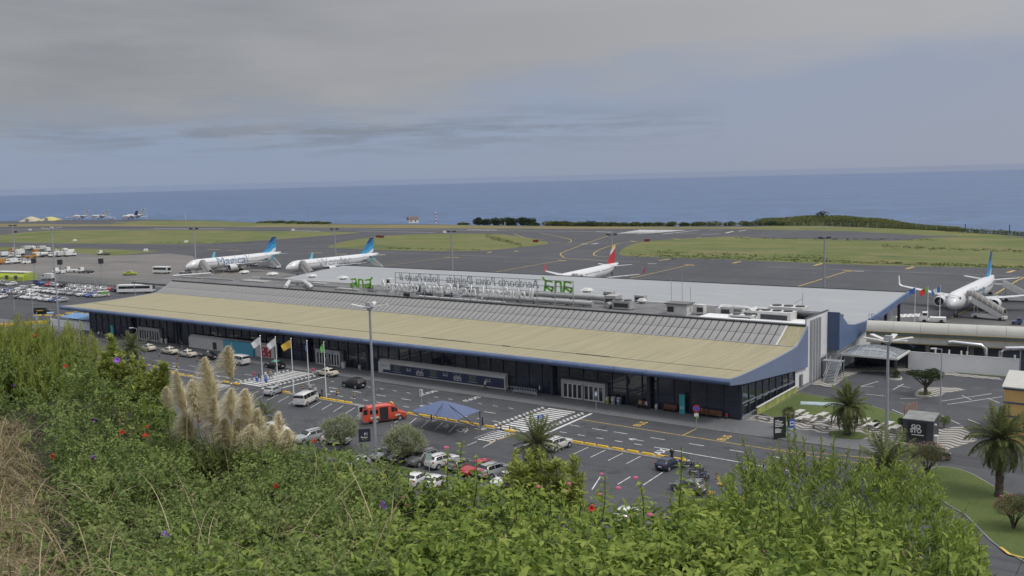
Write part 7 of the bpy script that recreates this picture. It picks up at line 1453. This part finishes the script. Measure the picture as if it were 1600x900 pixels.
# ---------------- trees of the car parks
def twig_tree(label, p, h, r, n, seed=0):
    t = thing('round_tree', label, 'tree', p, 0, 'round silver leaved trees'); b = MB(); b.tube([(0, 0, -.1), (.05, .03, .9), (.0, 0, 1.5)], [.16, .13, .12], 8)
    for k in range(8): a = k * .785 + .3; b.tube([(0, 0, 1.2 + .08 * k % .3), (r[0] * .3 * math.cos(a), r[1] * .3 * math.sin(a), 1.9), (r[0] * .62 * math.cos(a), r[1] * .62 * math.sin(a), h - r[2] * 1.0)], [.08, .055, .025], 5)
    b.obj('trunk', BARK, t, True); d = nrm(NPR.normal(0, 1, (n, 3))); d[:, 2] = d[:, 2] * .9; rad = NPR.uniform(.45, 1, n) ** .55
    bumps = np.array([noise.noise(Vector(q) * 2.2 + Vector((seed, 0, 0))) for q in d]); P = d * (rad * (1 + .38 * bumps))[:, None] * np.array(r) + [0, 0, h - r[2]]; dd_ = d * [.55, .55, .25] + np.array([0, 0, .85]) + NPR.normal(0, .2, (n, 3))
    L = LV(); L.sprigs(P - nrm(dd_) * .2, dd_, NPR.uniform(.3, .55, n), 9, .20, .055, .55, np.clip(.42 + .32 * rad + bumps * .3 + NPR.normal(0, .1, n), .05, .85), .3); o = L.obj('crown', LEAFS['silver'], t); stuff(o); return t
twig_tree('left of two round silver green trees in the lower car park', tuple(at(533, 704)), 4.7, (2.45, 2.45, 1.8), 1700, 1); twig_tree('right of two round silver green trees in the lower car park', tuple(at(633, 723)), 4.75, (2.65, 2.65, 2.0), 2000, 5)
p = at(1447, 617, .1); t = thing('umbrella_tree', 'dark flat topped tree on the white mosaic island', 'tree', p); b = MB(); b.tube([(0, 0, -.1), (-.1, 0, 1.0), (.05, 0, 1.9)], [.34, .26, .22], 8); L = LV()
for k in range(9): a = k * .7; rr_ = 1.0 + (k % 3) * .55; b.tube([(0, 0, 1.2), (rr_ * .5 * math.cos(a), rr_ * .5 * math.sin(a), 2.1), (rr_ * math.cos(a), rr_ * math.sin(a), 2.9)], [.14, .09, .04], 5); crown(L, (rr_ * 1.05 * math.cos(a), rr_ * 1.05 * math.sin(a), 3.0 + .1 * (k % 3)), (1.1, 1.1, .6), 520, .22, .12, lumps=5, tint0=.42)
b.obj('trunk', BARK, t, True); stuff(L.obj('crown', LEAFS['dark'], t))
for i, ((x, y), h, rx, lab) in enumerate((((1449, 742), 3.6, 2.4, 'red flowering bushy tree beside the dark kiosk'), ((1584, 826), 3.2, 1.9, 'red flowering small tree on the lawn at right edge'))):
    p = at(x, y, .1); t = thing('flowering_tree', lab, 'tree', p, 0, 'red flowering trees'); b = MB(); L = LV()
    for k in range(7): a = k * .9; b.tube([(0, 0, -.1), (.35 * math.cos(a), .35 * math.sin(a), 1.0), (rx * .6 * math.cos(a), rx * .6 * math.sin(a), h * .7)], [.11, .08, .03], 6)
    b.obj('trunk', BARK, t, True); crown(L, (0, 0, h * .68), (rx * 1.25, rx * 1.25, h * .42), 5200, .17, .07, lumps=14, tint0=.5); stuff(L.obj('crown', LEAFS['red'], t))
    fl = LV(); n = 110; d = nrm(NPR.normal(0, 1, (n, 3))); d[:, 2] = np.abs(d[:, 2]); fl.add(d * [rx * .95, rx * .95, h * .36] + [0, 0, h * .66], d, .14, .12, np.ones(n) * .5); fl.obj('blossom', mat('blossom_red', (.42, .13, .14), .7), t)
for i, (x, y, r_, lab) in enumerate(((1499, 577, 1.5, 'dark fan leaved shrub left against the grey wall'), (1513, 578, 1.3, 'round green shrub second along the grey wall'), (1548, 584, 1.1, 'round green shrub third along the grey wall'), (1398, 591, .9, 'small dark shrub in the white kerbed planter by the canopy'), (1405, 668, .9, 'low dark shrub left of the kiosk'), (1418, 664, .7, 'low clipped shrub behind the kiosk corner'), (1475, 668, 1.0, 'green shrub right of the kiosk base'), (1367, 668, .6, 'low shrub at the end of the picnic tables'), (770, 715, .01, ''))):
    if not lab: continue
    p = at(x, y, .1); tree_thing('garden_shrub', lab, 'shrub', p, r_ * 1.9, (r_, r_, r_ * .95), 900, .16, LEAFS['dark' if i in (0, 3, 4, 5, 7) else 'bramble'], 'garden shrubs', .08, .45, 6, False)
p = at(1397, 592); t = thing('planter', 'round white kerbed planter on the side forecourt', 'planter', p); MB().tube([(0, 0, 0), (0, 0, .3)], 1.25, 20).obj('kerb', OFFW, t); MB().tube([(0, 0, .3), (0, 0, .33)], 1.1, 18).obj('soil', mat('soil', (.05, .04, .03), .95), t)
# ================================================================== THE HILLSIDE in front
SILP = [-500, -200, 0, 100, 160, 260, 330, 440, 540, 590, 650, 720, 800, 900, 1000, 1050, 1150, 1250, 1400, 1470, 1530, 1600, 1800, 2200]
SILY = [480, 490, 520, 530, 575, 632, 715, 711, 718, 742, 764, 778, 790, 816, 832, 818, 812, 802, 828, 880, 922, 948, 970, 990]
SILT = [22, 21, 20, 19, 17.5, 16, 13.5, 12.5, 12, 11.5, 11, 10.5, 10, 9.5, 9, 9, 9.2, 9.6, 9.6, 9.5, 9, 8.5, 8, 7.5]
TBX, TBT = [-500, 0, 300, 700, 1100, 1600, 2200], [7.0, 6.3, 5.6, 5.0, 4.8, 5.0, 5.5]
RFW, RRT, RUP, RCAM, RFH = (np.array(v) for v in (FW, RT, UP, CAM, FH))
def farN(px, py, t):
    d = RFW * FPX + RRT * (px - 800)[:, None] - RUP * (py - 450)[:, None]; return RCAM + d * (t / (d @ RFH))[:, None]
def surf(px, py):
    ys, ts, tb = np.interp(px, SILP, SILY), np.interp(px, SILP, SILT), np.interp(px, TBX, TBT); u = np.clip((1010 - py) / (1010 - ys), 0, 1.0); return tb + (ts - tb) * u ** 1.35
# ground sheet of the slope
cols = np.concatenate([np.arange(-500, 2201, 50)]); rowsP = []
for x in cols:
    ys = float(np.interp(x, SILP, SILY)); yy = np.linspace(1040, ys, 14); xx = np.full(14, float(x)); P = farN(xx, yy, surf(xx, yy)); P[:, 2] -= .42 + .15 * np.sin(P[:, 0] * 1.7) * np.cos(P[:, 1] * 1.3)
    e = P[-1]; d = e - RCAM; d[2] = 0; d = d / np.linalg.norm(d); sl = max(.42, (RCAM[2] - e[2]) / np.linalg.norm((e - RCAM)[:2]) + .13); tail = [e + d * s_ + np.array([0, 0, -sl * s_]) for s_ in (1.2, 3, 8, 20, 40)]; sN = (e[2] + .3) / sl; tail.append(e + d * sN + np.array([0, 0, -sl * sN]))
    f = P[0]; dd_ = (f - RCAM); dd_[2] = 0; head = [RCAM + np.array([0, 0, -1.9]) - dd_ * .8, RCAM + np.array([0, 0, -1.85]) + dd_ * .25]; rowsP.append(np.concatenate([head, P, tail]))
G = np.array(rowsP); nc, nr_, _ = G.shape; V = G.reshape(-1, 3); ij = [(i * nr_ + j, i * nr_ + j + 1, (i + 1) * nr_ + j + 1, (i + 1) * nr_ + j) for i in range(nc - 1) for j in range(nr_ - 1)]
me = np_mesh('hillside', V, np.array(ij), ramp_mat('hill_soil', [(.030, .036, .016), (1.2, 6, .42, .6, (.045, .040, .026)), (6, 5, .5, .65, (.022, .032, .012))], bump=.1, bscale=3), None, True); o = struct(put('hillside', me))
def field(n, x0, x1, extra=0, power=1.0):
    px = NPR.uniform(x0, x1, n); ys = np.interp(px, SILP, SILY); py = ys + (985 - ys) * NPR.uniform(0, 1, n) ** power - extra; return px, py
def sm(x, a, c): u = np.clip((x - a) / (c - a), 0, 1); return u * u * (3 - 2 * u)
def nz_(px, py, s_, o=0): return np.array([noise.noise(Vector((a / s_, c / s_ * 1.6, o))) for a, c in zip(px, py)])
def bump(px, py): px, py = np.asarray(px, float), np.asarray(py, float); return surf(px, py) * (1 - .10 * nz_(px, py, 105, 1) - .055 * nz_(px, py, 38, 6) - .02)
# dark bramble and creeper mass
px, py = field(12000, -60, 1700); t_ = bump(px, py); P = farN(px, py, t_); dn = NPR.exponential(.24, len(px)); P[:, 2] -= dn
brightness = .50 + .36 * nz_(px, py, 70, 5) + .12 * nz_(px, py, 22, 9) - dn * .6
keep = (sm(px, 560, 820) < NPR.uniform(.0, 1.3, len(px))) & ~((px < 70 + .3 * (py - 640)) & (py > 650) & (NPR.uniform(0, 1, len(px)) < .55))
P, br = P[keep], brightness[keep]; D = NPR.normal(0, .55, P.shape) + [0, 0, .75] - .35 * RFH
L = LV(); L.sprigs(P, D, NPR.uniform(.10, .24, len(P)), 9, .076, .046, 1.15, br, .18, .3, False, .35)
# finer compound leaflets over the upper left part
px, py = field(5200, -40, 620, 6, .8); t_ = bump(px, py); P = farN(px, py, t_); P[:, 2] += NPR.uniform(-.08, .14, len(px)); D = NPR.normal(0, .6, P.shape) + [0, 0, .45] - .4 * RFH
kp = ~((px < 70 + .3 * (py - 640)) & (py > 650)); L.sprigs(P[kp], D[kp], NPR.uniform(.15, .32, kp.sum()), 12, .056, .031, 1.25, (.5 + .35 * nz_(px, py, 60, 3))[kp], .12, .15, True)
dl = LV(); px, py = field(330, 60, 1500); dl.sprigs(farN(px, py, bump(px, py) - .02), NPR.normal(0, .6, (330, 3)) + [0, 0, .6], NPR.uniform(.1, .25, 330), 6, .06, .028, 1.1, NPR.uniform(.1, .6, 330), .1, .6); o = stuff(dl.obj('withered_leaves', LEAFS['tan'])); tag(o, 'withered brown leaf sprays scattered through the slope thicket', 'dead leaves')
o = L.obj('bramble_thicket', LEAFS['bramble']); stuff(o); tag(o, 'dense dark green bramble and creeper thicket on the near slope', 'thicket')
# lantana: yellow green ovate leaves, right of the middle
bush = thing('lantana_bush', 'bright green lantana bush with small pink flower heads across bottom', 'bush', tuple(far(950, 880, 6.0) - Vector((0, 0, .6))))
B0 = np.array(bush.location); L = LV()
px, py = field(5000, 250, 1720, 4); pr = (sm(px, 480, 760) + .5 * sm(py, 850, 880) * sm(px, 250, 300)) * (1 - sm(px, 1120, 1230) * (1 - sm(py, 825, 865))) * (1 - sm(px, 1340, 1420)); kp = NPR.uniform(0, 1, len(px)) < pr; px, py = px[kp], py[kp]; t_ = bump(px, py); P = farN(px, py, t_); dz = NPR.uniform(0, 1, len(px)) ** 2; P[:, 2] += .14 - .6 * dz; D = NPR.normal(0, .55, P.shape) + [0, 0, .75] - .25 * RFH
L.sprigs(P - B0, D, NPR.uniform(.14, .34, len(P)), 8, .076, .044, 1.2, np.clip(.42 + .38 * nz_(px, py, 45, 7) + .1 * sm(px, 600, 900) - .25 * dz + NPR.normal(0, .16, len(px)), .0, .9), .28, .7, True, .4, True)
stalks = [(RND.uniform(600, 1340), RND.uniform(790, 860), 0, 0) for _ in range(70)]; stalks = [(x, y, y + RND.uniform(40, 90), float(bump([x], [y + 30])[0]) - .1) for x, y, _, __ in stalks]; stalks += [(1065, 700, 815, 8.2), (945, 745, 815, 8), (1000, 752, 820, 8), (1085, 765, 830, 7.6), (700, 705, 775, 9.8), (712, 722, 790, 9), (745, 712, 790, 8.5), (722, 690, 780, 10), (745, 735, 800, 8.6), (860, 760, 830, 7.5), (905, 765, 820, 7.8), (760, 728, 800, 8.4), (1215, 770, 840, 7), (1250, 800, 860, 6.5), (1190, 770, 830, 7), (1395, 860, 910, 5.6), (1480, 840, 900, 6), (1530, 850, 920, 6), (640, 735, 800, 9.6), (1330, 780, 840, 7), (770, 745, 800, 9), (1120, 775, 835, 7), (800, 760, 820, 8)]
for x, y0, y1, t1 in stalks:
    a, c = far(x + RND.uniform(-12, 12), y1, t1), far(x, y0, t1 - .1); d_ = np.array([tuple(c - a)]); ln = (c - a).length
    L.sprigs(np.array([tuple(a)]) - B0, d_, np.array([ln]), max(8, int(ln / .05) * 2), .085, .045, 1.25, np.array([.62]), .15, .5, True, .25, True); st = MB().tube([a - bush.location, (a + c) / 2 - bush.location + Vector((.01, .01, 0)), c - bush.location], [.006, .005, .003], 5); st.obj('stem', STEM, bush)
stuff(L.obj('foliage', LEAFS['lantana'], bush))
# the nearest lantana leaves, one object each
lm = []
for i in range(4):
    q = LV(); q.add([(0, 0, 0)], [(1, 0, -.05)], 1.0, .56, np.array([.35 + .15 * i]), droop=.2 + .12 * i, up=np.array([[0, .1 * (i - 1.5), 1.0]]), oval=True); lm.append(q.mesh('leaf', LEAFS['lantana']))
for k in range(56):
    x, y = RND.uniform(620, 1340), RND.uniform(800, 905); v_ = far(x, y, float(bump([x], [y])[0]) - .12) - bush.location
    for j in range(5):
        o = put('leaf', lm[(k + j) % 4], bush, v_ + Vector((0, 0, .015 * j))); o.rotation_euler = (RND.uniform(-.3, .3), RND.uniform(-.35, .5), j * 2.4 + k); o.scale = (RND.uniform(.07, .10),) * 3
PINK = mat('petal_pink', (.55, .13, .24), .6, var=.25, scale=30); b = MB()
for k in range(26):
    a = k * 2.4; z = 1 - k / 26 * 1.1; r_ = math.sqrt(max(0, 1 - z * z)); c = Vector((r_ * math.cos(a), r_ * math.sin(a), z * .6)) * .02; b.box(c, (.011, .011, .006), rz=a)
pk = b.mesh('flower_head', PINK)
for x, y in ((889, 736 + 20), (757, 718 + 0), (758, 743), (697, 700), (752, 735), (940, 741), (993, 747), (966, 763), (937, 773), (841, 761), (850, 822), (637, 789), (1016, 805), (568, 814), (485, 829), (1175, 857), (1155, 884), (1532, 873), (632, 777), (745, 812), (883, 768), (808, 812), (1208, 895), (665, 845), (1110, 790), (690, 760)):
    o = put('flower_head', pk, bush, far(x, y, float(bump([x], [y])[0]) - .2) - bush.location); o.scale = (RND.uniform(.8, 1.25),) * 3
# evergreen shrub with narrow upright leaves, right
ev = thing('evergreen_shrub', 'large glossy evergreen shrub with narrow upright leaves at right', 'shrub', tuple(far(1310, 850, 8.6) - Vector((0, 0, 1.0)))); E0 = np.array(ev.location)
def topline(xs_, ys_): return lambda x: np.interp(x, xs_, ys_)
tl = topline([1030, 1060, 1100, 1160, 1200, 1240, 1280, 1330, 1375, 1420, 1455, 1475, 1500, 1520, 1545], [815, 752, 765, 700, 705, 684, 705, 690, 705, 708, 716, 745, 800, 800, 850])
L = LV(); wt = MB(); n = 2100; px = NPR.uniform(1030, 1545, n); top = tl(px) + 10; py = top + (960 - top) * NPR.uniform(0, 1, n) ** .9; dep = 9.8 - 2.6 * (py - 700) / 200 + NPR.normal(0, .3, n); P = farN(px, py, dep); ax = (px - 1290) / 600
D = np.stack([RRT * a_ for a_ in ax]) + np.array([0, 0, 1.0]) + NPR.normal(0, .22, (n, 3)); ln = NPR.uniform(.14, .3, n)
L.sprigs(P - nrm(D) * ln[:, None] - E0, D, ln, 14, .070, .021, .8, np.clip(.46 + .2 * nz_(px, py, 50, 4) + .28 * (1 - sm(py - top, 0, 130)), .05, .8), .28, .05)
for x, y in ((1160, 686), (1172, 700), (1205, 700), (1240, 640 + 30), (1255, 685), (1283, 685), (1303, 683), (1325, 700), (1345, 700), (1410, 690), (1425, 700), (1062, 735), (1100, 755), (1128, 745), (1465, 728), (1470, 745), (1512, 790), (1490, 800), (1230, 680), (1385, 705), (1040, 770), (1080, 742), (1150, 705), (1215, 690), (1270, 700), (1395, 720), (1440, 715)):
    a, c = far(x - (x - 1290) * .18, y + 75, 9.3), far(x, y, 9.4); ln = (c - a).length; L.sprigs(np.array([tuple(a)]) - E0, np.array([tuple(c - a)]), np.array([ln]), int(ln / .014), .074, .022, .75, np.array([.58]), .22, .05); wt.tube([a - ev.location, c - ev.location], [.008, .003], 5)
for k in range(40): x = RND.uniform(1060, 1500); a, c = far(1290 + (x - 1290) * .4, 930, 8.4), far(x, float(tl(x)) + RND.uniform(70, 130), 9.5); wt.tube([a - ev.location, a.lerp(c, .5) - ev.location + Vector((0, 0, .05)), c - ev.location], [.02, .012, .004], 5)
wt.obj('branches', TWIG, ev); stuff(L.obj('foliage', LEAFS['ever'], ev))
yb = LV(); P = np.array([tuple(far(x, y, 8.8)) for x, y in ((1122, 745), (1127, 757), (1068, 808), (1037, 828), (1056, 815), (1084, 792), (1160, 778), (1112, 770))]); q = np.repeat(P, 5, 0) + NPR.normal(0, .012, (40, 3)); yb.add(q - E0, NPR.normal(0, 1, (40, 3)), .05, .03, np.ones(40) * .5); yb.obj('yellow_leaf', mat('yellow_leaf', (.45, .33, .04), .6), ev)
# small bushy shrub in the middle and its left cousin
def spire_shrub(label, pts, t0, n, m, leaf, wd, tint, basey, group='bushy spire shrubs'):
    c0 = far(sum(p[0] for p in pts) / len(pts), basey, t0) - Vector((0, 0, .8)); t = thing('spire_shrub', label, 'shrub', tuple(c0), 0, None); L = LV(); w_ = MB(); O = np.array(c0)
    for x, y, hw in pts:
        top, bot = far(x, y, t0 + RND.uniform(-.4, .4)), far(x + RND.uniform(-4, 4), basey, t0 - .3); k = t0 / FPX; u = NPR.uniform(0, 1, n) ** .8; ax = np.array(top)[None] * (1 - u[:, None]) + np.array(bot)[None] * u[:, None]; a = NPR.uniform(0, 6.28, n); r_ = hw * k * np.minimum(1, .25 + u * 1.8) * NPR.uniform(.35, 1, n); off = np.stack([np.cos(a) * r_, np.sin(a) * r_, NPR.normal(0, .02, n)], 1); D = off / max(hw * k, 1e-3) * .5 + np.array([0, 0, 1.0]) + NPR.normal(0, .2, (n, 3))
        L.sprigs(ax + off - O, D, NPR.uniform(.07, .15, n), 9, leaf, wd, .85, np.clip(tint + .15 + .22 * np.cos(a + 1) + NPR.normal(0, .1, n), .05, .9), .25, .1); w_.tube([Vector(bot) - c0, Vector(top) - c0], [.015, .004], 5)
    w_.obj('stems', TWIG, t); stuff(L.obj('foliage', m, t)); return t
spire_shrub('bushy green shrub with upright spires below the centre palm', [(800, 712, 9), (812, 724, 10), (826, 716, 9), (845, 716, 10), (858, 730, 12), (870, 722, 12), (885, 728, 10), (899, 722, 6), (836, 735, 12), (812, 745, 12), (872, 752, 11), (895, 758, 9), (850, 762, 11)], 11.5, 30, LEAFS['heath'], .085, .042, .8, 806)
spire_shrub('yellowish green bushy shrub in front of the small palm', [(175, 528, 6), (178, 552, 9), (165, 560, 12), (190, 560, 12), (208, 566, 12), (222, 572, 12), (240, 585, 10), (255, 574, 6), (250, 605, 12), (215, 600, 18), (185, 595, 18), (160, 590, 18), (235, 622, 18), (195, 630, 22), (165, 625, 20)], 17, 130, LEAFS['heath'], .10, .05, .62, 665)
# feathery heath at the upper left
hs = thing('feathery_shrub', 'tall feathery heath shrub at the upper left of the slope', 'shrub', tuple(far(60, 600, 18) - Vector((0, 0, 1)))); O = np.array(hs.location); L = LV(); w_ = MB(); n = 2300; px = NPR.uniform(-120, 172, n)
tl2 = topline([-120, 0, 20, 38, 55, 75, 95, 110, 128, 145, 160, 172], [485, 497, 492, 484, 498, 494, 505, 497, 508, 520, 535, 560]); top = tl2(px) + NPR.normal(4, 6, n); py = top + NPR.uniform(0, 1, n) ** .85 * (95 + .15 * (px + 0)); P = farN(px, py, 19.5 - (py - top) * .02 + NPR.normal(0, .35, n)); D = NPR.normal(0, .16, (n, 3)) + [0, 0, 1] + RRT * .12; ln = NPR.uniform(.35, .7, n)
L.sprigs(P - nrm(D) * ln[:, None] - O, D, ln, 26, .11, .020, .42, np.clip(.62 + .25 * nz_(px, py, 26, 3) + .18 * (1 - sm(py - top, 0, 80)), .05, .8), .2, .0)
for k in range(60): x = RND.uniform(-100, 165); a, c = far(x, 610, 18.3), far(x + RND.uniform(-8, 8), float(tl2(x)) + 6, 19.4); w_.tube([a - hs.location, c - hs.location], [.02, .005], 4)
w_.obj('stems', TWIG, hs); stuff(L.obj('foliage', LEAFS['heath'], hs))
# pampas grass
pg = thing('pampas_grass', 'clump of pampas grass with tall cream plumes in front of the car park', 'pampas grass', tuple(far(355, 720, 13) - Vector((0, 0, .7)))); O = np.array(pg.location)
PLM = [(358, 542, 363, 592, 13), (320, 560, 336, 640, 12), (276, 580, 292, 650, 12), (300, 595, 309, 655, 9), (314, 598, 323, 655, 9), (362, 608, 362, 655, 9), (384, 610, 391, 668, 12), (436, 645, 441, 712, 12), (260, 606, 265, 636, 6), (352, 655, 360, 698, 12), (372, 655, 374, 700, 11), (402, 640, 406, 698, 12), (449, 672, 452, 712, 10), (335, 620, 342, 690, 11), (290, 640, 300, 690, 11), (425, 665, 428, 715, 11), (393, 665, 388, 715, 12)]
for i, (x0, y0, x1, y1, hw) in enumerate(PLM):
    hw *= RND.uniform(1.35, 1.8); t0 = 13 + RND.uniform(-.5, .5); a, c = np.array(far(x1, y1, t0)), np.array(far(x0, y0, t0)); n = 1150; u = NPR.uniform(0, 1, n) ** .9; ax = a + (c - a) * u[:, None]; k = t0 / FPX; prof_ = np.interp(u, [0, .25, .6, 1], [.45, 1, .75, .12]); d_ = nrm(NPR.normal(0, 1, (n, 3))); D = d_ * RND.uniform(.5, .85) + nrm(c - a) * .75 - RRT * RND.uniform(0, .5)
    V, F, T = blades(ax - O + d_ * (hw * k * .18 * prof_)[:, None], D, hw * k * 1.35 * prof_ + .03, .0085, .45, np.clip(.45 + NPR.normal(0, .22, n) + (.12 if i in (3, 4, 5, 6, 7) else -.08), 0, 1), 3); put('plume', np_mesh('plume', V, F, LEAFS['plume'], T), pg)
    ro = far(x1 + RND.uniform(-6, 6), 735, t0); q = MB().tube([ro - pg.location, Vector(a) - pg.location, Vector(c) - pg.location], [.008, .006, .003], 5).obj('stem', mat('stem_straw', (.30, .26, .14), .8), pg)
n = 1700; px = NPR.uniform(262, 458, n); R = farN(px, NPR.uniform(715, 745, n), np.full(n, 13.0) + NPR.normal(0, .4, n)); V, F, T = blades(R - O, NPR.normal(0, .35, (n, 3)) + [0, 0, 1], NPR.uniform(.35, .95, n), .011, NPR.uniform(.2, .7, n), NPR.uniform(.2, 1, n), 5); stuff(put('leaf_blades', np_mesh('leaf_blades', V, F, LEAFS['blade'], T), pg))
# broad ginger like leaves sticking up
gp = thing('broad_leaved_plant', 'broad strap leaved plant rising from the brambles left of pampas', 'plant', tuple(far(228, 690, 13.5))); b = LV()
for x0, y0, x1, y1 in ((226, 655, 225, 613), (205, 625, 218, 590), (235, 600, 245, 587), (190, 690, 262, 640), (240, 665, 262, 657), (236, 680, 262, 680), (246, 660, 238, 620), (236, 700, 256, 685), (218, 690, 230, 700), (255, 725, 240, 700), (205, 600, 212, 612)):
    a, c = far(x0, y0, 13.5), far(x1, y1, 13.4); b.add([tuple(a - gp.location)], [tuple(c - a)], (c - a).length, .07, np.array([.7]), droop=.12)
b.obj('leaf', LEAFS['lantana'], gp)
# dry grass, lower left
n = 5200; px = np.abs(NPR.normal(0, 58, n)) - 42; py = NPR.uniform(655, 985, n); px = px * (.45 + .55 * sm(py, 660, 800)) * (1 + .5 * sm(py, 830, 930)); t_ = bump(px, py) - .1; R = farN(px, py, t_); R[:, 2] -= .12
V, F, T = blades(R, NPR.normal(0, .4, (n, 3)) + [0, 0, .8] - .2 * RFH, NPR.uniform(.22, .75, n), .010, NPR.uniform(.3, 1.1, n), np.clip(NPR.normal(.5, .25, n), 0, 1), 5); o = put('dry_grass', np_mesh('dry_grass', V, F, LEAFS['tan'], T)); stuff(o); tag(o, 'tangled pale dry grass at the lower left of the slope', 'dry grass')
n = 240; px = NPR.uniform(40, 620, n); py = NPR.uniform(760, 960, n); R = farN(px, py, bump(px, py) - .2); V, F, T = blades(R, NPR.normal(0, .6, (n, 3)) + [0, 0, .7], NPR.uniform(.4, 1.2, n), .009, NPR.uniform(.1, .7, n), NPR.uniform(.3, 1, n), 6); o = put('grass_stalks', np_mesh('grass_stalks', V, F, LEAFS['tan'], T)); stuff(o); tag(o, 'single arching straw stalks crossing the brambles at lower left', 'grass stalks')
n = 160; px = NPR.uniform(600, 1600, n); py = NPR.uniform(800, 960, n); R = farN(px, py, bump(px, py) - .15); V, F, T = blades(R, NPR.normal(0, .6, (n, 3)) + [0, 0, .6], NPR.uniform(.4, 1.1, n), .006, NPR.uniform(.1, .8, n), NPR.uniform(.1, .8, n), 6); o = put('grass_stalks', np_mesh('grass_stalks', V, F, LEAFS['blade'], T)); stuff(o); tag(o, 'thin green grass stalks among the lantana leaves at bottom right', 'grass stalks')
# morning glory and red trumpet creepers
def creeper(name, label, cat, fl, fm, pts, sz, dt_=.34):
    c0 = far(*pts[0], 9.0); t = thing(name, label, cat, tuple(c0)); w_ = MB(); L = LV()
    for i, (x, y) in enumerate(pts):
        tt = float(bump([x], [y])[0]); p = far(x, y, tt - dt_ - (0 if y > float(np.interp(x, SILP, SILY)) else 0)); a = far(x + RND.uniform(-10, 10), y + 28, tt + .05)
        w_.tube([a - c0, (a + p) / 2 - c0 + Vector((.01, 0, .01)), p - c0], [.004, .003, .002], 4); o = put('flower', fl, t, p - c0); dcam = (CAM - p).normalized(); o.rotation_euler = (dcam * .6 + Vector((RND.uniform(-.8, .8), RND.uniform(-.8, .8), .5))).to_track_quat('Z', 'Y').to_euler(); k = sz * RND.uniform(.85, 1.15); o.scale = (k, k, k)
        L.add(np.tile(np.array(a - c0), (5, 1)) + NPR.normal(0, .04, (5, 3)), NPR.normal(0, 1, (5, 3)) + [0, 0, .3], .07, .06, np.full(5, .5))
    w_.obj('vine', STEM, t); L.obj('leaves', LEAFS['bramble'], t); return t
PUR = mat('petal_purple', (.20, .06, .50), .55, var=.2, scale=20); THR = mat('petal_throat', (.50, .25, .50), .6)
b = MB(); rg = []
for z, r_ in ((0, .10), (.45, .14), (.75, .32), (.95, .75), (1.0, 1.0)): rg.append([(r_ * (1 + (.06 if k % 2 else -.04)) * math.cos(2 * PI * k / 10), r_ * (1 + (.06 if k % 2 else -.04)) * math.sin(2 * PI * k / 10), z - .5) for k in range(10)])
b.loft(rg[:3], 1, False); b.loft(rg[2:], 0, False); creeper('morning_glory_vine', 'creeping vine with open purple trumpet flowers over the brambles', 'vine', b.mesh('flower', [PUR, THR], True), PUR, [(147, 659), (147, 716), (243, 835), (258, 838), (596, 791), (463, 869), (492, 874), (183, 563), (25, 603)], .052)
REDP = mat('petal_red', (.62, .055, .03), .5, var=.2, scale=20); b = MB()
for k in range(9): a = k * .7; b.tube([(0, 0, -.3), (.28 * math.cos(a), .28 * math.sin(a), .25), (.85 * math.cos(a), .85 * math.sin(a), .6 + .3 * (k % 3))], [.05, .13, .22], 5)
creeper('red_flowering_creeper', 'creeper with small scarlet trumpet flowers scattered over the left slope', 'vine', b.mesh('flower', REDP), REDP, [(57, 525), (103, 573), (228, 667), (227, 682), (190, 676), (310, 659), (349, 693), (365, 687), (493, 690), (432, 761), (82, 714), (924, 795), (228, 682), (330, 711)], .036)
# bare grey twigs
tw = thing('dead_branch', 'bare grey dead branches lying across the lower left brambles', 'dead branch', tuple(far(440, 800, 8))); b = MB()
for (x0, y0), (x1, y1), (x2, y2) in (((395, 845), (425, 800), (480, 755)), ((398, 842), (415, 830), (428, 822)), ((425, 800), (440, 790), (450, 772)), ((1440, 0 + 880), (1508, 870), (1525, 846)), ((940, 770), (960, 745), (985, 720)), ((270, 718), (278, 735), (290, 748)), ((355, 845), (380, 850), (405, 880)), ((210, 732), (222, 745), (226, 752)), ((475, 780), (490, 790), (500, 782)), ((1510, 846), (1520, 850), (1527, 845)), ((1060, 760), (1063, 790), (1062, 815))):
    if x0 > 700: continue
    q = [far(x, y, float(surf(np.array([float(x)]), np.array([float(y)]))[0]) - .3) - tw.location for x, y in ((x0, y0), (x1, y1), (x2, y2))]; b.tube(q, [.010, .007, .003], 5)
b.obj('twigs', TWIG, tw)

# ------------------------------------------------------------------ sea air: a thin even haze
b = MB(); b.box((CAM.x, CAM.y, -19), (39400, 39400, 110.8)); m, t, bs = new_mat('haze_air'); t.nodes.remove(bs); pv = t.nodes.new('ShaderNodeVolumePrincipled'); pv.inputs['Color'].default_value = (.43, .52, .76, 1); pv.inputs['Density'].default_value = .000032; pv.inputs['Anisotropy'].default_value = .0
t.links.new(pv.outputs[0], t.nodes['Material Output'].inputs['Volume']); stuff(b.obj('haze', m))
